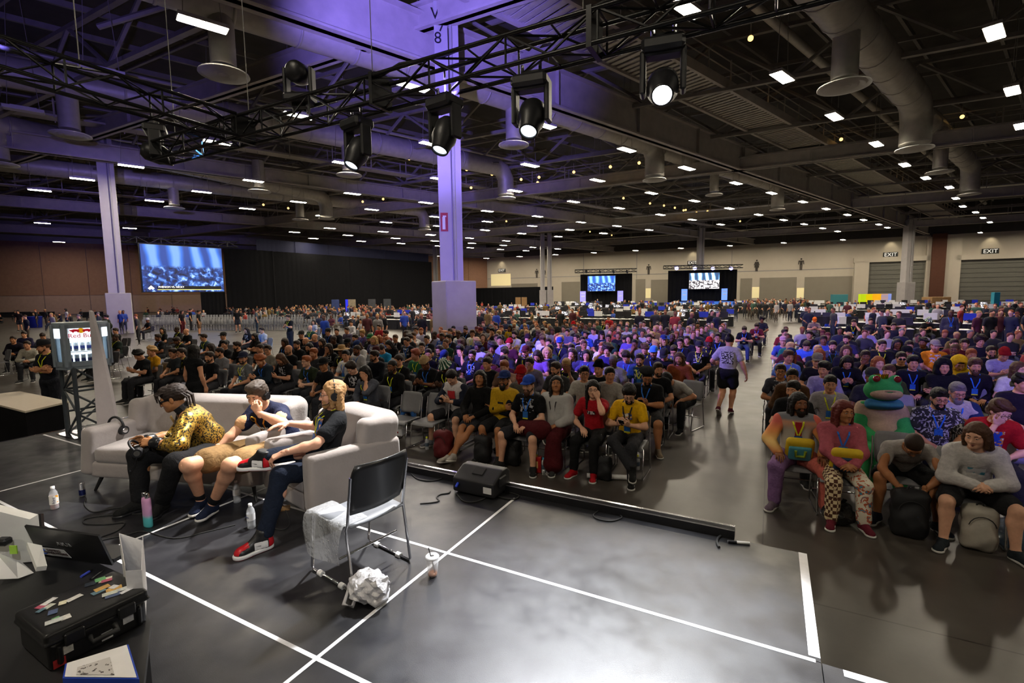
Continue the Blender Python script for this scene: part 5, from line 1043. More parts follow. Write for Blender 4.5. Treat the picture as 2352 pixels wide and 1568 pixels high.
 (cr6,1755,920,'#15151c','person in black cap and glasses at the aisle',dict(hat='cap',glasses='clear',k=9,lan=YL,pr=True)),(cr6,1830,895,'#1a1a26','dark-skinned bearded person in red headscarf',dict(skin='dark',beard='full',hat='beanie',hat_c='#a01c1c',k=1,lan=YL)),(cr6,1895,850,'#12121a','person with glasses in dark top near the walking woman',dict(glasses='clear',k=0,lan=BL)),(cr6,1610,890,'#131319','dark-haired person in glasses and black',dict(glasses='clear',k=0,lan=BL)),(cr6,1660,870,'#1d1d26','person leaning forward in black',dict(k=4)),
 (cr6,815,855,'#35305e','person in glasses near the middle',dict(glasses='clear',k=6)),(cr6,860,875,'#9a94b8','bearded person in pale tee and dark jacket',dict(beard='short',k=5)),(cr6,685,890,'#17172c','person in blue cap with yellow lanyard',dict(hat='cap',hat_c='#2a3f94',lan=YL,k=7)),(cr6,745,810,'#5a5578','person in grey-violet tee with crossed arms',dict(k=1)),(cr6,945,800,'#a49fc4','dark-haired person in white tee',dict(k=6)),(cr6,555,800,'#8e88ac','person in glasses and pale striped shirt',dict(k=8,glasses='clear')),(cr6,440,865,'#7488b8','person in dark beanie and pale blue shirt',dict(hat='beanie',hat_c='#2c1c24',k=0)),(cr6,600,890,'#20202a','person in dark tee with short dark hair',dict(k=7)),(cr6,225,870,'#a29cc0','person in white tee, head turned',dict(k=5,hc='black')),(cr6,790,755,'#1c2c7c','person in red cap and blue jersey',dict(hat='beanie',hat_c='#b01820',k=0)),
 (cr6,1265,775,'#3d5478','person in blue tee, hand to the mouth',dict(k=3,lan=BL)),(cr6,1215,860,'#5c4f94','person with dark bob in violet top',dict(hair='bob',hc='black',k=0)),(cr6,1185,865,'#191926','dark-haired bearded person behind',dict(beard='short',k=2)),(cr6,1370,855,'#141420','broad person in black with blue lanyard',dict(k=9,lan=BL,beard='short')),(cr6,1435,760,'#15151c','person in black tee with white print far back',dict(k=0,pr=True)),(cr6,1505,800,'#3d6474','dark-skinned person in teal shirt',dict(skin='dark',k=6,hair='buzz')),(cr6,1550,845,'#14141c','dark-skinned person in black',dict(skin='dark',k=3,hair='bald')),(cr6,1670,790,'#8f8a9a','person in grey tee with folded hands and fair hair',dict(k=0,hc='blond',lan=YL)),(cr6,1610,745,'#3a3a48','person in dark shirt with short beard',dict(k=5,beard='short')),(cr6,1330,745,'#b1a8a8','person in pale shirt near the desks',dict(k=0)),(cr6,1020,730,'#101014','person in black with white badge far back',dict(k=0,lan=YL)),(cr6,1060,700,'#9c1c24','person in red top far back',dict(k=6)),(cr6,1545,700,'#b4afb0','person in white tee far back by the desks',dict(k=0)),
 (cr6,2100,790,'#12121a','person in black tee with blue lanyard beyond the walking woman',dict(k=2,lan=BL,legc=(.03,.05,.12))),(cr6,2195,765,'#5a1820','person in maroon tee at the aisle end',dict(k=2,lan=BL)),(cr6,2235,715,'#23232c','person with a mass of dark curls beyond the aisle',dict(hair='afro',hc='black',k=0,skin='brown')),
 (cr7,340,815,'#7a2028','person in maroon top just across the aisle, far back',dict(k=5)),(cr7,330,880,'#3b4f94','person in pink cap and blue shirt leaning on knees',dict(hat='cap',hat_c='#b48a90',k=4)),(cr7,380,905,'#14604c','person in black cap and green tee',dict(hat='cap',k=2)),(cr7,510,915,'#3f62b8','dark-haired person in blue jacket looking down',dict(k=2,sleeve='long')),(cr7,370,1000,'#5a76c0','person with brown hair in light blue tee and yellow lanyard',dict(hair='messy',hc='brown',lan=YL,k=5)),(cr7,530,830,'#16161c','dark-haired person in black facing aside',dict(k=6)),(cr7,640,870,'#3c50a0','dark-skinned person in blue top',dict(skin='brown',k=0)),(cr7,710,915,'#3a3c46','long-bearded person in slate tee with badge',dict(beard='full',k=0,lan=BL)),(cr7,815,865,'#2e2c44','bearded person in purple-grey tee',dict(beard='short',k=6)),(cr7,590,1030,'#12121c','person in olive cap with blond moustache',dict(hat='cap',hat_c='#7a7566',k=0)),(cr7,640,1095,'#8e86b0','moustached dark-haired person in pale jacket',dict(k=6,hair='messy',hc='black',sleeve='long')),(cr7,820,1040,'#0d0d12','person with wavy dark hair in black jacket and blue lanyard',dict(hair='bob',hc='black',sleeve='long',lan=BL,k=2)),(cr7,960,995,'#1c1820','dark-skinned person resting face on a hand',dict(skin='brown',k=3)),(cr7,1060,1045,'#9a92b4','person with long auburn hair in white top',dict(hair='long',hc='ginger',k=11,skin='pale')),(cr7,1090,910,'#121214','smiling person in glasses and black hoodie',dict(glasses='clear',k=9,sleeve='long',lan=YL)),(cr7,1205,900,'#141418','person with dark curls in black',dict(hair='bob',hc='black',k=0,skin='brown')),(cr7,1295,915,'#17171d','person with glasses in dark tee',dict(glasses='clear',k=0,lan=BL)),(cr7,1400,890,'#23283a','dark-skinned person with afro in dark top',dict(skin='brown',k=6,hair='curly',hc='black')),
 (cr7,1495,915,'#d07c12','broad bearded person in grey cap and orange-yellow tee',dict(hat='cap',hat_c='#8d8478',beard='full',hc='ginger',k=9,pr=True)),(cr7,1640,900,'#5c1c1c','person in glasses and dark red printed shirt',dict(glasses='clear',k=0)),(cr7,1720,900,'#17171c','person in dark hood behind the orange tee',dict(k=6)),(cr7,1840,880,'#1a1820','person with big dark curls looking aside',dict(hair='afro',hc='dark',k=0)),(cr7,1925,960,'#15151a','bearded person in glasses and headband',dict(beard='full',glasses='clear',k=0)),(cr7,2020,985,'#9490b4','person in red bandana and white shirt bowing down',dict(hat='beanie',hat_c='#8e1c20',k=2)),(cr7,1800,1070,'#16121c','person with wavy brown hair and beard in black jacket',dict(hair='messy',hc='brown',beard='full',sleeve='long',k=0,lan=BL)),(cr7,1560,1075,'#0e0e14','person in shiny goggles and black hood',dict(hat='hood',hat_c='#0c0c12',k=1,sleeve='long')),(cr7,1235,1010,'#17171d','person in dark shades and black top',dict(glasses='sun',k=0)),(cr7,1325,1045,'#10121c','person with lowered dark mask in navy blazer',dict(hair='messy',hc='black',sleeve='long',lan=BL,k=0)),(cr7,1140,1115,'#2b3318','fair-skinned person in olive tee behind the frog costume',dict(hc='brown',k=6,skin='light')),(cr7,690,1205,'#938d92','person in black face mask and grey tee with yellow lanyard',dict(hc='black',hair='short',lan=YL,k=0)),(cr7,310,1110,'#33333c','person with glasses in black and white patterned shirt bowed forward',dict(glasses='clear',skin='tan',k=4,pr=True)),(cr7,400,1150,'#4a3018','smiling dark-haired person in brown jacket',dict(hc='black',sleeve='long',k=0,skin='tan')),(cr7,405,1250,'#0e0e10','bearded person in black tee just behind the rainbow jacket',dict(beard='short',hc='black',k=6,skin='light')),
 (cr7,1010,1155,'#2a2a30','person in flat-brimmed black cap behind the frog costume',dict(hat='cap',k=0,skin='brown')),(cr7,1680,1050,'#caa40a','person in yellow hooded onesie',dict(hat='hood',hat_c='#cfa80c',sleeve='long',k=2,hair='buzz')),(cr7,975,800,'#8f86a8','person in dark cap and pale shirt near the second block',dict(hat='cap',k=7)),(cr7,1175,765,'#23232c','broad person in black lounging back',dict(k=12)),(cr7,700,705,'#1f3f9c','bald person in royal blue tee',dict(hair='bald',k=4,pr=True)),(cr7,570,720,'#7a6a60','person crouched in grey with orange cap',dict(hat='cap',hat_c='#c05a18',k=2)),(cr7,1000,725,'#2e2c34','person in dark tee by the first monitor row',dict(k=0)),(cr7,1445,720,'#1a1a1e','person in wide grey hat and black tee',dict(hat='bucket',k=2)),(cr7,870,735,'#15151a','person pointing up in black with yellow lanyard',dict(k=8,lan=YL)),
]
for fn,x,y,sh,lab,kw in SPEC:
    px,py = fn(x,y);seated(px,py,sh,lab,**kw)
# ------------------------------------------------------------------ people built one by one: front rows and standing figures
NEAR = (.0165,.008,.0065)
def sleeve_part(J,a0,a1,loose,h=.015,m=None,side=None):
    torso,arms,upper,legs,neck,hd,hn = body_groups(J,False);out = [];g = J.g
    pt = lambda S,E,W,t:S+(E-S)*t if t <= 1 else E+(W-E)*(t-1)
    rad = lambda t:(.05*(.5+.5*g) if t <= 1 else .044*(.5+.5*g)+(.030-.044)*(t-1)*.8)+loose
    me = []
    for i,(S,E,W) in enumerate(upper):
        if side is not None and side != (1 if i == 0 else -1):continue
        pr = [];ts = [a0]+([1.0] if a0 < 1 < a1 else [])+[a1]
        for t0,t1 in zip(ts[:-1],ts[1:]):pr.append(cone(pt(S,E,W,t0),pt(S,E,W,t1),rad(t0),rad(t1),.02))
        if a0 <= .05:pr.append(ell(S,.056*(.6+.4*g)+loose,.04))
        me.append(numpy_mesh('sleeve',*surf(pr,h,(),.003),m or CLOTH))
    return me
def leg_part(J,sd,loose,m,length=1.95,h=.016,flare=.0):
    hip,kn,an = (J.hipR,J.knR,J.anR) if sd > 0 else (J.hipL,J.knL,J.anL);g = J.g;r0,r1 = .09*(.45+.55*g)+loose,.061*(.6+.4*g)+loose
    pr = [ell(J.pel+np.array([.06*sd,-.012,-.005]),(.10*g+loose,.118*g+loose,.11+loose),.05),cone(hip,kn,r0,r1,.04),cone(kn,kn+(an-kn)*(length-1),r1,.05+loose+flare,.03)]
    return numpy_mesh('trouser_leg',*surf(pr,h,(),.003),m or CLOTH)
def custom(x,y,lab,pk,shirt=(.02,.02,.02),skin='light',sleeve=.55,legs=1.93,legc=(.02,.02,.025),rz=None,loose=.013,hair='short',hc='dark',res=NEAR,shirt_m=None,legs_m=None,pr=False,base=0.0,kind='sit',cc=True,zc=None,lan=None,chair_lab=None,grp=None,world=None,yaw=0,name='person',hem=0.0,**kw):
    J = pose(kind=kind,**pk);rz = (FACE if rz is None else rz)+R(yaw);off = rotz(rz)@J.hc;p = P(x,y,J.hc[2]+base)
    loc = np.array([p[0]-off[0],p[1]-off[1],base]) if world is None else np.array([world[0],world[1],base]);sk = SKINS.get(skin,skin)
    o = inst(name,body_mesh('person_body',J,*res),None,loc=loc,rz=rz,color=sk);tag(o,lab,'person',grp);sc = srgb(shirt) if isinstance(shirt,str) else shirt;lc = srgb(legc) if isinstance(legc,str) else legc
    dress(o,J,sk,hair,hc,None if sleeve is None else (shirt_mesh('shirt',J,sleeve,res[0]*.95,loose,m=shirt_m,hem=hem),(*sc,0.0 if pr else 1.0)),None if legs is None else (trouser_mesh('trousers',J,legs,res[0],m=legs_m),lc),lan=None if lan is None else srgb(lan),**kw)
    PEOPLE.append((loc[0],loc[1]));o['_J'] = 0
    if kind == 'sit' and cc:chair((loc[0],loc[1],0),rz,chair_lab or 'grey stacking chair holding a front-row spectator')
    return o,J
def chest_print(o,J,c,w,h_,m,dz=0.0,dx=0.0,back=False):
    "flat print following the chest"
    b = MB();n = 8;fw = -J.fwd if back else J.fwd;dep = .106*(.5+.5*J.g)+.022
    g = [[None]*(n+1) for _ in range(n+1)];v = []
    for i in range(n+1):
        for j in range(n+1):
            a = (i/n-.5)*w+dx;z = (j/n-.5)*h_+dz;k = max(0.0,1-(a/(.165*(.5+.5*J.g)+.02))**2-(z/.36)**2);v.append(J.chest+J.dn*.01+J.xv*a+J.dn*z+fw*(dep*math.sqrt(k)+.003+(.045*max(0,J.g-1) if z < 0 else 0)))
    f = [(i*(n+1)+j,(i+1)*(n+1)+j,(i+1)*(n+1)+j+1,i*(n+1)+j+1) for i in range(n) for j in range(n)]
    b.smooth = True;b.add(v,f);return b.build('chest_print',m,o)
M_RED = mat('print_red',srgb('#9c1620'),.8,noise=.1);M_PRINT = pattern_mat('graphic_print',srgb('#101012'),srgb('#c9c5c0'),40,.5);M_PRINT2 = pattern_mat('colour_print',srgb('#1b4ea0'),srgb('#c98a3a'),22,.5,c3=srgb('#d8d4c8'));M_TAN = pattern_mat('tan_print',srgb('#2a1f18'),srgb('#a88d78'),45,.5)
M_LEAF = pattern_mat('leaf_shirt',(.012,.012,.014),srgb('#8d8a84'),22,.56,dist=1.5);M_FLAME = pattern_mat('flame_shirt',(.012,.012,.014),srgb('#a9a9ad'),14,.55,dist=2.5);M_CHECKB = pattern_mat('checker_trouser',srgb('#4a2410'),srgb('#d6c29a'),26,.5,'check');M_FLORAL = pattern_mat('floral_trouser',srgb('#d8d0bc'),srgb('#b8532a'),17,.55,c3=srgb('#3f86a0'),dist=1.0);M_ROBE = mat('robe_cloth',srgb('#a7a5a2'),.9,noise=.06,bump=.5,bscale=14)
def ramp_z(name,stops,z0,z1):
    m = bpy.data.materials.new(name);m.use_nodes = True;nt,b = nodes_of(m);N,L = nt.nodes,nt.links;tc = N.new('ShaderNodeTexCoord');sp = N.new('ShaderNodeSeparateXYZ');L.new(tc.outputs['Object'],sp.inputs[0]);mr = N.new('ShaderNodeMapRange');mr.inputs[1].default_value = z0;mr.inputs[2].default_value = z1;L.new(sp.outputs[2],mr.inputs[0])
    r = N.new('ShaderNodeValToRGB');e = r.color_ramp.elements;e[0].position = stops[0][0];e[0].color = (*srgb(stops[0][1]),1);e[1].position = stops[1][0];e[1].color = (*srgb(stops[1][1]),1)
    for q,c in stops[2:]:k = e.new(q);k.color = (*srgb(c),1)
    L.new(mr.outputs[0],r.inputs[0]);L.new(r.outputs[0],b.inputs['Base Color']);b.inputs['Roughness'].default_value = .85;return m
M_RAINBOW = ramp_z('patch_sleeve',[(0,'#c4643a'),(.3,'#d9b56a'),(.55,'#d98a4a'),(.8,'#c85f50')],.62,1.05);M_DENIM = ramp_z('patch_denim',[(0,'#b5ac9e'),(.55,'#a9a297'),(.75,'#c08a6a'),(.82,'#6c6d72')],.6,1.1)
PHONE = mat('phone_black',(.01,.01,.012),.2,noise=.1)
def phone(o,J,lab):
    c = (J.aR[1]+J.aL[1])/2+np.array([0,.10,.05]);w = rotz(o.rotation_euler.z)@c+np.array(o.location);b = MB();b.box((0,0,0),(.072,.012,.15),None,.005);q = b.build('phone',PHONE);q.location = w;q.rotation_euler = (R(-50),0,o.rotation_euler.z);tag(q,lab,'phone')
o,J = custom(1037,866,'person in white shirt with navy raglan sleeves looking down at a phone',dict(lean=6,pitch=34,arms='phone',legs='wide',girth=1.12),'#b9b4b4','pale',.2,.80,hc='black',shoe_c=(.12,.12,.14),chair_lab='grey stacking chair under the raglan-sleeved person')
for me in sleeve_part(J,0.0,1.55,.016):inst('sleeve',me,o,color=srgb('#1c2030'))
chest_print(o,J,None,.15,.14,M_RED,-.02);phone(o,J,'phone held by the raglan-sleeved person')
o,J = custom(1102,868,'person with long black hair in black hoodie, bare tan legs crossed at the ankle',dict(lean=-4,pitch=-6,yaw=22,girth=.86,arms='lap',legs='out',legR=dict(k=(.06,.42,.47),a=(-.02,.78,.14),t=(-.2,1,.3)),legL=dict(k=(-.10,.42,.47),a=(.10,.74,.09),t=(.35,1,.2))),'#0c0b0c','tan',1.95,.72,hair='verylong',hc='black',shoe_c=srgb('#a8a29a'),loose=.02,chair_lab='grey stacking chair under the long-haired person in black hoodie')
o,J = custom(1158,872,'bearded person in blue cap, red glasses and yellow-navy jacket with crossed arms',dict(lean=-4,pitch=-4,yaw=4,arms='cross',girth=1.15),'#b08a14','tan',1.95,.84,hat='cap',hat_c=srgb('#1c2c5e'),beard='full',hc='black',glasses='clear',loose=.022,legc=(.012,.012,.014),shoe_c=(.02,.02,.02),chair_lab='grey stacking chair under the yellow-navy jacket')
for me in sleeve_part(J,.3,1.9,.028,side=-1):inst('sleeve',me,o,color=srgb('#12151f'))
chest_print(o,J,None,.10,.16,INK,-.12)
o,J = custom(1214,884,'bearded person in blue cap and black printed tee with blue lanyard',dict(lean=-3,pitch=4,yaw=-4,arms='lap',girth=1.12,legs='wide'),'#0c0c0e','pale',.55,.84,hat='cap',hat_c=srgb('#2446a0'),beard='full',hc='brown',lan=BL,pr=True,shoe_c=(.015,.015,.016),chair_lab='grey stacking chair under the black tee with blue lanyard')
o,J = custom(1278,882,'long curly-haired person in white robe and maroon wide trousers, ankle on knee',dict(lean=-2,pitch=-16,yaw=20,arms='lap',girth=1.14,legL='flat',legR='four'),'#b5b2b0','tan',1.75,None,hair='verylong',hc='black',loose=.034,shirt_m=M_ROBE,shoe_c=(.03,.03,.03),chair_lab='grey stacking chair under the white robe')
for sd in (1,-1):inst('trouser_leg',leg_part(J,sd,.045,CLOTH,1.85,.017,.05),o,color=srgb('#4a1016'))
b = MB();b.mi = 0
for A in (J.aR,J.aL):b.cyl(A[1]-(A[1]-A[0])*.38,A[1]-(A[1]-A[0])*.03,.047,.036,12)
b.build('bracer',mat('brown_leather',srgb('#4a2416'),.5,noise=.15),o)['kind'] = 'stuff'
inst('badge',lanyard_mesh(J,None,.12),o,color=srgb('#3a3438'))
o,J = custom(1362,893,'person with long black hair and glasses in red tee, hand over mouth',dict(lean=8,pitch=2,yaw=18,girth=.98,armL='face',armR='lap',arms='lap'),'#a31620','pale',.55,1.93,hair='verylong',hc='black',glasses='clear',legc=(.010,.010,.011),shoe_c=srgb('#a4121c'),chair_lab='grey stacking chair under the red tee')
chest_print(o,J,None,.12,.05,M_PRINT,-.02)
o,J = custom(1445,905,'dark-haired bearded person in bright yellow tee looking down at a phone, legs crossed',dict(lean=6,pitch=30,yaw=14,girth=1.05,arms='phone',legL='flat',legR='cross'),'#d3a20a','pale',.58,1.95,hair='messy',hc='black',beard='short',glasses='clear',legc='#2c2c30',shoe_c=(.012,.012,.012),shoe='boot',chair_lab='grey stacking chair under the yellow tee at the aisle corner')
chest_print(o,J,None,.13,.09,M_PRINT2,-.02);phone(o,J,'phone held by the person in yellow tee')
inst('lanyard',lanyard_mesh(J,None,.06),o,color=(.02,.02,.022))
o,J = custom(1487,866,'broad person in black beret and black tee holding a phone, bare knee at the aisle',dict(lean=2,pitch=22,yaw=14,girth=1.5,arms='phone',legs='wide'),'#0b0b0d','tan',.6,.80,hat='beret',hat_c=(.01,.01,.011),beard='short',hc='black',glasses='clear',lan=BL,legc=(.02,.02,.021),shoe_c=srgb('#8d7d68'),chair_lab='grey stacking chair under the black beret');phone(o,J,'phone held by the person in black beret')
o,J = custom(1533,872,'person in white tee bowed sideways by the aisle with black trousers',dict(lean=46,side=12,pitch=50,arms='knee',girth=1.08),'#a8a49e','light',.58,1.93,hair='messy',hc='black',legc=(.011,.011,.012),shoe_c=(.012,.012,.013),yaw=-20,chair_lab='grey stacking chair under the bowed white tee')
o,J = custom(1196,862,'person in plain red knit face mask behind the blue cap',dict(lean=2,pitch=8,yaw=6,arms='lap'),'#4a4640',srgb('#8a1418'),.55,1.93,hair=None,eyes=False,hat='beanie',hat_c=srgb('#8e1418'),chair_lab='grey stacking chair behind the blue cap')
o,J = custom(1835,925,'bearded long-haired person in patchwork denim jacket with sunset sleeves',dict(lean=-2,pitch=2,yaw=18,girth=1.18,arms='thigh',legs='wide'),'#b0a89c','brown',.1,None,hair='long',hc='black',beard='full',lan=YL,shirt_m=M_DENIM,loose=.022,shoe_c=srgb('#6a5a68'),yaw=6,chair_lab='grey stacking chair under the patchwork jacket')
for me in sleeve_part(J,0,1.93,.022,m=M_RAINBOW):inst('sleeve',me,o)
inst('trouser_leg',leg_part(J,1,.022,CLOTH),o,color=srgb('#7a5a86'));inst('trouser_leg',leg_part(J,-1,.022,CLOTH),o,color=srgb('#c4665a'))
chest_print(o,J,None,.07,.2,M_RED,-.02)
RB = (np.array(o.location),o.rotation_euler.z,J)
o,J = custom(1938,945,'person with long auburn hair in pink sweatshirt and odd patterned trousers',dict(lean=-2,pitch=0,yaw=24,girth=.98,arms='clasp',hgt=.97),'#a2505c','tan',1.95,None,hair='verylong',hc='red',lan=BL,loose=.022,shoe_c=srgb('#5c1826'),yaw=6,chair_lab='grey stacking chair under the pink sweatshirt')
inst('trouser_leg',leg_part(J,1,.02,M_CHECKB),o);inst('trouser_leg',leg_part(J,-1,.02,M_FLORAL),o);PKB = (np.array(o.location),o.rotation_euler.z,J)
o,J = custom(2098,1022,'crop-haired person in grey tee bent double over a black backpack',dict(lean=46,pitch=58,slump=.5,girth=1.12,legs='wide',armR=dict(w=(.10,.58,.46),p=(.9,.2,.2),d=(0,.1,-1),n=(-1,0,0)),armL=dict(w=(-.10,.58,.48),p=(-.9,.2,.2),d=(0,.1,-1),n=(1,0,0))),'#8f8a86','tan',.6,.78,hair='buzz',hc='dark',glasses='clear',legc=(.012,.012,.013),shoe_c=(.016,.018,.03),chair_lab='grey stacking chair under the bent-over person')
o,J = custom(2242,1000,'person with brown shoulder-length hair in white sweatshirt, hands clasped',dict(lean=16,pitch=12,yaw=-32,girth=1.18,arms='clasp',legs='wide',hgt=.95,slump=.5),'#bdb9b6','pale',1.95,.76,hair='bob',hc='brown',loose=.024,legc=(.014,.014,.016),shoe_c=(.015,.02,.025),chair_lab='grey stacking chair under the white sweatshirt')
chest_print(o,J,None,.14,.09,pattern_mat('pale_foil',srgb('#c8c8cc'),srgb('#4f9ab0'),16,.55,rough=.3),-.05)
o,J = custom(2157,914,'bearded person in glasses and black shirt with white flame pattern',dict(lean=-2,pitch=12,yaw=8,girth=1.15,arms='lap'),'#222222','light',.62,1.93,hc='black',beard='short',glasses='clear',lan=BL,shirt_m=M_FLAME,loose=.02,chair_lab='grey stacking chair under the flame-patterned shirt')
o,J = custom(2199,900,'grey-bearded person in glasses and white jacket with navy sleeves',dict(lean=0,pitch=14,yaw=8,girth=1.22,arms='phone'),'#a9a29a','light',.3,1.93,hair='short',hc='grey',beard='full',glasses='clear',lan=BL,loose=.02,chair_lab='grey stacking chair under the white and navy jacket')
for me in sleeve_part(J,0,1.9,.024):inst('sleeve',me,o,color=srgb('#1c2a50'))
o,J = custom(2298,945,'curly brown-haired person in red open shirt, hand on face',dict(lean=14,pitch=24,yaw=18,girth=1.02,armR='face',arms='lap'),'#a01418','pale',.62,1.93,hair='curly',hc='brown',glasses='clear',loose=.022,chair_lab='grey stacking chair under the red open shirt')
chest_print(o,J,None,.14,.26,M_PRINT2,-.05)
o,J = custom(2348,880,'person in dark sleeveless top at the end of the row',dict(lean=-2,yaw=20,girth=1.3,arms='lap'),'#1a1420','light',.12,1.93,hair='curly',hc='black',chair_lab='grey stacking chair at the row end under the sleeveless top')
FG = mat('frog_plush',srgb('#2f9a56'),.95,noise=.12,nscale=60,bump=.4,bscale=160);FB = mat('frog_belly',srgb('#b59a80'),.95,noise=.1,nscale=40,bump=.4,bscale=120);FN = mat('frog_blue',srgb('#2a6a8e'),.9,noise=.15,nscale=30);FR = mat('frog_eye',srgb('#7a0f1c'),.15,coat=.5);GOLD = mat('gold_foil',srgb('#d8a020'),.2,metal=1.0)
frog_J = pose(lean=-4,girth=1.35,arms='lap');fp = P(2026,912,1.15);fo = rotz(FACE)@frog_J.hc
fr = inst('person',body_mesh('person_body',frog_J,.02,.01,.009),None,loc=(fp[0]-fo[0],fp[1]-fo[1],0),rz=FACE,color=SKINS['light']);tag(fr,'person in a green plush frog costume with a big frog head','person');PEOPLE.append((fr.location.x,fr.location.y));chair((fr.location.x,fr.location.y,0),FACE,'grey stacking chair under the frog costume')
inst('costume_belly',shirt_mesh('costume_belly',frog_J,.2,.018,.045,m=FB),fr)
for me in sleeve_part(frog_J,.0,1.95,.035,m=FG):inst('costume_sleeve',me,fr)
inst('costume_trousers',trouser_mesh('costume_trousers',frog_J,1.93,.02,.03,m=FG),fr)
for an,to in ((frog_J.anR,frog_J.toR),(frog_J.anL,frog_J.toL)):inst('shoe',shoe_mesh(),fr,M=foot_matrix(an,to),color=(.05,.25,.1))
hM = mat4(rotz(R(14))@rotx(R(8)),frog_J.hc+np.array([0,.03,.03]))
V,Q = surf([ell((0,0,.02),(.215,.19,.155),.03),ell((.115,.06,.16),(.072,.066,.066),.03),ell((-.115,.06,.16),(.072,.066,.066),.03),cut((0,.2,-.035),(.17,.09,.012),.01)],.012);inst('costume_head',numpy_mesh('costume_head',V,Q,FG),fr,M=hM)
V,Q = surf([ell((0,.07,-.02),(.185,.155,.085),.02),cut((0,.26,.005),(.17,.1,.008),.008)],.010);hmz = inst('costume_muzzle',numpy_mesh('costume_muzzle',V,Q,FB),fr,M=hM)
for sd in (1,-1):inst('costume_eye',MB().ball((.118*sd,.112,.172),.044,16,12).mesh('costume_eye',FR),fr,M=hM)
V,Q = surf([cone((-.15,.02,-.16),(.15,.02,-.16),.07,.07,.03),ell((0,.05,-.17),(.2,.15,.05),.03)],.014);inst('costume_collar',numpy_mesh('costume_collar',V,Q,FN),fr,M=hM)
b = MB();n = 12
for i in range(n):
    a0,a1 = 2*PI*i/n,2*PI*(i+1)/n;am = (a0+a1)/2;c = lambda a,z,r=.075:(r*math.cos(a),-.04+r*math.sin(a),z)
    b.add([c(a0,.155),c(a1,.155),c(a1,.20),c(am,.245,.082),c(a0,.20)],[(0,1,2,3,4)]);b.add([c(a0,.155,.072),c(a1,.155,.072),c(a1,.20,.072),c(am,.245,.079),c(a0,.20,.072)],[(4,3,2,1,0)])
inst('crown',b.mesh('crown',GOLD),fr,M=hM)
def stander(x,y,lab,pk=None,**kw):
    d = dict(arms='down');d.update(pk or {});return custom(x,y,lab,d,kind='stand',**kw)
wk = dict(hgt=.95,girth=1.22,lean=8,pitch=6,arms='down',legR=dict(k=(.10,.10,.47),a=(.09,-.06,.12),t=(0,1,-.2)),legL=dict(k=(-.09,.02,.46),a=(-.10,-.30,.17),t=(0,.8,-.75)),armR=dict(w=(.36,-.02,.86),p=(.5,-1,.1),d=(.2,.2,-1),n=(-1,0,0)),armL=dict(w=(-.30,.24,1.0),p=(-.5,-1,-.2),d=(0,1,.1),n=(1,0,0)))
o,J = stander(1676,782,'woman walking up the aisle in white tee with black back print and black shorts',wk,rz=FACE+PI-.12,skin='light',sleeve=.6,legs=.62,shirt='#b0aaae',legc=(.01,.01,.012),hair='bun',hc='black',shoe_c=srgb('#5a2030'),res=NEAR,hem=.3)
chest_print(o,J,None,.24,.26,M_PRINT,-.06,back=True)
o,J = stander(100,797,'bearded guard in black cap and dark polo standing with folded arms by the fridge tower',dict(arms='cross',yaw=-30,girth=1.18),rz=FACE+.35,shirt='#11141e',skin='light',hat='capback' if False else 'cap',hat_c=(.012,.012,.015),beard='short',hc='brown',lan=YL,legc=(.014,.015,.022),res=NEAR)
o,J = stander(447,806,'woman with very long black hair standing with her back turned, black fringed top and shorts',dict(hgt=.94,arms='down',girth=.95),rz=FACE+PI+.2,shirt='#111113',skin='light',sleeve=.1,legs=.5,legc=(.009,.009,.01),hair='verylong',hc='black',res=NEAR)
SK = dict(res=(.03,.014,.014))
o,J = stander(1021,728,'long-haired person in black printed tee standing against the column plinth',dict(yaw=10),rz=FACE,shirt='#0e0e12',hair='long',hc='black',skin='tan',pr=True,**SK);chest_print(o,J,None,.16,.16,M_PRINT,-.02)
stander(2184,720,'dark-skinned man in grey henley with blue lanyard standing behind the far block',dict(girth=1.25),rz=FACE,shirt='#3c3b42',hair='bald',skin='dark',hc='black',sleeve=1.9,lan=BL,**SK)
stander(244,728,'man in dark suit standing before the far column plinth',dict(arms='hips'),rz=FACE-.5,shirt='#14161f',sleeve=1.95,hc='black',**SK)
stander(240,742,'person in dark hood standing behind the can fridge',dict(pitch=15),rz=FACE-.8,shirt='#1e241c',sleeve=1.95,hat='hood',hat_c=srgb('#1e241c'),**SK)
stander(590,713,'person in grey tee and jeans walking past the blue pool',dict(),rz=FACE+2.5,shirt='#4c5358',legc='#2a3440',lan=YL,**SK)
stander(662,729,'person in black tee standing with hands at the chest near the desks',dict(arms='chest'),rz=FACE,shirt='#111114',lan=YL,**SK)
stander(418,716,'person in maroon sash and black clothes walking behind the rows',dict(),rz=FACE+2.0,shirt='#1a1214',hair='long',hc='dark',legc='#4a1018',**SK);stander(438,712,'person in all black standing at the edge of the blue pool',dict(),rz=FACE+2.6,shirt='#0e0e10',**SK);stander(457,716,'person in black tee and tan shorts behind the rows',dict(),rz=FACE+2.4,shirt='#17181a',legs=.8,legc='#6a5240',**SK);stander(544,713,'bare-legged person in black striding past the pool',dict(legL=dict(k=(-.09,.2,.5),a=(-.1,.1,.13),t=(0,1,0))),rz=FACE+1.2,shirt='#0e0e10',legs=.6,**SK)
stander(150,712,'person in white printed tee and jeans far off by the side tables',dict(),rz=FACE,shirt='#b4b0b0',legc='#2c3c5a',hair='long',hc='black',**SK);stander(41,716,'person in dark dress far off near the picture edge',dict(),rz=FACE+.8,shirt='#1a1216',hair='bun',hc='black',legs=.6,**SK)
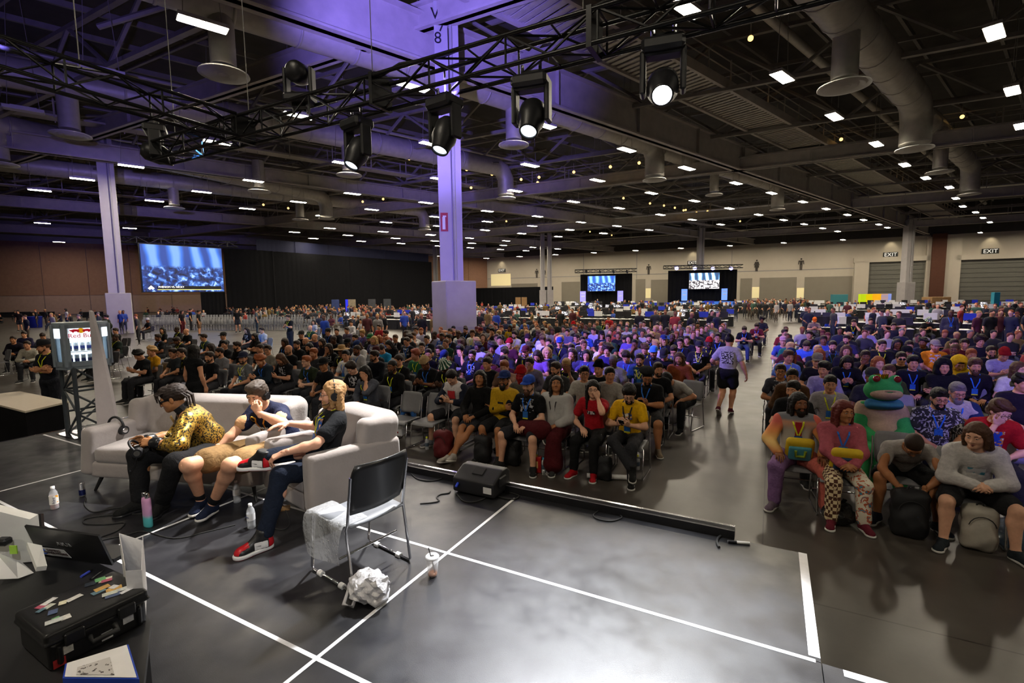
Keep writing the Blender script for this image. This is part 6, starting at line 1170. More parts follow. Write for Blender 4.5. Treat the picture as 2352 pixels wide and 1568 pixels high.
SIDE = [(30,780,'#191420','person in dark hood leaning forward in the side block'),(55,768,'#23203a','violet-lit person in the side block'),(62,792,'#b4afa0','person in cream shirt bent forward in the side block'),(98,772,'#3a3c4c','person in checked shirt in the side block'),(122,770,'#4c4e54','bald person in grey behind the guard'),(140,780,'#2c2e30','person with glasses just over the guard shoulder'),(166,778,'#56605a','person in sage hoodie with back to the fridge'),(170,755,'#14161c','person in black jacket standing up behind the fridge')]
for i,(x,y,c,lab) in enumerate(SIDE):seated(x,y,c,lab,k=[4,0,4,2,0,0,6,0][i],rz=FACE+.9,hair='bald' if 'bald' in lab else 'short',sleeve='long',skin=['tan','light','light','light','pale','light','light','tan'][i],glasses='clear' if 'glasses' in lab else None)
for x,y,lab in ((947,918,'empty grey chair with a blue jacket dropped on its seat'),(1008,922,'empty grey chair between the blue jacket and the raglan shirt'),(295,783,'empty grey chair standing alone before the far column'),(20,812,'empty grey chair at the picture edge behind the white table'),(2000,880,'empty grey chair behind the masked person'),(2140,888,'empty grey chair between frog head and yellow hood'),(2275,905,'empty grey chair behind the navy-sleeved jacket'),(2330,1020,'empty grey chair beside the white sweatshirt'),(2060,925,'empty grey chair just behind the frog costume'),(1310,880,'empty grey chair behind the red tee'),(1120,858,'empty grey chair behind the black hoodie'),(745,830,'empty grey chair behind the olive tee')):
    p = P(x,y,.72);p = p+Vv*-.0;chair((p[0]-Vv[0]*.26,p[1]-Vv[1]*.26,0),FACE,lab)
# ------------------------------------------------------------------ remaining seats of the two blocks, row by row
ORD = ['first','second','third','fourth','fifth','sixth','seventh','eighth','ninth','tenth','eleventh','twelfth','thirteenth','fourteenth','fifteenth','sixteenth','seventeenth','eighteenth','nineteenth','twentieth']+['twenty-'+w for w in 'first second third fourth fifth sixth seventh eighth ninth'.split()]+['thirtieth','thirty-first','thirty-second','thirty-third','thirty-fourth','thirty-fifth']
NUM = 'one two three four five six seven eight nine ten eleven twelve thirteen fourteen fifteen'.split()
NAMED = [('black',BK),('black','#121216'),('dark navy',NV),('charcoal',DG),('grey',GR),('white',WH),('maroon','#4c1820'),('dark green','#1f3a2a'),('violet-grey','#3c3a5a'),('blue','#22408c'),('black','#0f0f12'),('black','#17171c')]
def project(p):
    q = np.asarray(p,float)-np.array([0,0,CAMZ]);z = q@_fw;return 1176+FPX*(q@_rt)/z,784-FPX*(q@_up)/z,z
FAR = []
def free(x,y,ra=.44,rb=.62):
    for a,b_ in PEOPLE:
        dx,dy = a-x,b_-y
        if abs(dx*U[0]+dy*U[1]) < ra and abs(dx*Vv[0]+dy*Vv[1]) < rb:return False
    return True
random.seed(11)
def fill(blk,row,seat_i,a,b_,cap):
    q = AB(a,b_);x,y,z = project(q+np.array([0,0,1.15]))
    if z < 1 or x < -30 or x > 2385 or not free(q[0],q[1]):return
    if len(PEOPLE) >= cap:FAR.append((q[0],q[1]));PEOPLE.append((q[0],q[1]));return
    cn,cc_ = random.choice(NAMED);hs = random.choice(['short','short','messy','long','bob','buzz','curly','short']);hw = {'short':'short-haired','messy':'tousle-haired','long':'long-haired','bob':'bob-haired','buzz':'crop-haired','curly':'curly-haired'}[hs]
    lab = f'{hw} spectator in {cn} tee, row {NUM[row]}, {ORD[seat_i]} from the aisle, {blk}';clab = f'grey chair in row {NUM[row]}, {ORD[seat_i]} from the aisle, {blk}'
    seated(0,0,cc_,lab,world=q,chair_lab=clab,k=random.choice([0,1,2,3,5,6,7,8,9,11,13,0,5,6]),skin=random.choice(['pale','light','light','tan','brown','dark']),hair=hs,hc=random.choice(['black','dark','dark','brown','brown','ginger','blond']),lan=random.choice([None,None,YL,BL]),pr=random.random() < .3,beard=random.choice([None,None,'short','full']) if hs not in ('bob',) else None,glasses=random.choice([None,None,'clear']),hat='cap' if random.random() < .1 else None,hat_c=random.choice(['#101014','#1c2c5a','#3a1418']))
CAP = 285
for row in range(15):
    b_ = 7.0+1.05*row
    for i in range(20):
        if row < 2 and i < 9:continue
        if random.random() < (.10 if row < 10 else .2):continue
        fill('big-screen side',row,i,-1.62-.545*i-random.uniform(0,.05),b_+random.uniform(-.06,.06),CAP)
    for i in range(20):
        if row < 3 or row > 12:continue
        if random.random() < .25:continue
        fill('roll-up-door side',row,i,.42+.545*i+random.uniform(-.03,.03),b_+random.uniform(-.06,.06),CAP)
# ------------------------------------------------------------------ far end: screens, drapes, desks, distant crowd
def screen_mat(name,blue=True,strength=2.2):
    "what the LED wall shows: a hall full of people under bright windows"
    m = bpy.data.materials.new(name);m.use_nodes = True;nt,b = nodes_of(m);N,L = nt.nodes,nt.links;tc = N.new('ShaderNodeTexCoord');sp = N.new('ShaderNodeSeparateXYZ');L.new(tc.outputs['Object'],sp.inputs[0])
    def ramp(src,st,mode='LINEAR'):
        r = N.new('ShaderNodeValToRGB');r.color_ramp.interpolation = mode;e = r.color_ramp.elements;e[0].position,e[0].color = st[0][0],(*st[0][1],1);e[1].position,e[1].color = st[1][0],(*st[1][1],1)
        for q,c in st[2:]:k = e.new(q);k.color = (*c,1)
        L.new(src,r.inputs[0]);return r.outputs[0]
    n = N.new('ShaderNodeTexNoise');n.inputs['Scale'].default_value = 9;n.inputs['Detail'].default_value = 5;n.inputs['Distortion'].default_value = .8;L.new(tc.outputs['Object'],n.inputs['Vector'])
    crowd = ramp(n.outputs[0],[(.35,(.0,.004,.03)),(.52,(.01,.05,.28)),(.6,(.08,.25,.8)),(.68,(.5,.75,1))] if blue else [(.38,(.01,.01,.015)),(.5,(.12,.1,.1)),(.56,(.9,.9,.92)),(.66,(.35,.3,.3))])
    w = N.new('ShaderNodeTexWave');w.inputs['Scale'].default_value = .75;w.inputs['Distortion'].default_value = 4.5;w.inputs['Detail'].default_value = 2;L.new(tc.outputs['Object'],w.inputs['Vector'])
    sky = ramp(w.outputs[0],[(.1,(.01,.06,.35)),(.5,(.04,.2,.85)),(.88,(.22,.45,1))] if blue else [(.2,(.02,.05,.12)),(.55,(.1,.3,.6)),(.8,(.75,.78,.85))])
    g = ramp(sp.outputs[1],[(.515,(0,0,0)),(.575,(1,1,1))]);mx = N.new('ShaderNodeMix');mx.data_type = 'RGBA';L.new(g,mx.inputs['Factor']);L.new(crowd,mx.inputs['A']);L.new(sky,mx.inputs['B'])
    b.inputs['Base Color'].default_value = (.01,.01,.02,1);b.inputs['Roughness'].default_value = .4;L.new(mx.outputs['Result'],b.inputs['Emission Color']);b.inputs['Emission Strength'].default_value = strength;return m
def led_wall(pl,pr_,z0,z1,m,lab,name='led_screen',t=.25):
    "screen face in the (run, up) plane; its own coordinates run 0..1.78 x 0..1"
    pl,pr_ = flat(pl),flat(pr_);W_ = np.linalg.norm(pr_-pl);x = nrm(pr_-pl);H_ = z1-z0;nn = np.cross(x,Zv);nn = nn if nn@(-pl) > 0 else -nn
    e = empty(name,pl+Zv*z0,0,lab,'screen');Bm = np.stack([x,Zv,np.cross(x,Zv)],1);b = MB();b.box((W_/2,H_/2,-.02 if (np.cross(x,Zv)@nn) > 0 else .02),(W_+.16,H_+.16,.12));q = b.build('frame',DARK_PLASTIC,e);q.matrix_local = mat4(Bm,-nn*t*.5)
    b = MB();k = 1.0/H_;b.add([(0,0,0),(W_*k,0,0),(W_*k,1,0),(0,1,0)],[(0,1,2,3)]);q = b.build('picture',m,e);q.matrix_local = mat4(Bm*H_,nn*.03)
    return e,Bm,nn,W_,H_
sA,sB = PY(325,620,48.5),PY(511,620,54.5)
e,Bm,nn,W_,H_ = led_wall(sA,sB,3.25,7.95,screen_mat('big_screen_picture',True,1.15),'big LED screen showing a blue-tinted seated crowd')
CAPT = mat('caption_black',(.004,.004,.006),.5);CW_ = mat('caption_white',(1,1,1),.5,emit=(1,1,1),estr=1.6);CY_ = mat('caption_yellow',(1,.9,.2),.5,emit=(1,.9,.2),estr=1.4)
b = MB();b.box((W_*.56,H_*.085,0),(W_*.8,H_*.075,.02));q = b.build('caption_bar',CAPT,e);q.matrix_local = mat4(Bm,nn*.06)
b = MB();b.box((W_*.56,H_*.042,0),(W_*.8,H_*.010,.02));q = b.build('caption_line',CY_,e);q.matrix_local = mat4(Bm,nn*.07)
t = text_obj('caption_lettering','PHENOM VS. NICKY',H_*.055,Matrix(),CW_,e,.005,'LEFT');t.matrix_local = mat4(Bm,Bm@np.array([W_*.17,H_*.098,0])+nn*.08)
b = MB();b.prism([(0,.05),(.06,.11),(.12,.05),(.085,.02),(.06,.045),(.035,.02)],(0,0,0),(H_,0,0),(0,H_,0),.02);q = b.build('caption_emblem',CW_,e);q.matrix_local = mat4(Bm,Bm@np.array([W_*.05,H_*.02,0])+nn*.08)
truss('lighting_truss','dark truss hung above the big LED screen',PY(255,548,50)+0,PY(545,562,57),.6,1.0,TRUSSB,.05,.03,grp='distant trusses')
def drape(p0,p1,z0,z1,lab,m=BLACKCLOTH,pl=.35,amp=.12,n_len=4.0,grp='black drapes before the far wall'):
    p0,p1 = flat(p0),flat(p1);L_ = np.linalg.norm(p1-p0);x = nrm(p1-p0);y = np.cross(Zv,x);k = max(1,int(L_/n_len));e = empty('drape_wall',p0,0,lab,'drape',grp)
    for i in range(k):
        b = MB();b.smooth = True;m_ = 18;v = []
        for j in range(m_+1):
            s = (i+j/m_)*L_/k;o = x*s+y*amp*math.sin(s/pl*PI);v += [o+Zv*z0,o+Zv*z1]
        b.add(v,[(2*j,2*j+2,2*j+3,2*j+1) for j in range(m_)]);b.build('drape_length',m,e)
NAVYB = mat('navy_band',srgb('#0b1030'),.8,noise=.2)
drape(PY(515,600,66),PY(992,600,100),0.02,9.2,'tall black drape closing off the side wall',n_len=6)
drape(PY(590,585,70),PY(985,596,101),9.0,10.9,'dark navy border hung over the tall black drape',NAVYB,n_len=6)
drape(PY(460,670,62),PY(515,670,66),.02,3.4,'short black drape under the big screen');drape(PY(1070,660,108),PY(1270,655,96),.02,3.9,'low black drape before the pale end wall',n_len=6)
def far_stage(x0,x1,xs0,xs1,ytop,ys0,ys1,Y,m,lab,violet):
    c0,c1 = PY(x0,680,Y),PY(x1,680,Y*.97);_,_,_ = 0,0,0;zt = PY((x0+x1)/2,ytop,Y)[2];drape(c0+np.array([0,1.0,0]),c1+np.array([0,1.0,0]),0.02,zt,lab+', black backdrop',n_len=3,grp='far stage backdrops')
    a,b_ = PY(xs0,650,Y-.8),PY(xs1,650,Y*.985-.8);z0,z1 = PY((xs0+xs1)/2,ys1,Y-.8)[2],PY((xs0+xs1)/2,ys0,Y-.8)[2];led_wall(a,b_,z0,z1,m,'LED screen on the '+lab)
    truss('lighting_truss','thin truss across the '+lab,PY(x0-14,ytop-6,Y-1),PY(x1+8,ytop-9,Y*.97-1),.5,1.0,TRUSSB,.06,.035,grp='distant trusses')
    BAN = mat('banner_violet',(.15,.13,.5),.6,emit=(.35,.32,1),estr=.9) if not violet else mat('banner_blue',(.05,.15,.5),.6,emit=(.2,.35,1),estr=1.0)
    for i,xb in enumerate((xs0-18 if not violet else xs0-18,xs1+5 if not violet else xs1+5)):
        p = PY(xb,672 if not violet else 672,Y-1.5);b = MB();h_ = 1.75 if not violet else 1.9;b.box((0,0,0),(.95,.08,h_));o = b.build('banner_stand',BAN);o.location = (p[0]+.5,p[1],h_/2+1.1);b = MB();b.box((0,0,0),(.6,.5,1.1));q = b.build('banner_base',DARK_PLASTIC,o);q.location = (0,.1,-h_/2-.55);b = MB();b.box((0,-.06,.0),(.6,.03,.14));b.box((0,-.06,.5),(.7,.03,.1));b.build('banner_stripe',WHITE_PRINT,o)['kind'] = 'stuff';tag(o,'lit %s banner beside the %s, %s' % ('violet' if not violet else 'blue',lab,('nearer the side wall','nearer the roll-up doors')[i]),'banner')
    for i in range(4):
        p = PY(x0+(x1-x0)*(.1+.26*i),ytop-4,Y-1.2);col = (.25,.2,1) if violet else (.1,.1,.2);mm = mat('par_lens_violet',(.3,.25,1),.3,emit=(.45,.40,1),estr=14) if violet else LENS_OFF;e = empty('par_can',p,0,'small stage lamp on the %s truss' % lab,'stage light','lamps of the '+lab);b = MB();b.cyl((0,0,0),(0,.5,.25),.2,.16,10);b.build('housing',HEADM,e);b = MB();b.ball((0,-.03,-.02),(.34 if violet else .18,.05,.26 if violet else .18),12,6);b.build('lens',mm,e)
        if violet:mm.cycles.emission_sampling = 'NONE'
far_stage(1335,1455,1350,1413,629,634,668,84,screen_mat('mid_screen_picture',True,2.2),'far stage beside the twin columns',False)
far_stage(1538,1698,1583,1652,620,627,663,82,screen_mat('white_screen_picture',False,2.6),'violet-lit far stage behind the single column',True)
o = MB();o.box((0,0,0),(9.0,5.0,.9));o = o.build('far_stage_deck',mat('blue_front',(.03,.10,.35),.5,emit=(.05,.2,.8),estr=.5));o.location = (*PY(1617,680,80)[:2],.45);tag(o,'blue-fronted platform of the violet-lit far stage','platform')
DESK_T = mat('desk_top',(.62,.60,.56),.5,noise=.05);DESK_C = mat('desk_cloth',(.010,.010,.012),.9,noise=.2,nscale=8);MON_W = mat('monitor_white',(.62,.62,.62),.4,noise=.04);MON_B = mat('monitor_black',(.014,.014,.016),.35,noise=.1);MON_BLUE = mat('monitor_blue',srgb('#16269a'),.45,emit=(.02,.04,.5),estr=.15);MON_PIC = screen_mat('monitor_picture',False,1.6)
dk_top = MB().box((0,0,.735),(1.85,.78,.03),None,.008).mesh('table_top',DESK_T);dk_cl = MB()
for j in range(24):dk_cl.box((-.9+.075*j+.036,-.37+(j % 2)*.012,.36),(.072,.02,.72))
dk_cl.box((0,0,.36),(1.78,.70,.70));dk_cl = dk_cl.mesh('table_cloth',DESK_C)
mon_p = MB().box((0,0,.34),(.60,.035,.36),None,.01).mesh('panel',MON_W);mon_pb = MB().box((0,0,.34),(.60,.035,.36),None,.01).mesh('panel',MON_B);mon_pc = MB().box((0,0,.34),(.60,.035,.36),None,.01).mesh('panel',MON_BLUE);mon_s = MB().box((0,.02,.1),(.05,.03,.2)).box((0,.02,.008),(.24,.18,.016)).mesh('stand',MON_B);mon_pic = MB().add([(-.27,-.021,.19),(.27,-.021,.19),(.27,-.021,.49),(-.27,-.021,.49)],[(0,1,2,3)]).mesh('picture',MON_PIC)
random.seed(5);nd = 0
DESKS = []
def desk(p,rz,lab):
    e = empty('gaming_desk',(p[0],p[1],0),rz,lab,'desk','black-draped desks behind the audience');inst('table_top',dk_top,e);inst('table_cloth',dk_cl,e);DESKS.append((p[0],p[1]))
    for dx in (-.55,.12,.62):
        if random.random() < .25:continue
        t = random.choice('WWBBCP');q = rotz(rz)@np.array([dx,random.uniform(-.08,.12),.75])+np.array([p[0],p[1],0]);turn = PI if random.random() < .5 else 0.0
        cn = {'W':'white-backed','B':'black','C':'blue-backed','P':'lit'}[t]
        m = empty('monitor',q,rz+turn+random.uniform(-.2,.2) if t != 'P' else rz+random.uniform(-.2,.2),cn+' monitor at the '+{-.55:'first',.12:'middle',.62:'last'}[dx]+' place, '+lab.replace('black-draped desk in ',''),'monitor','monitors on the desks');inst('panel',{'W':mon_p,'B':mon_pb,'C':mon_pc,'P':mon_pb}[t],m);inst('stand',mon_s,m)
        if t == 'P':inst('picture',mon_pic,m)
drow = 0
for b_ in (28.5,33.5,39,45.5,53,62,72):
    drow += 1;i = 0
    for a in np.arange(-30,60,2.05):
        q = AB(a,b_);x,y,z = project(q+np.array([0,0,.75]))
        if x < 640 or x > 2380 or y < 684:continue
        if x < 1010 and b_ > 46:continue
        if 1660 < x < 1850 and b_ < 60:continue
        if b_ == 28.5 and (1060 < x < 1640):continue
        if np.linalg.norm(q[:2]-C1[:2]) < 2.2:continue
        if random.random() < .18:continue
        i += 1;desk(q,ROW*-1+PI/2+random.uniform(-.03,.03),'black-draped desk in desk row %s, %s from the side wall' % (NUM[drow-1],ORD[i-1]))
def crowd_mesh():
    random.seed(3);V_,Q_,C_ = [],[],[];n = 0;protos = []
    for pk,kd in ((dict(arms='lap'),'sit'),(dict(arms='phone',pitch=25),'sit'),(dict(arms='cross',yaw=20),'sit'),(dict(arms='down'),'stand'),(dict(arms='hips',yaw=-25),'stand')):
        J = pose(kind=kd,**pk);torso,arms,upper,legs,neck,hd,hn = body_groups(J,False)
        sh = grow(torso,.015)+grow(arms[:2]+arms[5:7],.015);parts = [(surf(sh,.06),0),(surf([ell(J.hc,(.078,.095,.115),.02)]+neck+arms[2:5]+arms[7:],.045),1),(surf([ell(J.hc+J.H@np.array([0,-.025,.045]),(.09,.10,.09),.02)],.045),2)]
        parts.append((surf(legs+[ell(J.pel,(.16,.12,.11),.05)],.065),3));protos.append(parts)
    hairs = list(HAIRS.values())
    def put(p,k,rz,bright=1.0):
        nonlocal n
        cols = [srgb(random.choice([BK,BK,'#17171c',NV,DG,BK,BK,NV,DG,BK,BK,DG,'#8d8a88','#4c1820','#22408c','#8a2a20','#6a5424','#2c4a3c','#9a9694'])),SKINS[random.choice(['pale','light','light','tan','brown'])],random.choice(hairs),srgb(random.choice(['#101014','#1c2436','#2b2b2f','#4a4034']))]
        Rm = rotz(rz)
        for (v,q),c in protos[k]:V_.append(v@Rm.T+p);Q_.append(q+n);C_.append(np.tile(cols[c],(len(v),1)));n += len(v)
    for x,y in FAR:put(np.array([x,y,0]),random.choice([0,0,1,2]),FACE+random.uniform(-.2,.2))
    def scatter(N_,x0,x1,y0,y1,zh,ks,face=FACE,bl=()):
        for _ in range(N_):
            x = random.uniform(x0,x1);y = random.uniform(y0,y1)
            if y < 684+(690-684):pass
            k = random.choice(ks);z = 1.18 if k < 3 else 1.62;p = P(x,y,z)
            if p[1] < 12 or p[1] > 105 or (p-WC)@nR < 1.0 or (p-WL0)@nL < 1.0:continue
            if any(abs(p[0]-dx) < .8 and abs(p[1]-dy) < .8 for dx,dy in DESKS):continue
            p[2] = 0;put(p,k,face+random.uniform(-1.2,1.2))
    scatter(200,520,1010,699,712,1.2,[0,1,2],PI/2);scatter(40,330,760,706,722,1.2,[0,1,2]);scatter(90,700,1180,704,730,1.2,[0,0,1,3]);scatter(110,1080,1660,694,724,1.2,[0,1,2,3]);scatter(80,1840,2360,690,722,1.2,[0,1,2,3,4]);scatter(40,1700,1860,684,694,1.2,[3,4]);scatter(40,1300,1900,688,697,1.2,[0,3,4]);scatter(26,0,320,712,728,1.2,[0,1,3])
    V__,Q__,C__ = np.vstack(V_),np.vstack(Q_),np.vstack(C_)
    m = bpy.data.materials.new('crowd_cloth');m.use_nodes = True;nt,b = nodes_of(m);at = nt.nodes.new('ShaderNodeAttribute');at.attribute_name = 'own_colour';nt.links.new(at.outputs['Color'],b.inputs['Base Color']);b.inputs['Roughness'].default_value = .85
    nz = nt.nodes.new('ShaderNodeTexNoise');nz.inputs['Scale'].default_value = 25;bp = nt.nodes.new('ShaderNodeBump');bp.inputs['Strength'].default_value = .2;nt.links.new(nz.outputs[0],bp.inputs['Height']);nt.links.new(bp.outputs[0],b.inputs['Normal'])
    me = numpy_mesh('distant_crowd',V__,Q__,m);a = me.color_attributes.new('own_colour','FLOAT_COLOR','POINT');a.data.foreach_set('color',np.hstack([C__,np.ones((len(C__),1))]).astype(np.float32).ravel());return me
o = inst('distant_crowd',crowd_mesh());tag(o,'mass of distant people sitting and standing among desks and chairs','crowd',None,'stuff')
b = MB()
for y in (735,742,749):
    for x in np.arange(338,780,6.4):
        p = P(x+random.uniform(-1,1),y,.3);p[2] = 0
        Rz = rotz(FACE+2.2);bx = lambda c,d:b.box(Rz@np.array(c)+p,d,Rz)
        bx((0,0,.45),(.44,.42,.03));bx((0,-.22,.68),(.42,.03,.34))
        for sx in (-.2,.2):bx((sx,.18,.22),(.02,.02,.44));bx((sx,-.2,.22),(.02,.02,.44))
tag(b.build('empty_chair_rows',CHAIR_GREY),'rows of empty grey chairs facing the far side wall','chair rows',None,'stuff')
def far_box(x,y,Y,d,m,name,lab,cat,rz=0.0,z=None):
    p = PY(x,y,Y);b = MB();b.box((0,0,0),d,None,.02);o = b.build(name,m);o.location = (p[0],p[1],d[2]/2 if z is None else z);o.rotation_euler = (0,0,rz);return tag(o,lab,cat)
for i,(x0,x1) in enumerate(((10,62),(68,118),(195,232))):
    p = P((x0+x1)/2,722,.4);e = empty('side_table',(p[0],p[1],0),.7,('long draped table far off at the picture edge','long draped table beside the person in white tee','draped table right before the far column')[i],'table','draped tables along the side wall');w = (x1-x0)*.062;b = MB();b.box((0,0,.38),(w,.8,.74));b.build('table_cloth',DESK_C,e);b = MB();b.box((0,0,.76),(w+.06,.86,.03));b.build('table_top',DESK_C,e)
p = P(81,752,0);b = MB();b.lathe([(.0,0),(.5,0),(.56,1.0),(.59,1.02),(.56,1.05),(.0,1.05)],20);o = b.build('rubbish_bin',mat('bin_blue',srgb('#1c2c96'),.6,noise=.1));o.location = (p[0],p[1],0);tag(o,'round blue rubbish bin standing behind the can fridge','bin')
CARD = mat('cardboard',srgb('#8a6a44'),.85,noise=.12,nscale=6)
for x,lab in ((1190,'tall brown carton before the low drape, side-wall end'),(1204,'tall brown carton before the low drape, next to the twin columns')):far_box(x,690,92,(1.0,.9,1.9),CARD,'cardboard_carton',lab,'carton')
for x,c,lab in ((770,'#2a3a6a','dark blue poster stand before the black drape'),(802,'#1420d0','glowing blue poster panel before the black drape'),(808,'#8d8068','beige poster stand before the black drape'),(854,'#3a3c40','grey poster stand before the black drape'),(889,'#303438','dark poster stand at the far end of the drape')):
    glow = c == '#1420d0';far_box(x,690,66,(1.0,.08,2.1),mat('poster_'+c[1:],srgb(c),.5,emit=(.03,.04,.9) if glow else None,estr=.6 if glow else 0,noise=0 if glow else .3,nscale=3),'poster_stand',lab,'poster',.5)
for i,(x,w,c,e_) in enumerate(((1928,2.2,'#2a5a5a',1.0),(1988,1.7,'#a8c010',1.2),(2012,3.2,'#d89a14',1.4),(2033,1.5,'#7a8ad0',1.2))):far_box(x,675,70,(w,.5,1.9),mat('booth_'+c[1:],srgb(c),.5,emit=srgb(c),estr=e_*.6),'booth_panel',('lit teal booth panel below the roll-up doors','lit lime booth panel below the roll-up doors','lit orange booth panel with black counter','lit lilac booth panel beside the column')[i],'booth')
far_box(2285,700,40,(.5,.3,2.2),mat('banner_teal',srgb('#1c7c8c'),.6,noise=.1),'feather_banner','narrow teal upright banner among the desks','banner')
far_box(2150,690,62,(2.4,1.6,1.5),CARD,'carton_pile','stacked cartons at the foot of the brown pillar','cartons')
# ------------------------------------------------------------------ stage furniture
VELVET = mat('grey_velvet',srgb('#948c88'),.8,spec=.2,noise=.06,nscale=9,sheen=.3,bump=.12,bscale=40);SEAM = mat('velvet_seam',srgb('#8d8581'),.85,noise=.05);WOODL = mat('pale_wood',srgb('#c8a87c'),.5,noise=.15,nscale=12);LEGB = mat('black_leg',(.012,.012,.012),.4,noise=.1)
def couch(name,lab,corner,xs,W_,D_,arm_h,back_h,n_seat,back_wrap=True,legs=True):
    "local x along the front, y to the back, z up; corner = front end of the first arm"
    xs = nrm(xs);ys = np.cross(Zv,xs);e = empty(name,corner,math.atan2(xs[1],xs[0]),lab,'sofa' if n_seat > 1 else 'armchair');h = .016
    def part(nm,pr,m=VELVET,clips=()):return inst(nm,numpy_mesh(nm,*surf(pr,h,clips,.0),m),e)
    at_ = .15
    part('seat_base',[rbox((W_/2,D_*.47,.235),(W_/2-.09,D_*.45,.085),.03)])
    sw = (W_-2*at_)/n_seat
    for i in range(n_seat):part('seat_cushion',[rbox((at_+sw*(i+.5),D_*.37,.385),(sw/2-.004,D_*.36,.082),.05,.02),ell((at_+sw*(i+.5),D_*.36,.44),(sw*.42,D_*.3,.055),.06)])
    for sx in (0,1):
        x = at_/2 if sx == 0 else W_-at_/2;tilt = R(5)*(1 if sx == 0 else -1)
        part('armrest',[rbox((x,D_*.5,.405),(at_/2,D_*.5,.245),.045,.02,roty(tilt)@rotx(R(-2)))])
    part('backrest',[rbox((W_/2,D_-.12,.50),(W_/2-.05,.12,.34),.07,.05,rotx(R(-8))),rbox((W_/2,D_-.055,.76),(W_/2-.09,.10,.115),.08,.06,rotx(R(-8)))]+([rbox((.11,D_-.24,.66),(.075,.17,.19),.07,.07,rotx(R(-8))),rbox((W_-.11,D_-.24,.66),(.075,.17,.19),.07,.07,rotx(R(-8)))] if back_wrap else []))
    for sx,sy in ((.16,.1),(W_-.16,.1),(.16,D_-.12),(W_-.16,D_-.12)):
        b = MB();b.cyl((sx,sy,.165),(sx-(.06 if sx < .5 else -.06),sy-(.05 if sy < .3 else -.05),0),.022,.013,10);b.build('leg',LEGB,e)
    return e
sofa = couch('sofa','wide pale grey velvet sofa with two commentators on it',(-4.46,4.84,STAGE),(.984,-.178,0),2.08,.9,.66,.86,2)
b = MB();b.cyl((.55,.42,0),(.55,.42,.165),.032,.04,14);b.build('middle_leg',WOODL,sofa)
armc = couch('armchair','pale grey velvet armchair turned sideways at the stage front',(-2.37,4.44,STAGE),(.76,-.65,0),.92,.92,.66,.86,1)
BSHELL = mat('black_shell',(.012,.012,.013),.3,noise=.05);GRAYSEAT = mat('grey_seat',(.16,.17,.19),.45,noise=.05)
fl_,rl_,fr_,rr_ = P(717,1305,STAGE),P(836,1362,STAGE),P(845,1245,STAGE),P(926,1295,STAGE)
cc_ = (fl_+rl_+fr_+rr_)/4;yv = nrm(((fl_+fr_)-(rl_+rr_))*np.array([1,1,0]));
sc_ = empty('stage_chair',(cc_[0],cc_[1],STAGE),math.atan2(-yv[0],yv[1]),'black-backed chrome sled chair beside the armchair','chair')
inst('seat',shell(seat_fn,6,8,.014).mesh('seat',GRAYSEAT),sc_,scale=(1.06,1.06,1));inst('backrest',shell(lambda u,v,nm=False:back_fn(u,v,nm) if nm else (back_fn(u,v)[0]*1.08,back_fn(u,v)[1],.52+.36*u),8,10,.014).mesh('backrest',BSHELL),sc_)
for sd in (1,-1):inst('leg_frame',sled(sd).mesh('leg_frame',CHROME),sc_)
inst('cross_bar',CH_BAR,sc_)
FT = MB().cyl((-.022,0,.012),(.022,0,.012),.021,.021,10).mesh('glide',WHITE_PRINT)
for sx in (-.245,.245):
    for sy in (-.12,.14):inst('glide',FT,sc_,M=mat4(rotz(PI/2),(sx,sy,0)))
CLEAR = mat('clear_film',(.85,.87,.9),.12,alpha=.3,bump=.9,bscale=26)
def film(name,lab,fn,n,m_,mm,parent=None):
    b = MB();b.smooth = True;v = [fn(i/n,j/m_) for i in range(n+1) for j in range(m_+1)];b.add(v,[(i*(m_+1)+j,(i+1)*(m_+1)+j,(i+1)*(m_+1)+j+1,i*(m_+1)+j+1) for i in range(n) for j in range(m_)]);o = b.build(name,mm);return tag(o,lab,'plastic sheet')
Rc = np.array(Matrix.Rotation(sc_.rotation_euler.z,3,'Z'));C0 = np.array(sc_.location)
def film_fn(u,v):
    x,y = -.25,0
    if u < .45:q = np.array([-.06-.2*(u/.45),-.18+.44*v,.452+.008*math.sin(9*v)])
    else:t = (u-.45)/.55;q = np.array([-.262-.02*math.sin(7*v+3*t)-.03*t,-.18+.44*v+.04*t*math.sin(3*v),.45-.29*t*(.7+.3*math.sin(2.2*v+.6))])
    return Rc@q+C0
film('clear_plastic_sheet','crinkled clear plastic sheet hanging over the stage chair seat',film_fn,16,12,CLEAR)
BAGM = mat('white_plastic',(.72,.71,.74),.35,spec=.5,noise=.05,bump=.9,bscale=14)
bp0 = P(850,1378,STAGE);rngb = np.random.default_rng(4);V,Q = surf([ell((0,0,.1),(.15,.12,.115),.04),ell((.06,-.03,.14),(.09,.08,.09),.04),ell((-.06,.02,.12),(.09,.1,.1),.04),ell((.02,.0,.17),(.06,.07,.05),.04)],.024,[((0,0,0),(0,0,-1))],.010,34.0,2)
V = V*.86+.014*np.sin(V[:,[1,2,0]]*71+1)*np.sin(V[:,[2,0,1]]*57);V[:,2] = np.maximum(V[:,2],0);o = inst('carrier_bag',numpy_mesh('carrier_bag',V,Q,BAGM,False));o.location = (bp0[0],bp0[1],STAGE);tag(o,'crumpled white plastic carrier bag lying by the taped line','bag')
b = MB()
q = [P(805,1362,STAGE)-bp0,P(790,1398,STAGE)-bp0,P(810,1403,STAGE)-bp0,P(826,1370,STAGE)-bp0];q = [np.array([t[0],t[1],.03+.03*(i in (0,3))]) for i,t in enumerate(q)];b.tube(q,.012,6);b.build('handle',BAGM,o)
b = MB();q = [P(850,1392,STAGE)-bp0,P(862,1398,STAGE)-bp0,P(884,1385,STAGE)-bp0,P(890,1366,STAGE)-bp0];b.tube([np.array([t[0],t[1],.04]) for t in q],[.02,.03,.03,.02],7);b.build('handle',BAGM,o)
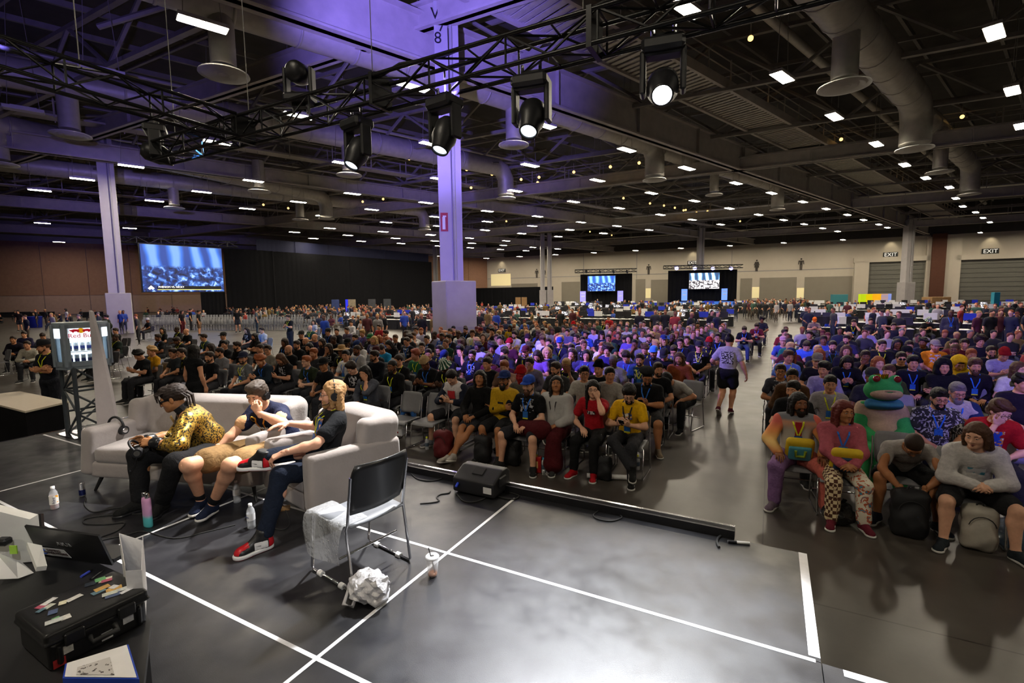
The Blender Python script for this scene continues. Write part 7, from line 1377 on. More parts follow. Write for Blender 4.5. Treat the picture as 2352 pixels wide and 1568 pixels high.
CUPM = mat('clear_cup',(.9,.9,.92),.12,alpha=.32);COFFEE = mat('coffee',srgb('#a8683c'),.2);STRAWB = mat('black_straw',(.01,.01,.012),.4)
p = P(994,1322,STAGE);e = empty('drink_cup',p,0,'clear plastic cup with black straw standing on the taped line','cup');MB().lathe([(0,.003),(.030,.003),(.034,.02),(.046,.135),(.044,.135),(.032,.02),(.028,.006),(0,.006)],24).build('cup_wall',CUPM,e);MB().lathe([(.049,.133),(.05,.145),(.044,.152),(.012,.15),(.012,.148),(.046,.142)],24).build('lid',mat('lid_plastic',(.85,.85,.86),.25,alpha=.6),e);MB().lathe([(0,.007),(.03,.007),(.0325,.024),(0,.024)],20).build('coffee',COFFEE,e);MB().tube([(.018,.01,.012),(-.022,-.012,.215)],.0035,6).build('straw',STRAWB,e)
def bottle(px,py,prof,m,lab,parts,name='bottle',z=STAGE,squash=1.0,rz=0.0):
    p = P(px,py,z);e = empty(name,p,rz,lab,'bottle' if name != 'drink_can' else 'can');MB().lathe(prof,24,squash=squash).build('body',m,e)
    for nm,pr,mm in parts:MB().lathe(pr,24,squash=squash).build(nm,mm,e)
    return e
PET = mat('clear_pet',(.85,.88,.92),.08,alpha=.35);LBL_W = mat('label_white',(.78,.78,.8),.5,noise=.05);CAPW = mat('cap_white',(.85,.85,.85),.5);ORG = mat('orange_drink',srgb('#e05a1c'),.2,trans=.3);LBL_O = pattern_mat('hint_label',srgb('#f0ece4'),srgb('#e8a020'),18,.6,c3=srgb('#d83060'));CAN_S = mat('can_silver',(.7,.7,.72),.25,metal=.9);CAN_B = mat('can_blue',srgb('#20285e'),.35,metal=.5)
PETP = [(0,0),(.031,0),(.033,.01),(.032,.04),(.033,.06),(.033,.14),(.030,.165),(.014,.195),(.0135,.2)]
w1 = bottle(578,1212,PETP,PET,'clear water bottle with white cap beside the jeans leg',[('label',[(.0338,.075),(.0338,.135)],LBL_W),('cap',[(.0155,.198),(.0155,.218),(0,.218)],CAPW)]);t = text_obj('label_lettering','Voya',.022,Matrix(),mat('label_navy',srgb('#1c2c6a'),.5),w1,.0006);t.matrix_local = mat4(np.stack([(math.cos(-.45),math.sin(-.45),0),(0,0,1),(-math.sin(.45),-math.cos(.45),0)],1),(-.0150,-.0312,.108))
bottle(545,1153,PETP,PET,'clear water bottle standing under the sofa arm',[('label',[(.0338,.075),(.0338,.135)],LBL_W),('cap',[(.0155,.198),(.0155,.218),(0,.218)],CAPW)])
h1 = bottle(126,1168,PETP,PET,'orange drink bottle with colourful label at the stage side',[('drink',[(0,.004),(.03,.004),(.031,.06),(.0315,.1),(0,.1)],ORG),('label',[(.0342,.05),(.0342,.135)],LBL_O),('cap',[(.016,.198),(.016,.22),(0,.22)],CAPW)]);t = text_obj('label_lettering','hint',.04,Matrix(),mat('label_ink',srgb('#1c1c4a'),.5),h1,.0006);d_ = nrm(np.array([0,0,0])-np.array([P(126,1168,STAGE)[0],P(126,1168,STAGE)[1],0]));x_ = np.cross(Zv,d_);t.matrix_local = mat4(np.stack([Zv,-x_,d_],1),d_*.036+np.array([0,0,.092]))
bottle(190,1140,[(0,.004),(.024,.004),(.026,.012),(.0265,.02),(.0265,.135),(.024,.145),(.0235,.148),(0,.146)],CAN_S,'slim silver and blue drink can near the sofa leg',[('band',[(.0268,.02),(.0268,.075)],CAN_B)],'drink_can')
GRAD = ramp_z('pink_teal_coat',[(0,'#4fb8bc'),(.30,'#55bcc0'),(.42,'#b98fb8'),(1,'#c890b8')],0,.27)
pb = bottle(341,1208,[(0,0),(.05,0),(.054,.01),(.054,.235),(.047,.258),(.03,.266),(0,.266)],GRAD,'wide pink and teal double-mouth flask on the deck',[],'flask',squash=.55,rz=-.5)
for sx in (-.024,.024):MB().lathe([(.019,.262),(.019,.298),(.016,.303),(0,.303)],16,(sx,0,0)).build('steel_cap',CHROME,pb)
def headset(name,lab,M,mic=True):
    e = empty(name,(0,0,0),0,lab,'headset');e.matrix_world = M
    MB().tube([(.088*math.cos(t),0,.02+.095*math.sin(t)) for t in np.linspace(.0,PI,15)],.011,8).build('headband',DARK_PLASTIC,e)
    for sd in (-1,1):
        c = MB();c.cyl((.07*sd,0,-.01),(.105*sd,0,-.01),.044,.04,20);q = c.build('ear_cup',DARK_PLASTIC,e);c = MB();c.cyl((.055*sd,0,-.01),(.072*sd,0,-.01),.045,.045,20);c.build('ear_pad',RUBBER,q);c = MB();c.cyl((.105*sd,0,-.01),(.109*sd,0,-.01),.026,.024,16);c.build('cup_ring',CHROME,q)
    if mic:MB().tube([(-.09,.02,-.03),(-.085,.09,-.07),(-.06,.16,-.09)],.0035,6).ball((-.058,.165,-.091),.009,8,6).build('boom_microphone',DARK_PLASTIC,e)
    return e
sx_ = nrm((.984,-.178,0));sy_ = np.cross(Zv,sx_);headset('headset','black headphones hung over the sofa armrest',mat4(np.stack([sx_,sy_,Zv],1)*1.12,np.array([-4.46,4.84,STAGE])+sx_*.085+sy_*.34+Zv*.575),False)
headset('headset','black headset with boom microphone held by the gold jacket commentator',mat4(rotz(R(110))@rotx(R(-40)),P(322,1032,STAGE+.60)))
loop('cable','black cord winding from the sofa leg over the deck',[(312,1075),(322,1100),(315,1140),(300,1160),(255,1168),(215,1175),(195,1160),(198,1145)],.005);loop('cable','black cord looping around the flask on the deck',[(330,1180),(260,1182),(200,1190),(195,1202),(240,1204),(285,1200),(270,1218),(225,1235),(230,1240),(290,1228),(330,1220),(400,1236),(470,1222),(540,1205)],.005)
loop('cable','cord drooping from the armchair leg to the deck',[(632,1085),(636,1130),(660,1180),(664,1205),(645,1216),(600,1205),(560,1212)],.005)
p = P(645,1170,STAGE);b = MB();b.box((0,0,.008),(.16,.1,.012),rotz(.4));o = b.build('cardboard_scrap',CARD);o.location = (p[0],p[1],STAGE);tag(o,'tan cardboard scrap under the armchair front','scrap')
pA,pB,pC = P(1030,1128,STAGE),P(1128,1140,STAGE),P(1050,1078,STAGE);wx = nrm(np.array([U[0],U[1],0]));wy = np.array([Vv[0],Vv[1],0]);e = empty('stage_monitor',(pA[0],pA[1],STAGE),math.atan2(wx[1],wx[0]),'black wedge stage monitor speaker beside the light bar','speaker');e.location = AB(-2.76,3.86,STAGE)
V,Q = surf([rbox((.23,.17,.13),(.24,.17,.115),.02,.01)],.012,[((0,.0,.155),nrm((0,-.42,.9))),((0,.27,.25),nrm((0,.6,.8)))]);inst('cabinet',numpy_mesh('cabinet',V,Q,HEADM),e)
b = MB();b.box((.23,.13,.212),(.12,.09,.02),rotx(R(25)));b.build('handle_recess',INK,e);b = MB();b.box((.40,-.003,.09),(.09,.006,.06));b.build('label_plate',WHITE_PRINT,e);b = MB();b.cyl((.06,-.04,.08),(.06,.0,.11),.014,.014,10);b.build('blue_connector',mat('blue_plastic',srgb('#1c3cc0'),.4),e)
b = MB();b.box((.472,.17,.14),(.02,.14,.10),None,.01);b.build('side_grip',INK,e)
tw = AB(-8.95,3.28,STAGE);truss('truss_tower','dark grey truss tower carrying the can fridge',tw,tw+Zv*1.0,.40,.34,mat('tower_grey',(.055,.065,.075),.45,metal=.2,noise=.1),.028,.016)
b = MB();b.box(tw+Zv*.006,(.6,.6,.012),SB);tag(b.build('base_plate',CHROME),'square steel base plate under the truss tower','plate')
FRG = mat('fridge_grey',srgb('#8d9aa4'),.35,metal=.3,noise=.04);GLASS = mat('fridge_glass',(.8,.9,.95),.03,trans=.95,ior=1.1);FLIGHT = mat('fridge_light',(.95,.97,1),.5,emit=(.9,.95,1),estr=2.6)
fz = STAGE+1.0;vdir = nrm(np.array([-tw[0],-tw[1],0]));fx = np.cross(vdir,Zv)*-1;fe = empty('can_fridge',(tw[0],tw[1],fz),0,'grey display fridge full of lit drink cans on the truss tower','fridge')
fx = nrm(np.cross(Zv,vdir));Fm = np.stack([fx,-vdir,Zv],1);oct_ = [(-.31,.10),(-.31,-.06),(-.19,-.24),(.19,-.24),(.31,-.06),(.31,.10),(.19,.24),(-.19,.24)]
def fpart(nm,b_,m,parent=fe):o = b_.build(nm,m,parent);o.matrix_local = mat4(Fm,(0,0,0));return o
b = MB();b.prism(oct_,(0,0,-.02),(1,0,0),(0,1,0),.05);fpart('bottom',b,FRG);b = MB();b.prism(oct_,(0,0,.60),(1,0,0),(0,1,0),.05);fpart('top',b,FRG)
for i in range(8):
    (x0,y0),(x1,y1) = oct_[i],oct_[(i+1) % 8];b = MB();b.cyl((x0,y0,.02),(x0,y0,.62),.022,.022,8);fpart('corner_post',b,FRG)
    if i not in (1,2,3):b = MB();b.add([(x0,y0,.02),(x1,y1,.02),(x1,y1,.62),(x0,y0,.62)],[(0,1,2,3)]);fpart('side_panel',b,FRG)
    else:
        d0 = np.array([x1-x0,y1-y0]);n0 = np.array([d0[1],-d0[0]])/np.linalg.norm(d0);c0 = np.array([(x0+x1)/2,(y0+y1)/2]);
        b = MB();Bp = np.stack([(*nrm(d0),0),(*-n0,0),(0,0,1)],1);wl_ = np.linalg.norm(d0)
        for sx in (-1,1):b.box((*(c0+sx*nrm(d0)*(wl_/2-.035)),.32),(.05,.02,.6),Bp)
        for zz in (.06,.59):b.box((*c0,zz),(wl_-.05,.02,.07),Bp)
        fpart('door_frame',b,FRG)['kind'] = 'stuff';b = MB();b.box((*c0,.25),(wl_-.1,.006,.36),Bp);fpart('door_glass',b,GLASS);b = MB();b.box((*(c0+n0*.004),.50),(wl_-.09,.012,.14),Bp);hd_ = fpart('header_panel',b,mat('fridge_header',(.6,.62,.65),.4,emit=(.9,.95,1),estr=.5 if i == 2 else 1.2))
        if i == 2:
            RBR = mat('logo_red',srgb('#c8142c'),.4,emit=srgb('#c8142c'),estr=.35);RBY = mat('logo_yellow',srgb('#f0b010'),.4,emit=srgb('#f0b010'),estr=.4)
            t = text_obj('header_lettering','Red Bull',.085,Matrix(),RBR,fe,.003);t.matrix_local = mat4(Fm,(0,0,0))@mat4(np.stack([(1,0,0),(0,0,1),(0,-1,0)],1),(0,-.256,.462))
            b = MB();b.cyl((0,-.254,.535),(0,-.258,.535),.036,.036,20);fpart('sun_disc',b,RBY)
            for sd in (-1,1):
                b = MB();b.prism([(sd*x,y) for x,y in ((.012,.0),(.03,.018),(.075,.022),(.11,.012),(.125,.02),(.12,.0),(.10,-.012),(.085,-.03),(.07,-.012),(.045,-.012),(.03,-.03),(.022,-.01))],(0,-.259,.535),(1,0,0),(0,0,1),-.004 if sd > 0 else .004);fpart('bull_emblem',b,RBR)
b = MB();b.box((0,.12,.26),(.40,.02,.40));fpart('light_panel',b,FLIGHT)
fl_ = bpy.data.lights.new('fridge_fill','AREA');fl_.size = .35;fl_.size_y = .05;fl_.shape = 'RECTANGLE';fl_.energy = 5;fl_.color = (.9,.95,1);flo = bpy.data.objects.new('fridge_fill',fl_);link(flo,fe);flo.matrix_local = mat4(Fm,(0,0,0))@mat4(rotx(R(-35)),(0,-.20,.41))  # unseen lamp added inside the fridge to light the can fronts
can_b = MB().lathe([(0,0),(.024,0),(.0265,.008),(.0265,.12),(.023,.13),(0,.13)],14).mesh('drink_can',CAN_S);can_st = MB().lathe([(.0268,.03),(.0268,.075)],14).mesh('can_band',CAN_B)
for zz,lab in ((.06,'lower'),(.24,'upper')):
    b = MB();b.box((0,-.02,zz-.012),(.46,.3,.01));fpart('shelf',b,CHROME)
    for i in range(5):
        q = Fm@np.array([-.14+.07*i,-.16,zz])+np.array([tw[0],tw[1],fz]);c = inst('drink_can',can_b,None,loc=q);tag(c,'silver-blue drink can on the %s fridge shelf, %s from the guard side' % (lab,ORD[i]),'can','cans in the fridge');inst('can_band',can_st,c)
BRD = mat('board_white',srgb('#b9b2b4'),.6,noise=.04);Yb = 6.25;poly = [(204,713),(209,716),(232,800),(250,880),(276,1012),(226,1017),(214,860),(208,770)];v = [PY(x,y,Yb+.0012*(y-713)*-1) for x,y in poly];b = MB();n = len(v);dv = np.array([.012,.03,0]);b.add(v+[q+dv for q in v],[tuple(range(n)),tuple(range(2*n-1,n-1,-1))]+[(i,n+i,n+(i+1) % n,(i+1) % n) for i in range(n)]);tag(b.build('leaning_board',BRD),'tall narrow pale board leaning beside the can fridge','board')
q = [P(-70,912,.78),P(45,898,.78),P(158,921,.78),P(58,944,.78)];e = empty('side_table',(q[3][0],q[3][1],0),0,'low table with white top and black skirt at the stage side','table');o0 = np.array([q[3][0],q[3][1],0]);b = MB();qq = [x-o0 for x in q];b.add([x for x in qq]+[x-Zv*.03 for x in qq],[(0,1,2,3),(7,6,5,4)]+[(i,4+i,4+(i+1) % 4,(i+1) % 4) for i in range(4)]);b.build('table_top',mat('table_white',srgb('#cfc4b0'),.5,noise=.05),e);b = MB();cq = sum(qq)/4;z_ = [cq+(x-cq)*.985-Zv*.03 for x in qq];b.add(z_+[np.array([x[0],x[1],0]) for x in z_],[(i,4+i,4+(i+1) % 4,(i+1) % 4) for i in range(4)]);b.build('table_skirt',BLACKCLOTH,e)
TB_Z = 1.46
def slab(pts,th,name,m,parent=None):
    "flat piece with the given top corners"
    pts = [np.asarray(q,float) for q in pts];n = len(pts);nv = nrm(np.cross(pts[1]-pts[0],pts[2]-pts[0]))*-th;b = MB();b.add(pts+[q+nv for q in pts],[tuple(range(n)),tuple(range(2*n-1,n-1,-1))]+[(i,n+i,n+(i+1) % n,(i+1) % n) for i in range(n)]);return b.build(name,m,parent)
e = empty('control_table',(0,0,0),0,'black table with case, laptop and monitor at the near stage corner','table')
top = [P(346,1430,TB_Z),P(290,1322,TB_Z),P(90,1232,TB_Z),P(-330,1230,TB_Z),P(-330,1800,TB_Z),P(322,1640,TB_Z)];slab(top,.03,'table_top',mat('table_black',(.02,.02,.022),.45,noise=.15,nscale=8),e)
b = MB();cq = sum(top)/6;z_ = [cq+(x-cq)*.97-Zv*.03 for x in top];b.add(z_+[np.array([x[0],x[1],STAGE]) for x in z_],[(i,6+i,6+(i+1) % 6,(i+1) % 6) for i in range(6)]);b.build('table_skirt',BLACKCLOTH,e)
ZT = TB_Z+.125;cA,cB,cC,cD = P(100,1462,ZT),P(321,1359,ZT),P(218,1323,ZT),P(6,1415,ZT);cx = nrm(cB-cA);cy = np.cross(Zv,cx);LX,LY = .272,.246;e = empty('hard_case',(cA[0],cA[1],TB_Z),math.atan2(cx[1],cx[0]),'black hard plastic case covered in stickers on the table','case')
CASEM = mat('case_black',(.014,.014,.015),.35,noise=.1,bump=.04,bscale=200)
inst('case_base',numpy_mesh('case_base',*surf([rbox((LX/2,LY/2,.043),(LX/2-.006,LY/2-.006,.043),.014,.005)]+[rbox((LX*f,.0,.045),(.006,.008,.03),.004,.004) for f in (.12,.88)],.005),CASEM),e);inst('case_lid',numpy_mesh('case_lid',*surf([rbox((LX/2,LY/2,.104),(LX/2,LY/2,.019),.010,.004),rbox((LX/2,LY/2,.09),(LX/2+.003,LY/2+.003,.006),.004,.003)],.005),CASEM),e)
for f in (.25,.75):b = MB();b.box((LX*f,-.006,.085),(.05,.012,.04),None,.004);b.build('latch',CASEM,e)
b = MB();b.tube([(LX*.38,-.004,.06),(LX*.38,-.028,.05),(LX*.62,-.028,.05),(LX*.62,-.004,.06)],.008,8);b.build('handle',RUBBER,e)
rs = np.random.default_rng(12);SC = ['#e8e6e2','#c8607a','#7ac080','#d8dcdc','#e8e2c8','#e0b060','#5a6a90','#e8e8ec','#d8dcd0','#6a8a9a','#f0f0f0','#303844']
for i in range(22):
    w_,h_ = rs.uniform(.018,.045),rs.uniform(.016,.03);x,y = rs.uniform(.03,LX-.03),rs.uniform(.025,LY-.025);c = SC[i % len(SC)];b = MB();b.box((x,y,.1235+.0004*i*.2),(w_,h_,.0008),rotz(rs.uniform(-.5,.5)));b.build('sticker',mat('sticker_'+c[1:],srgb(c),.4,noise=.25,nscale=90),e)
for i,(x,z,c) in enumerate(((.05,.05,'#e8e4dc'),(.21,.05,'#d8d8da'),(.15,.03,'#e0e0e0'),(.03,.02,'#c83a3a'))):b = MB();b.box((x,.0045,z),(.03,.0015,.026));b.build('sticker',mat('sticker_'+c[1:],srgb(c),.4,noise=.25,nscale=90),e)
lBL,lBR,lTL,lTR = P(95,1272,TB_Z+.012),P(262,1294,TB_Z+.012),P(60,1204,TB_Z+.205),P(229,1227,TB_Z+.205);lap = empty('laptop',(0,0,0),0,'open dark laptop with a white sticker on its lid, back to the camera','laptop');LID = mat('laptop_lid',(.035,.035,.037),.35,metal=.5,noise=.06)
slab([lTL,lBL,lBR,lTR],-.008,'lid',LID,lap);lx = nrm(lBR-lBL);ly = nrm(np.cross(Zv,lx));ly = ly if ly@nrm(np.array([-1.,.3,0])) > 0 else -ly;
bs = [lBL+np.array([0,0,.004]),lBR+np.array([0,0,.004])];back = nrm(np.cross(Zv,lx));slab([bs[0],bs[0]+back*.1,bs[1]+back*.1,bs[1]],.016,'keyboard_base',LID,lap)
lup = nrm((lTL-lBL));ln = nrm(np.cross(lx,lup));ln = ln if ln@(-lBL+np.array([0,0,CAMZ])) > 0 else -ln;Lm = np.stack([lx,np.cross(ln,lx),ln],1);cen = (lBL+lBR+lTL+lTR)/4
text_obj('lid_lettering','ASUS',.034,mat4(Lm,cen+Lm@np.array([.0,.02,.014])),mat('lid_silver',(.6,.6,.6),.25,metal=.8),None,.0005,shear=.0).parent = lap
b = MB();sb_ = cen+Lm@np.array([-.115,-.055,.011]);b.box(sb_,(.15,.055,.001),Lm);b.build('sticker',WHITE_PRINT,lap);q = text_obj('sticker_lettering','GAMING\nGENERATIONS',.019,mat4(Lm,sb_+Lm@np.array([.012,.006,.002])),mat('sticker_ink',(.05,.02,.02),.6),None,.0004);q.parent = lap;b = MB();b.tube([sb_+Lm@np.array([-.055+.016*math.cos(t),.016*math.sin(t),.002]) for t in np.linspace(.5,5.6,12)],.003,5);b.build('sticker_logo',mat('sticker_blue',srgb('#2048a0'),.5),lap)
WM = mat('white_plastic_shell',(.75,.75,.72),.4,noise=.03);e = empty('desktop_monitor',(0,0,0),0,'white-backed monitor at the picture edge behind the laptop','monitor');slab([PY(-190,1110,1.95),PY(-190,1300,1.95),PY(97,1276,2.02),PY(88,1181,2.02)],-.045,'panel',WM,e);slab([PY(60,1255,1.9),PY(82,1312,1.8),PY(106,1309,1.82),PY(94,1262,1.9)],-.02,'stand',WM,e);slab([PY(86,1180,2.04),PY(95,1277,2.04),PY(101,1272,2.08),PY(93,1180,2.08)],-.01,'bezel',DARK_PLASTIC,e)
b = MB();b.box(PY(8,1243,1.92),(.05,.04,.03),None,.008);b.build('cable_plug',DARK_PLASTIC,e);b = MB();b.box(PY(31,1262,1.91),(.03,.004,.035));b.build('note',mat('green_note',srgb('#a8d84a'),.6),e)
tag(slab([P(-10,1268,TB_Z+.1),P(-10,1330,TB_Z+.03),P(42,1328,TB_Z+.01),P(78,1315,TB_Z+.004),P(50,1290,TB_Z+.03),P(30,1282,TB_Z+.05)],.001,'paper_sheet',WHITE_PRINT),'curled white paper sheet lying under the white monitor','paper')
PBAG = mat('paper_white',(.8,.79,.8),.6,noise=.04,bump=.5,bscale=9);g0,g1,g2 = P(322,1428,TB_Z),P(268,1345,TB_Z),P(345,1400,TB_Z);e = empty('paper_bag',(0,0,0),0,'open white paper bag standing on the table corner','bag');hgt_ = .19
cpt = [P(300,1428,TB_Z),P(335,1425,TB_Z),P(338,1350,TB_Z),P(285,1330,TB_Z)];tp = [q+Zv*hgt_+(q-sum(cpt)/4)*.05 for q in cpt]
for i in range(4):slab([cpt[i],cpt[(i+1) % 4],tp[(i+1) % 4]+Zv*(.02*(i % 2)),tp[i]],.001,'bag_side',PBAG,e)
e = empty('game_box',(0,0,0),0,'white box with blue edges and a dotted picture lying at the table front','box');qb = [P(146,1580,TB_Z+.03),P(322,1582,TB_Z+.03),P(297,1500,TB_Z+.03),P(152,1546,TB_Z+.03)];slab(qb,-.03,'box_body',mat('box_blue',srgb('#2f4fc0'),.4,noise=.05),e);cb = sum(qb)/4;slab([cb+(q-cb)*.94+Zv*.033 for q in qb],.001,'box_face',WHITE_PRINT,e);slab([cb+(q-cb)*.5+Zv*.035+np.array([.0,-.015,0]) for q in qb],.0008,'box_picture',pattern_mat('box_dots',srgb('#c8c6c4'),srgb('#55504e'),90,.6),e)
for i,(x0,y0,x1,y1,c) in enumerate(((186,1324,205,1312,'#4a5ad0'),(208,1330,232,1312,'#16161a'),(230,1420,240,1416,'#e8e8e8'))):b = MB();b.cyl(P(x0,y0,TB_Z+.006),P(x1,y1,TB_Z+.006),.005,.005,8);o = b.build('pen',mat('pen_'+c[1:],srgb(c),.4));b = MB();b.cyl(P(x1,y1,TB_Z+.006),P(x1,y1,TB_Z+.006)+nrm(P(x1,y1,TB_Z)-P(x0,y0,TB_Z))*.012,.0056,.003,8);b.build('pen_tip',DARK_PLASTIC,o);tag(o,('blue pen lying between laptop and case','black pen lying between laptop and case','white pen lying on the case edge')[i],'pen')
# ------------------------------------------------------------------ the three commentators
HRES = (.0105,.0048,.0042)
def hero(px,py,lab,pk,face,zoff=0.0):
    "returns body, pose and a function from pixels + height to the person's own coordinates"
    rz = math.atan2(-face[0],face[1]);Rz = rotz(rz);q = dict(pk);ex = {k:q.pop(k) for k in list(q) if callable(q[k])};J0 = pose(**q);off = Rz@J0.hc;p = P(px,py,J0.hc[2]+STAGE+zoff);loc = np.array([p[0]-off[0],p[1]-off[1],STAGE+zoff])
    L = lambda x,y,z:Rz.T@(P(x,y,z)-loc);D = lambda x0,y0,x1,y1,z:Rz.T@nrm(P(x1,y1,z)-P(x0,y0,z))
    for k,f in ex.items():q[k] = f(L,D,Rz)
    J = pose(**q);o = inst('person',body_mesh('person_body',J,*HRES),None,loc=loc,rz=rz);tag(o,lab,'person');PEOPLE.append((loc[0],loc[1]));return o,J,L,D
def smooth_print(o,J,pts,w,m,name,off=.012,t=.004):
    q = ribbon([J.chest+J.xv*a+J.dn*z+J.fwd*(d+off) for a,z,d in pts],w,[J.fwd+J.xv*a*2 for a,z,d in pts],t);return q.build(name,m,o)
S = STAGE
GOLDJ = pattern_mat('gold_brocade',srgb('#171208'),srgb('#c9a348'),62,.47,dist=.6,rough=.34,metal2=.75);SATIN = mat('black_satin',(.010,.010,.011),.3,noise=.1);LEATH = mat('black_leather',(.010,.010,.010),.2,noise=.1,bump=.2,bscale=60)
o,J,L,D = hero(396,915,'commentator in gold brocade jacket and sunglasses leaning forward with a headset',dict(lean=27,slump=.45,pitch=16,yaw=-6,girth=1.22,seat=.35,
   legR=lambda L,D,Rz:dict(k=L(318,1045,S+.52),a=L(322,1150,S+.09),t=D(330,1155,275,1172,S)),legL=lambda L,D,Rz:dict(k=L(402,1062,S+.52),a=L(372,1152,S+.09),t=D(385,1150,350,1178,S)),
   armR=lambda L,D,Rz:dict(w=L(335,1010,S+.62),p=(.8,-.2,-.7),d=(-.25,.9,.1),n=(-.9,-.1,-.2),c=(.6,.6,.4)),armL=lambda L,D,Rz:dict(w=L(352,1015,S+.66),p=(-.9,-.5,-.5),d=(.35,.9,.05),n=(.8,0,-.5),c=(.5,.55,.4))),(-.88,-.47))
o.color = (*srgb('#b07a50'),1);sk = srgb('#b07a50');HM = mat4(J.H,J.hc)
inst('facial_features',eyes_mesh(),o,M=HM,color=sk)['kind'] = 'stuff'
pr,cl = hair_prims('short');st_ = []
rr = np.random.default_rng(2)
for i in range(11):
    a = rr.uniform(-1.35,1.35);r0 = .085;x0,y0,z0 = r0*math.sin(a)*.9,.03+.06*math.cos(a),.105-.02*abs(a);ln = rr.uniform(.03,.07)+.05*(abs(a) > .9);st_ += [cone((x0,y0-.02,z0),(x0*1.1,y0+.03,z0-.012),.007,.0065,.004),cone((x0*1.1,y0+.03,z0-.012),(x0*1.16+rr.uniform(-.012,.012),y0+.036,z0-.02-ln),.0065,.0038,.004)]
for i in range(12):
    a = PI+rr.uniform(-.9,.9);x0,y0 = .085*math.sin(a),.1*math.cos(a)-.02;st_ += [cone((x0,y0,.05),(x0*1.3,y0-.05,-.02),.009,.008,.006),cone((x0*1.3,y0-.05,-.02),(x0*1.5,y0-.03,-.11-rr.uniform(0,.05)),.008,.004,.006)]
V,Q = surf(pr+[ell((0,-.06,.05),(.088,.085,.085),.02)],.005,cl,.002,170.0);V2,Q2 = surf(st_,.0048,relax=0);hr = inst('hair',numpy_mesh('hair',*join([(V,Q),(V2,Q2),brows()]),HAIR),o,M=HM,color=srgb('#2a211d'))
b = MB()
for sd in (-1,1):b.mi = 0;b.box((.033*sd,.097,.001),(.052,.009,.030),rotz(-.25*sd),.008);b.box((.074*sd,.045,.006),(.006,.1,.014),rotz(.1*sd));b.mi = 1;b.box((.0775*sd,.06,.008),(.004,.03,.012))
b.mi = 0;b.box((0,.108,.012),(.03,.008,.014));b.build('sunglasses',[LENS,CHROME],o).matrix_local = HM
inst('jacket',shirt_mesh('jacket',J,1.84,.0105,.026,.005,GOLDJ,.6,.02),o);
for me in sleeve_part(J,1.80,1.95,.013,.008,SATIN):inst('cuff',me,o)
chest_print(o,J,None,.10,.26,mat('gold_shirt',srgb('#b8923e'),.5,metal=.4,noise=.15,nscale=30),.05)
for sd in (-1,1):
    smooth_print(o,J,[(.075*sd,.19,.02),(.088*sd,.13,.085),(.07*sd,.03,.125),(.03*sd,-.10,.14)],.05,SATIN,'lapel',.020,.008)
b = ribbon([J.neck+J.dn*.045+J.xv*.08*math.sin(t)*1.0-J.fwd*.082*math.cos(t)+J.fwd*.005 for t in np.linspace(-2.0,2.0,13)],.06,[J.xv*math.sin(t)-J.fwd*math.cos(t) for t in np.linspace(-2.0,2.0,13)],.010);b.build('collar',SATIN,o)
inst('trousers',trouser_mesh('trousers',J,1.93,.0115,.02,.003),o,color=(.010,.010,.011))
for an,to in ((J.anR,J.toR),(J.anL,J.toL)):inst('shoe',shoe_mesh('dress'),o,M=foot_matrix(an,to,1.08),color=(.008,.008,.008))
o,J,L,D = hero(592,908,'commentator in navy jersey and khaki shorts covering his eyes, wearing headphones',dict(lean=20,side=7,pitch=16,yaw=10,girth=1.28,seat=.33,hgt=.96,slump=.5,
   legR=lambda L,D,Rz:dict(k=L(432,1068,S+.53),a=L(462,1148,S+.10),t=D(468,1165,436,1196,S)),legL=lambda L,D,Rz:dict(k=L(528,1068,S+.53),a=L(487,1158,S+.10),t=D(490,1172,440,1204,S)),
   armR=lambda L,D,Rz:dict(w=L(498,1032,S+.50),p=(.9,-.5,-.5),d=(-.1,.35,-.9),n=(-.9,0,0),c=(.9,.9,.5)),armL=lambda L,D,Rz:dict(w=L(594,948,S+.87),p=(-1,.1,-.45),d=(.45,.12,.85),n=(.5,-.8,0),c=(.7,.8,.5))),(-.36,-.93))
sk = srgb('#cf9a7a');o.color = (*sk,1);HM = mat4(J.H,J.hc)
dress(o,J,sk,'messy',srgb('#4a4038'),(shirt_mesh('jersey',J,.62,.0105,.02,.004),srgb('#151a33')),(trouser_mesh('shorts',J,.82,.0115,.022),srgb('#7a5f3c')),'sneaker',srgb('#182036'),phones=True,beard=None)
for kn,an in ((J.knR,J.anR),(J.knL,J.anL)):inst('sock',numpy_mesh('sock',*surf([cone(an+(kn-an)*.17,an,.044,.04,.01)],.009),CLOTH),o,color=(.01,.01,.012))
Cm = np.stack([J.xv,np.cross(J.fwd,J.xv)*-1 if (np.cross(J.fwd,J.xv)@J.dn) < 0 else np.cross(J.fwd,J.xv),J.fwd],1);Cm = np.stack([-J.xv,J.dn,J.fwd],1)
for txt,dz,sz in (('TREASURE',.0,.042),('PLANET',-.055,.042)):
    t = text_obj('jersey_lettering',txt,sz,Matrix(),WHITE_PRINT,o,.001);t.matrix_local = mat4(Cm,J.chest+J.dn*dz+J.fwd*.162)
b = MB();b.cyl(J.chest+J.xv*.085+J.dn*.09+J.fwd*.128,J.chest+J.xv*.085+J.dn*.09+J.fwd*.137,.033,.033,20);q = b.build('jersey_crest',mat('crest_gold',srgb('#d8a428'),.5),o);b = MB();b.cyl(J.chest+J.xv*.085+J.dn*.09+J.fwd*.137,J.chest+J.xv*.085+J.dn*.09+J.fwd*.139,.024,.024,8);b.build('crest_wheel',INK,q)
for sd in (-1,1):inst('sleeve_trim',sleeve_part(J,.60,.63,.0225,.007,side=sd)[0],o,color=srgb('#c89a70'))
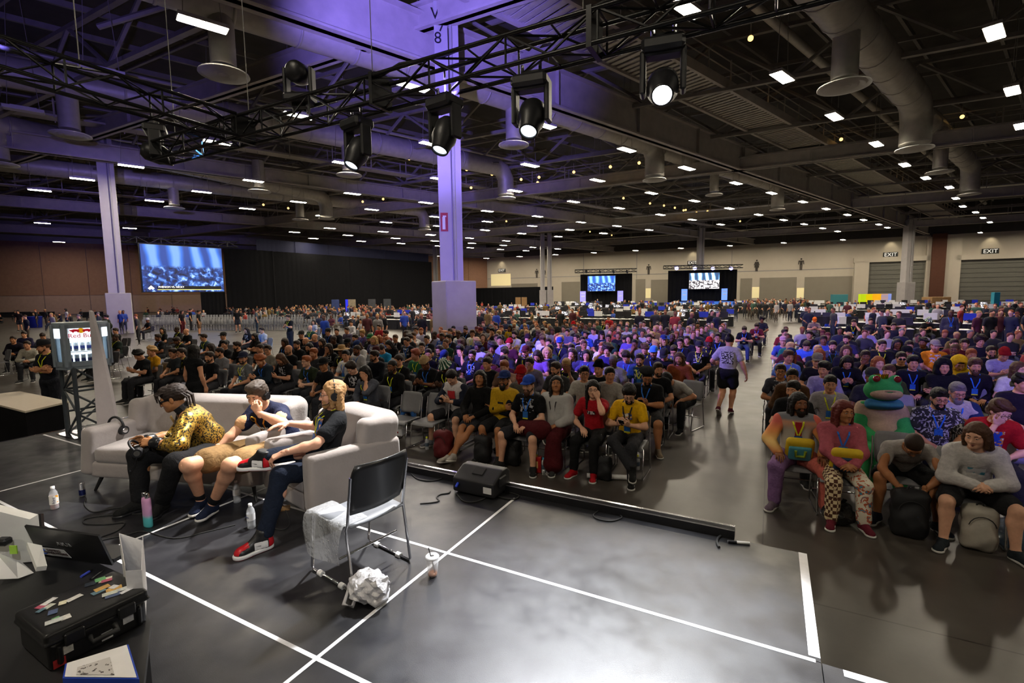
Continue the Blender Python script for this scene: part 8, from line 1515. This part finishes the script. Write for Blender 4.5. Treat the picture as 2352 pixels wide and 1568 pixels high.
inst('lanyard',lanyard_mesh(J,None,.05),o,color=srgb('#b8721c'));b = MB();w = J.aR[1];b.tube([w-J.aR[2]*.01+.031*(np.cos(t)*np.array([1,0,0])+np.sin(t)*nrm(np.cross(J.aR[2],(1,0,0)))) for t in np.linspace(0,2*PI,15)],.004,6,False);b.build('bracelet',mat('green_beads',srgb('#3a9a6a'),.4),o)
o,J,L,D = hero(764,905,'long-haired commentator in black printed tee and jeans laughing in the armchair with a headset',dict(lean=-15,pitch=0,yaw=-4,girth=1.06,seat=.35,
   legL=lambda L,D,Rz:dict(k=L(645,1090,S+.53),a=L(606,1232,S+.10),t=D(620,1240,535,1272,S)),legR=lambda L,D,Rz:dict(k=L(716,1032,S+.64),a=L(607,1050,S+.66),t=D(600,1060,520,1062,S+.6)),
   armL=lambda L,D,Rz:dict(w=L(652,1040,S+.70),p=(-.9,-.4,-.5),d=(.25,.9,-.35),n=(.2,-.2,-1),c=(.45,.6,.4)),armR=lambda L,D,Rz:dict(w=L(662,972,S+.78),p=(.7,-.3,-.6),d=D(660,975,600,985,S+.72),n=(0,0,-1),c=(.15,.25,.2))),(-.86,-.51))
sk = srgb('#d29c80');o.color = (*sk,1);HM = mat4(J.H,J.hc)
dress(o,J,sk,'bob',srgb('#a07a50'),(shirt_mesh('tee',J,.58,.0105,.016,.0035),srgb('#101216')),(trouser_mesh('jeans',J,1.93,.0115,.014,.003),srgb('#141c2c')),'sneaker',srgb('#0e0e10'),'short','clear',None,lan=srgb('#c8d020'),phones=True)
b = MB();b.tube([(-.1,.0,-.03),(-.085,.06,-.07),(-.05,.115,-.085)],.0035,6);b.ball((-.045,.12,-.086),.010,8,6);b.build('boom_microphone',DARK_PLASTIC,o).matrix_local = HM
chest_print(o,J,None,.20,.24,M_PRINT2,-.04)
RED_L = mat('red_leather',srgb('#b81420'),.35,noise=.05);WHT_L = mat('white_leather',(.75,.74,.73),.4,noise=.04);BLK_L = mat('black_leather_shoe',(.012,.012,.013),.4,noise=.05)
for c in [c for c in o.children if c.name.startswith('shoe')]:bpy.data.objects.remove(c)
def hightop():
    up = [cone((0,.0,.04),(0,-.012,-.045),.043,.041,.03),cone((0,-.01,-.045),(.004,.14,-.058),.04,.036,.05),ell((.004,.145,-.056),(.044,.05,.032),.03),cone((0,.02,.02),(.003,.1,-.033),.036,.026,.03)]
    V,Q = surf(up,.006,[((0,0,-.064),(0,0,-1)),((0,0,.055),(0,-.25,.97))]);V2,Q2 = surf([cone((0,-.018,-.076),(.004,.14,-.076),.045,.048,.05),ell((.004,.145,-.076),(.048,.058,.04),.03)],.006,[((0,0,-.09),(0,0,-1)),((0,0,-.062),(0,0,1))])
    v,q = join([(V,Q),(V2,Q2)]);me = numpy_mesh('shoe',v,q,[BLK_L,RED_L,WHT_L]);c = v[q].mean(1);mi = np.zeros(len(q),np.int32);n = len(Q);y,z,x = c[:,1],c[:,2],np.abs(c[:,0]-.003)
    mi[(y > .105) & (z > -.058) & (x < .034)] = 1;mi[(y < -.012) & (z < .01)] = 1;mi[(y > -.005) & (y < .075) & (x > .024) & (z < -.012) & (z > -.06)] = 2;mi[n:] = 2;mi[n:][c[n:,2] < -.084] = 1;me.polygons.foreach_set('material_index',mi);return me
ht = hightop();sw = MB()
sw.add([(.047,-.02,-.03),(.047,.01,-.048),(.047,.08,-.028),(.047,.012,-.040)],[(0,1,2,3),(3,2,1,0)]);sw.add([(-.042,-.02,-.03),(-.042,.01,-.048),(-.042,.08,-.028),(-.042,.012,-.040)],[(0,1,2,3),(3,2,1,0)]);sw = sw.mesh('swoosh',BLK_L)
ls = MB()
for i in range(6):ls.tube([(-.02,.03+.014*i,.008-.008*i),(0,.032+.014*i,.017-.0085*i),(.02,.03+.014*i,.008-.008*i)],.004,5)
ls = ls.mesh('laces',BLK_L)
for an,to in ((J.anR,J.toR),(J.anL,J.toL)):
    q = inst('shoe',ht,o,M=foot_matrix(an,to,1.12));inst('swoosh',sw,q);inst('laces',ls,q)['kind'] = 'stuff';q['label'] = 'red, black and white high-top sneaker'
# ------------------------------------------------------------------ things on the floor among the front rows
def pack(x,y,s,m,lab,rz=FACE,m2=None,name='backpack'):
    p = P(x,y,0);e = empty(name,(p[0],p[1],0),rz,lab,'backpack');inst('pack_body',numpy_mesh('pack_body',*surf([rbox((0,0,.23*s),(.15*s,.10*s,.23*s),.07*s,.03),ell((0,.08*s,.16*s),(.12*s,.07*s,.14*s),.05)],.014,[((0,0,0),(0,0,-1))],.006,30.),m),e)
    for sd in (-1,1):MB().tube([(.07*sd*s,-.09*s,.42*s),(.09*sd*s,-.15*s,.30*s),(.08*sd*s,-.11*s,.08*s)],.014*s,6).build('strap',m2 or RUBBER,e)
    MB().tube([(-.03*s,0,.45*s),(-.02*s,0,.49*s),(.02*s,0,.49*s),(.03*s,0,.45*s)],.008*s,6).build('grab_loop',m2 or RUBBER,e);MB().tube([(.11*s*math.cos(t),.112*s,.26*s+.12*s*math.sin(t)) for t in np.linspace(.2,PI-.2,9)],.004,5).build('zip',m2 or RUBBER,e);return e
BKP = mat('pack_black',(.012,.012,.014),.7,noise=.15);REDP = mat('pack_red',srgb('#5c0f16'),.7,noise=.12);WHP = mat('pack_white',srgb('#a8a296'),.7,noise=.08);YLP = mat('pack_yellow',srgb('#cfae18'),.7,noise=.08);TLP = mat('pack_teal',srgb('#4f9aa8'),.7,noise=.08);NVP = mat('pack_navy',srgb('#1c3a5c'),.7,noise=.08);PKP = mat('pack_pink',srgb('#c87a8a'),.7,noise=.05)
pack(1020,1052,1.0,REDP,'dark red backpack between the raglan shirt and the bare crossed legs');pack(1110,1060,.9,BKP,'black backpack on the floor beside the crossed legs');pack(1178,1066,.85,BKP,'black backpack in front of the yellow-navy jacket');pack(2085,1228,1.08,BKP,'big black backpack under the bent-over person');pack(2243,1258,.95,WHP,'white backpack with black zips at the white sweatshirt feet',m2=BKP);pack(1388,1100,.7,BKP,'small black bag under the yellow tee chair');pack(300,905,1.0,BKP,'black backpack on the floor behind the sofa');pack(10,990,1.0,BKP,'dark backpack at the picture edge beside the stage')
b = MB();tgp = P(2085,1228,0)-Vv*.14;b.box((0,0,0),(.085,.004,.13),None);o = b.build('entry_badge',BADGE);o.location = (tgp[0],tgp[1],.2);o.rotation_euler = (0,0,FACE+PI);b = MB();b.box((0,0,-.07),(.085,.005,.02));b.build('badge_strip',BADGE_Y,o);tag(o,'blue and yellow entry badge hanging on the big black backpack','badge')
def lap_bag(info,m,m2,m3,lab,tilt=-.5):
    loc,rz,J = info;q = rotz(rz)@np.array([0.0,.25,.70])+loc;e = empty('lap_bag',q,rz,lab,'bag');e.rotation_euler = (R(-25),0,rz);inst('bag_body',numpy_mesh('bag_body',*surf([rbox((0,0,0),(.15,.05,.15),.05,.02)],.012),m),e);inst('front_pocket',numpy_mesh('front_pocket',*surf([rbox((0,.05,-.03),(.12,.025,.10),.02,.01)],.010),m2),e);MB().tube([(-.05,.078,.03),(-.045,.085,-.05),(.045,.085,-.05),(.05,.078,.03)],.016,6).build('trim_handle',m3,e)
lap_bag(RB,YLP,TLP,mat('pack_green',srgb('#9ab02c'),.7,noise=.05),'yellow and teal rucksack held on the patchwork jacket lap');lap_bag(PKB,YLP,NVP,PKP,'navy bag with yellow edge and pink handle on the pink sweatshirt lap')
p = P(1232,1083,0);e = empty('snack_carton',(p[0],p[1],0),FACE+.3,'red juice carton with yellow cap on the floor by the robe','carton');MB().box((0,0,.115),(.15,.09,.23),None,.004).build('carton_body',mat('carton_red',srgb('#b01c18'),.5,noise=.2,nscale=14),e);MB().cyl((0,0,.23),(0,0,.255),.02,.02,12).build('carton_cap',mat('cap_yellow',srgb('#c8c02a'),.5),e);MB().box((0,.046,.12),(.06,.002,.1)).build('carton_picture',mat('carton_gold',srgb('#d8b070'),.5,noise=.3),e)
def small_bottle(x,y,cap,lab):bottle(x,y,PETP,PET,lab,[('label',[(.0338,.06),(.0338,.12)],mat('label_'+cap[1:],srgb('#4a5a6a'),.5,noise=.3)),('cap',[(.018,.196),(.018,.222),(0,.222)],mat('cap_'+cap[1:],srgb(cap),.5))],z=0)
small_bottle(981,1032,'#c8d02a','clear bottle with yellow cap beside the grey shoes');small_bottle(1249,1085,'#3a9ac8','clear bottle with blue cap beside the red carton');small_bottle(1464,1078,'#c8c82a','clear bottle with yellow cap under the aisle corner chair');small_bottle(1447,1086,'#e8e8e8','green-tinted bottle under the aisle corner chair')
TUBE = mat('white_tube',(.6,.6,.6),.5,noise=.05)
def poster_tube(a,b_,lab,r=.035):m = MB();m.cyl(a,b_,r,r,16,False);m.cyl(b_,a,r*.9,r*.9,16,False);o = m.build('poster_tube',TUBE);m = MB();m.cyl(np.asarray(a),np.asarray(a)+nrm(np.asarray(b_)-np.asarray(a))*.01,r*.88,r*.88,16);m.build('tube_end',INK,o);tag(o,lab,'tube')
poster_tube(P(1348,1092,.035),P(1452,1097,.035),'white poster tube lying behind the red and black shoes');poster_tube(P(2182,1118,.50),P(2140,1085,.56),'white poster tube sticking out between the bent person and the white sweatshirt',.045)
p = P(916,985,.22);e = empty('food_box',(p[0],p[1],.12),FACE+.2,'white gable food box under the chair with the blue jacket','box');MB().box((0,0,.07),(.2,.14,.14),None,.003).prism([(-.1,.14),(.1,.14),(.07,.2),(-.07,.2)],(0,.06,0),(1,0,0),(0,0,1),.12).build('box_body',WHITE_PRINT,e);MB().box((0,.073,.06),(.06,.002,.03)).build('box_print',M_RED,e)
p = P(948,945,.47);o = inst('jacket_heap',numpy_mesh('jacket_heap',*surf([ell((0,0,.05),(.2,.14,.06),.05),ell((.1,.03,.05),(.14,.12,.07),.05),cone((-.1,.1,.05),(-.2,.2,-.06),.06,.03,.04),cone((.1,.14,.05),(.12,.24,-.12),.05,.03,.04)],.016,(),.012,34.),CLOTH),None,loc=(p[0],p[1],.46),rz=FACE,color=srgb('#1f4a80'));tag(o,'blue jacket heaped on an empty front chair','jacket')
p = P(1925,1200,0);V,Q = surf([ell((0,0,.1),(.17,.15,.11),.04),ell((.04,.02,.16),(.09,.08,.08),.05)],.02,[((0,0,0),(0,0,-1))],.012,34.);o = inst('bin_bag',numpy_mesh('bin_bag',V,Q,mat('black_film',(.012,.012,.012),.2,noise=.1),False),None,loc=(p[0],p[1],0));tag(o,'shiny black plastic bag between the maroon shoes','bag');MB().tube([(.04,.02,.22),(.05,.0,.27),(.09,.02,.25),(.06,.04,.21)],.012,6).build('bag_knot',MATS['black_film'],o)
p = P(2335,1250,0);V,Q = surf([ell((0,0,.12),(.24,.2,.14),.04),ell((.08,.02,.2),(.12,.1,.1),.05)],.024,[((0,0,0),(0,0,-1))],.016,30.);o = inst('clear_bag',numpy_mesh('clear_bag',V,Q,mat('bluish_film',srgb('#5a7a90'),.15,alpha=.5),False),None,loc=(p[0],p[1],0));tag(o,'crinkled clear plastic bag at the picture edge by the white sweatshirt','bag');MB().tube([(-.1,0,.2),(-.06,.0,.29),(.06,0,.3),(.1,0,.22)],.01,6).build('handle',MATS['bluish_film'],o)
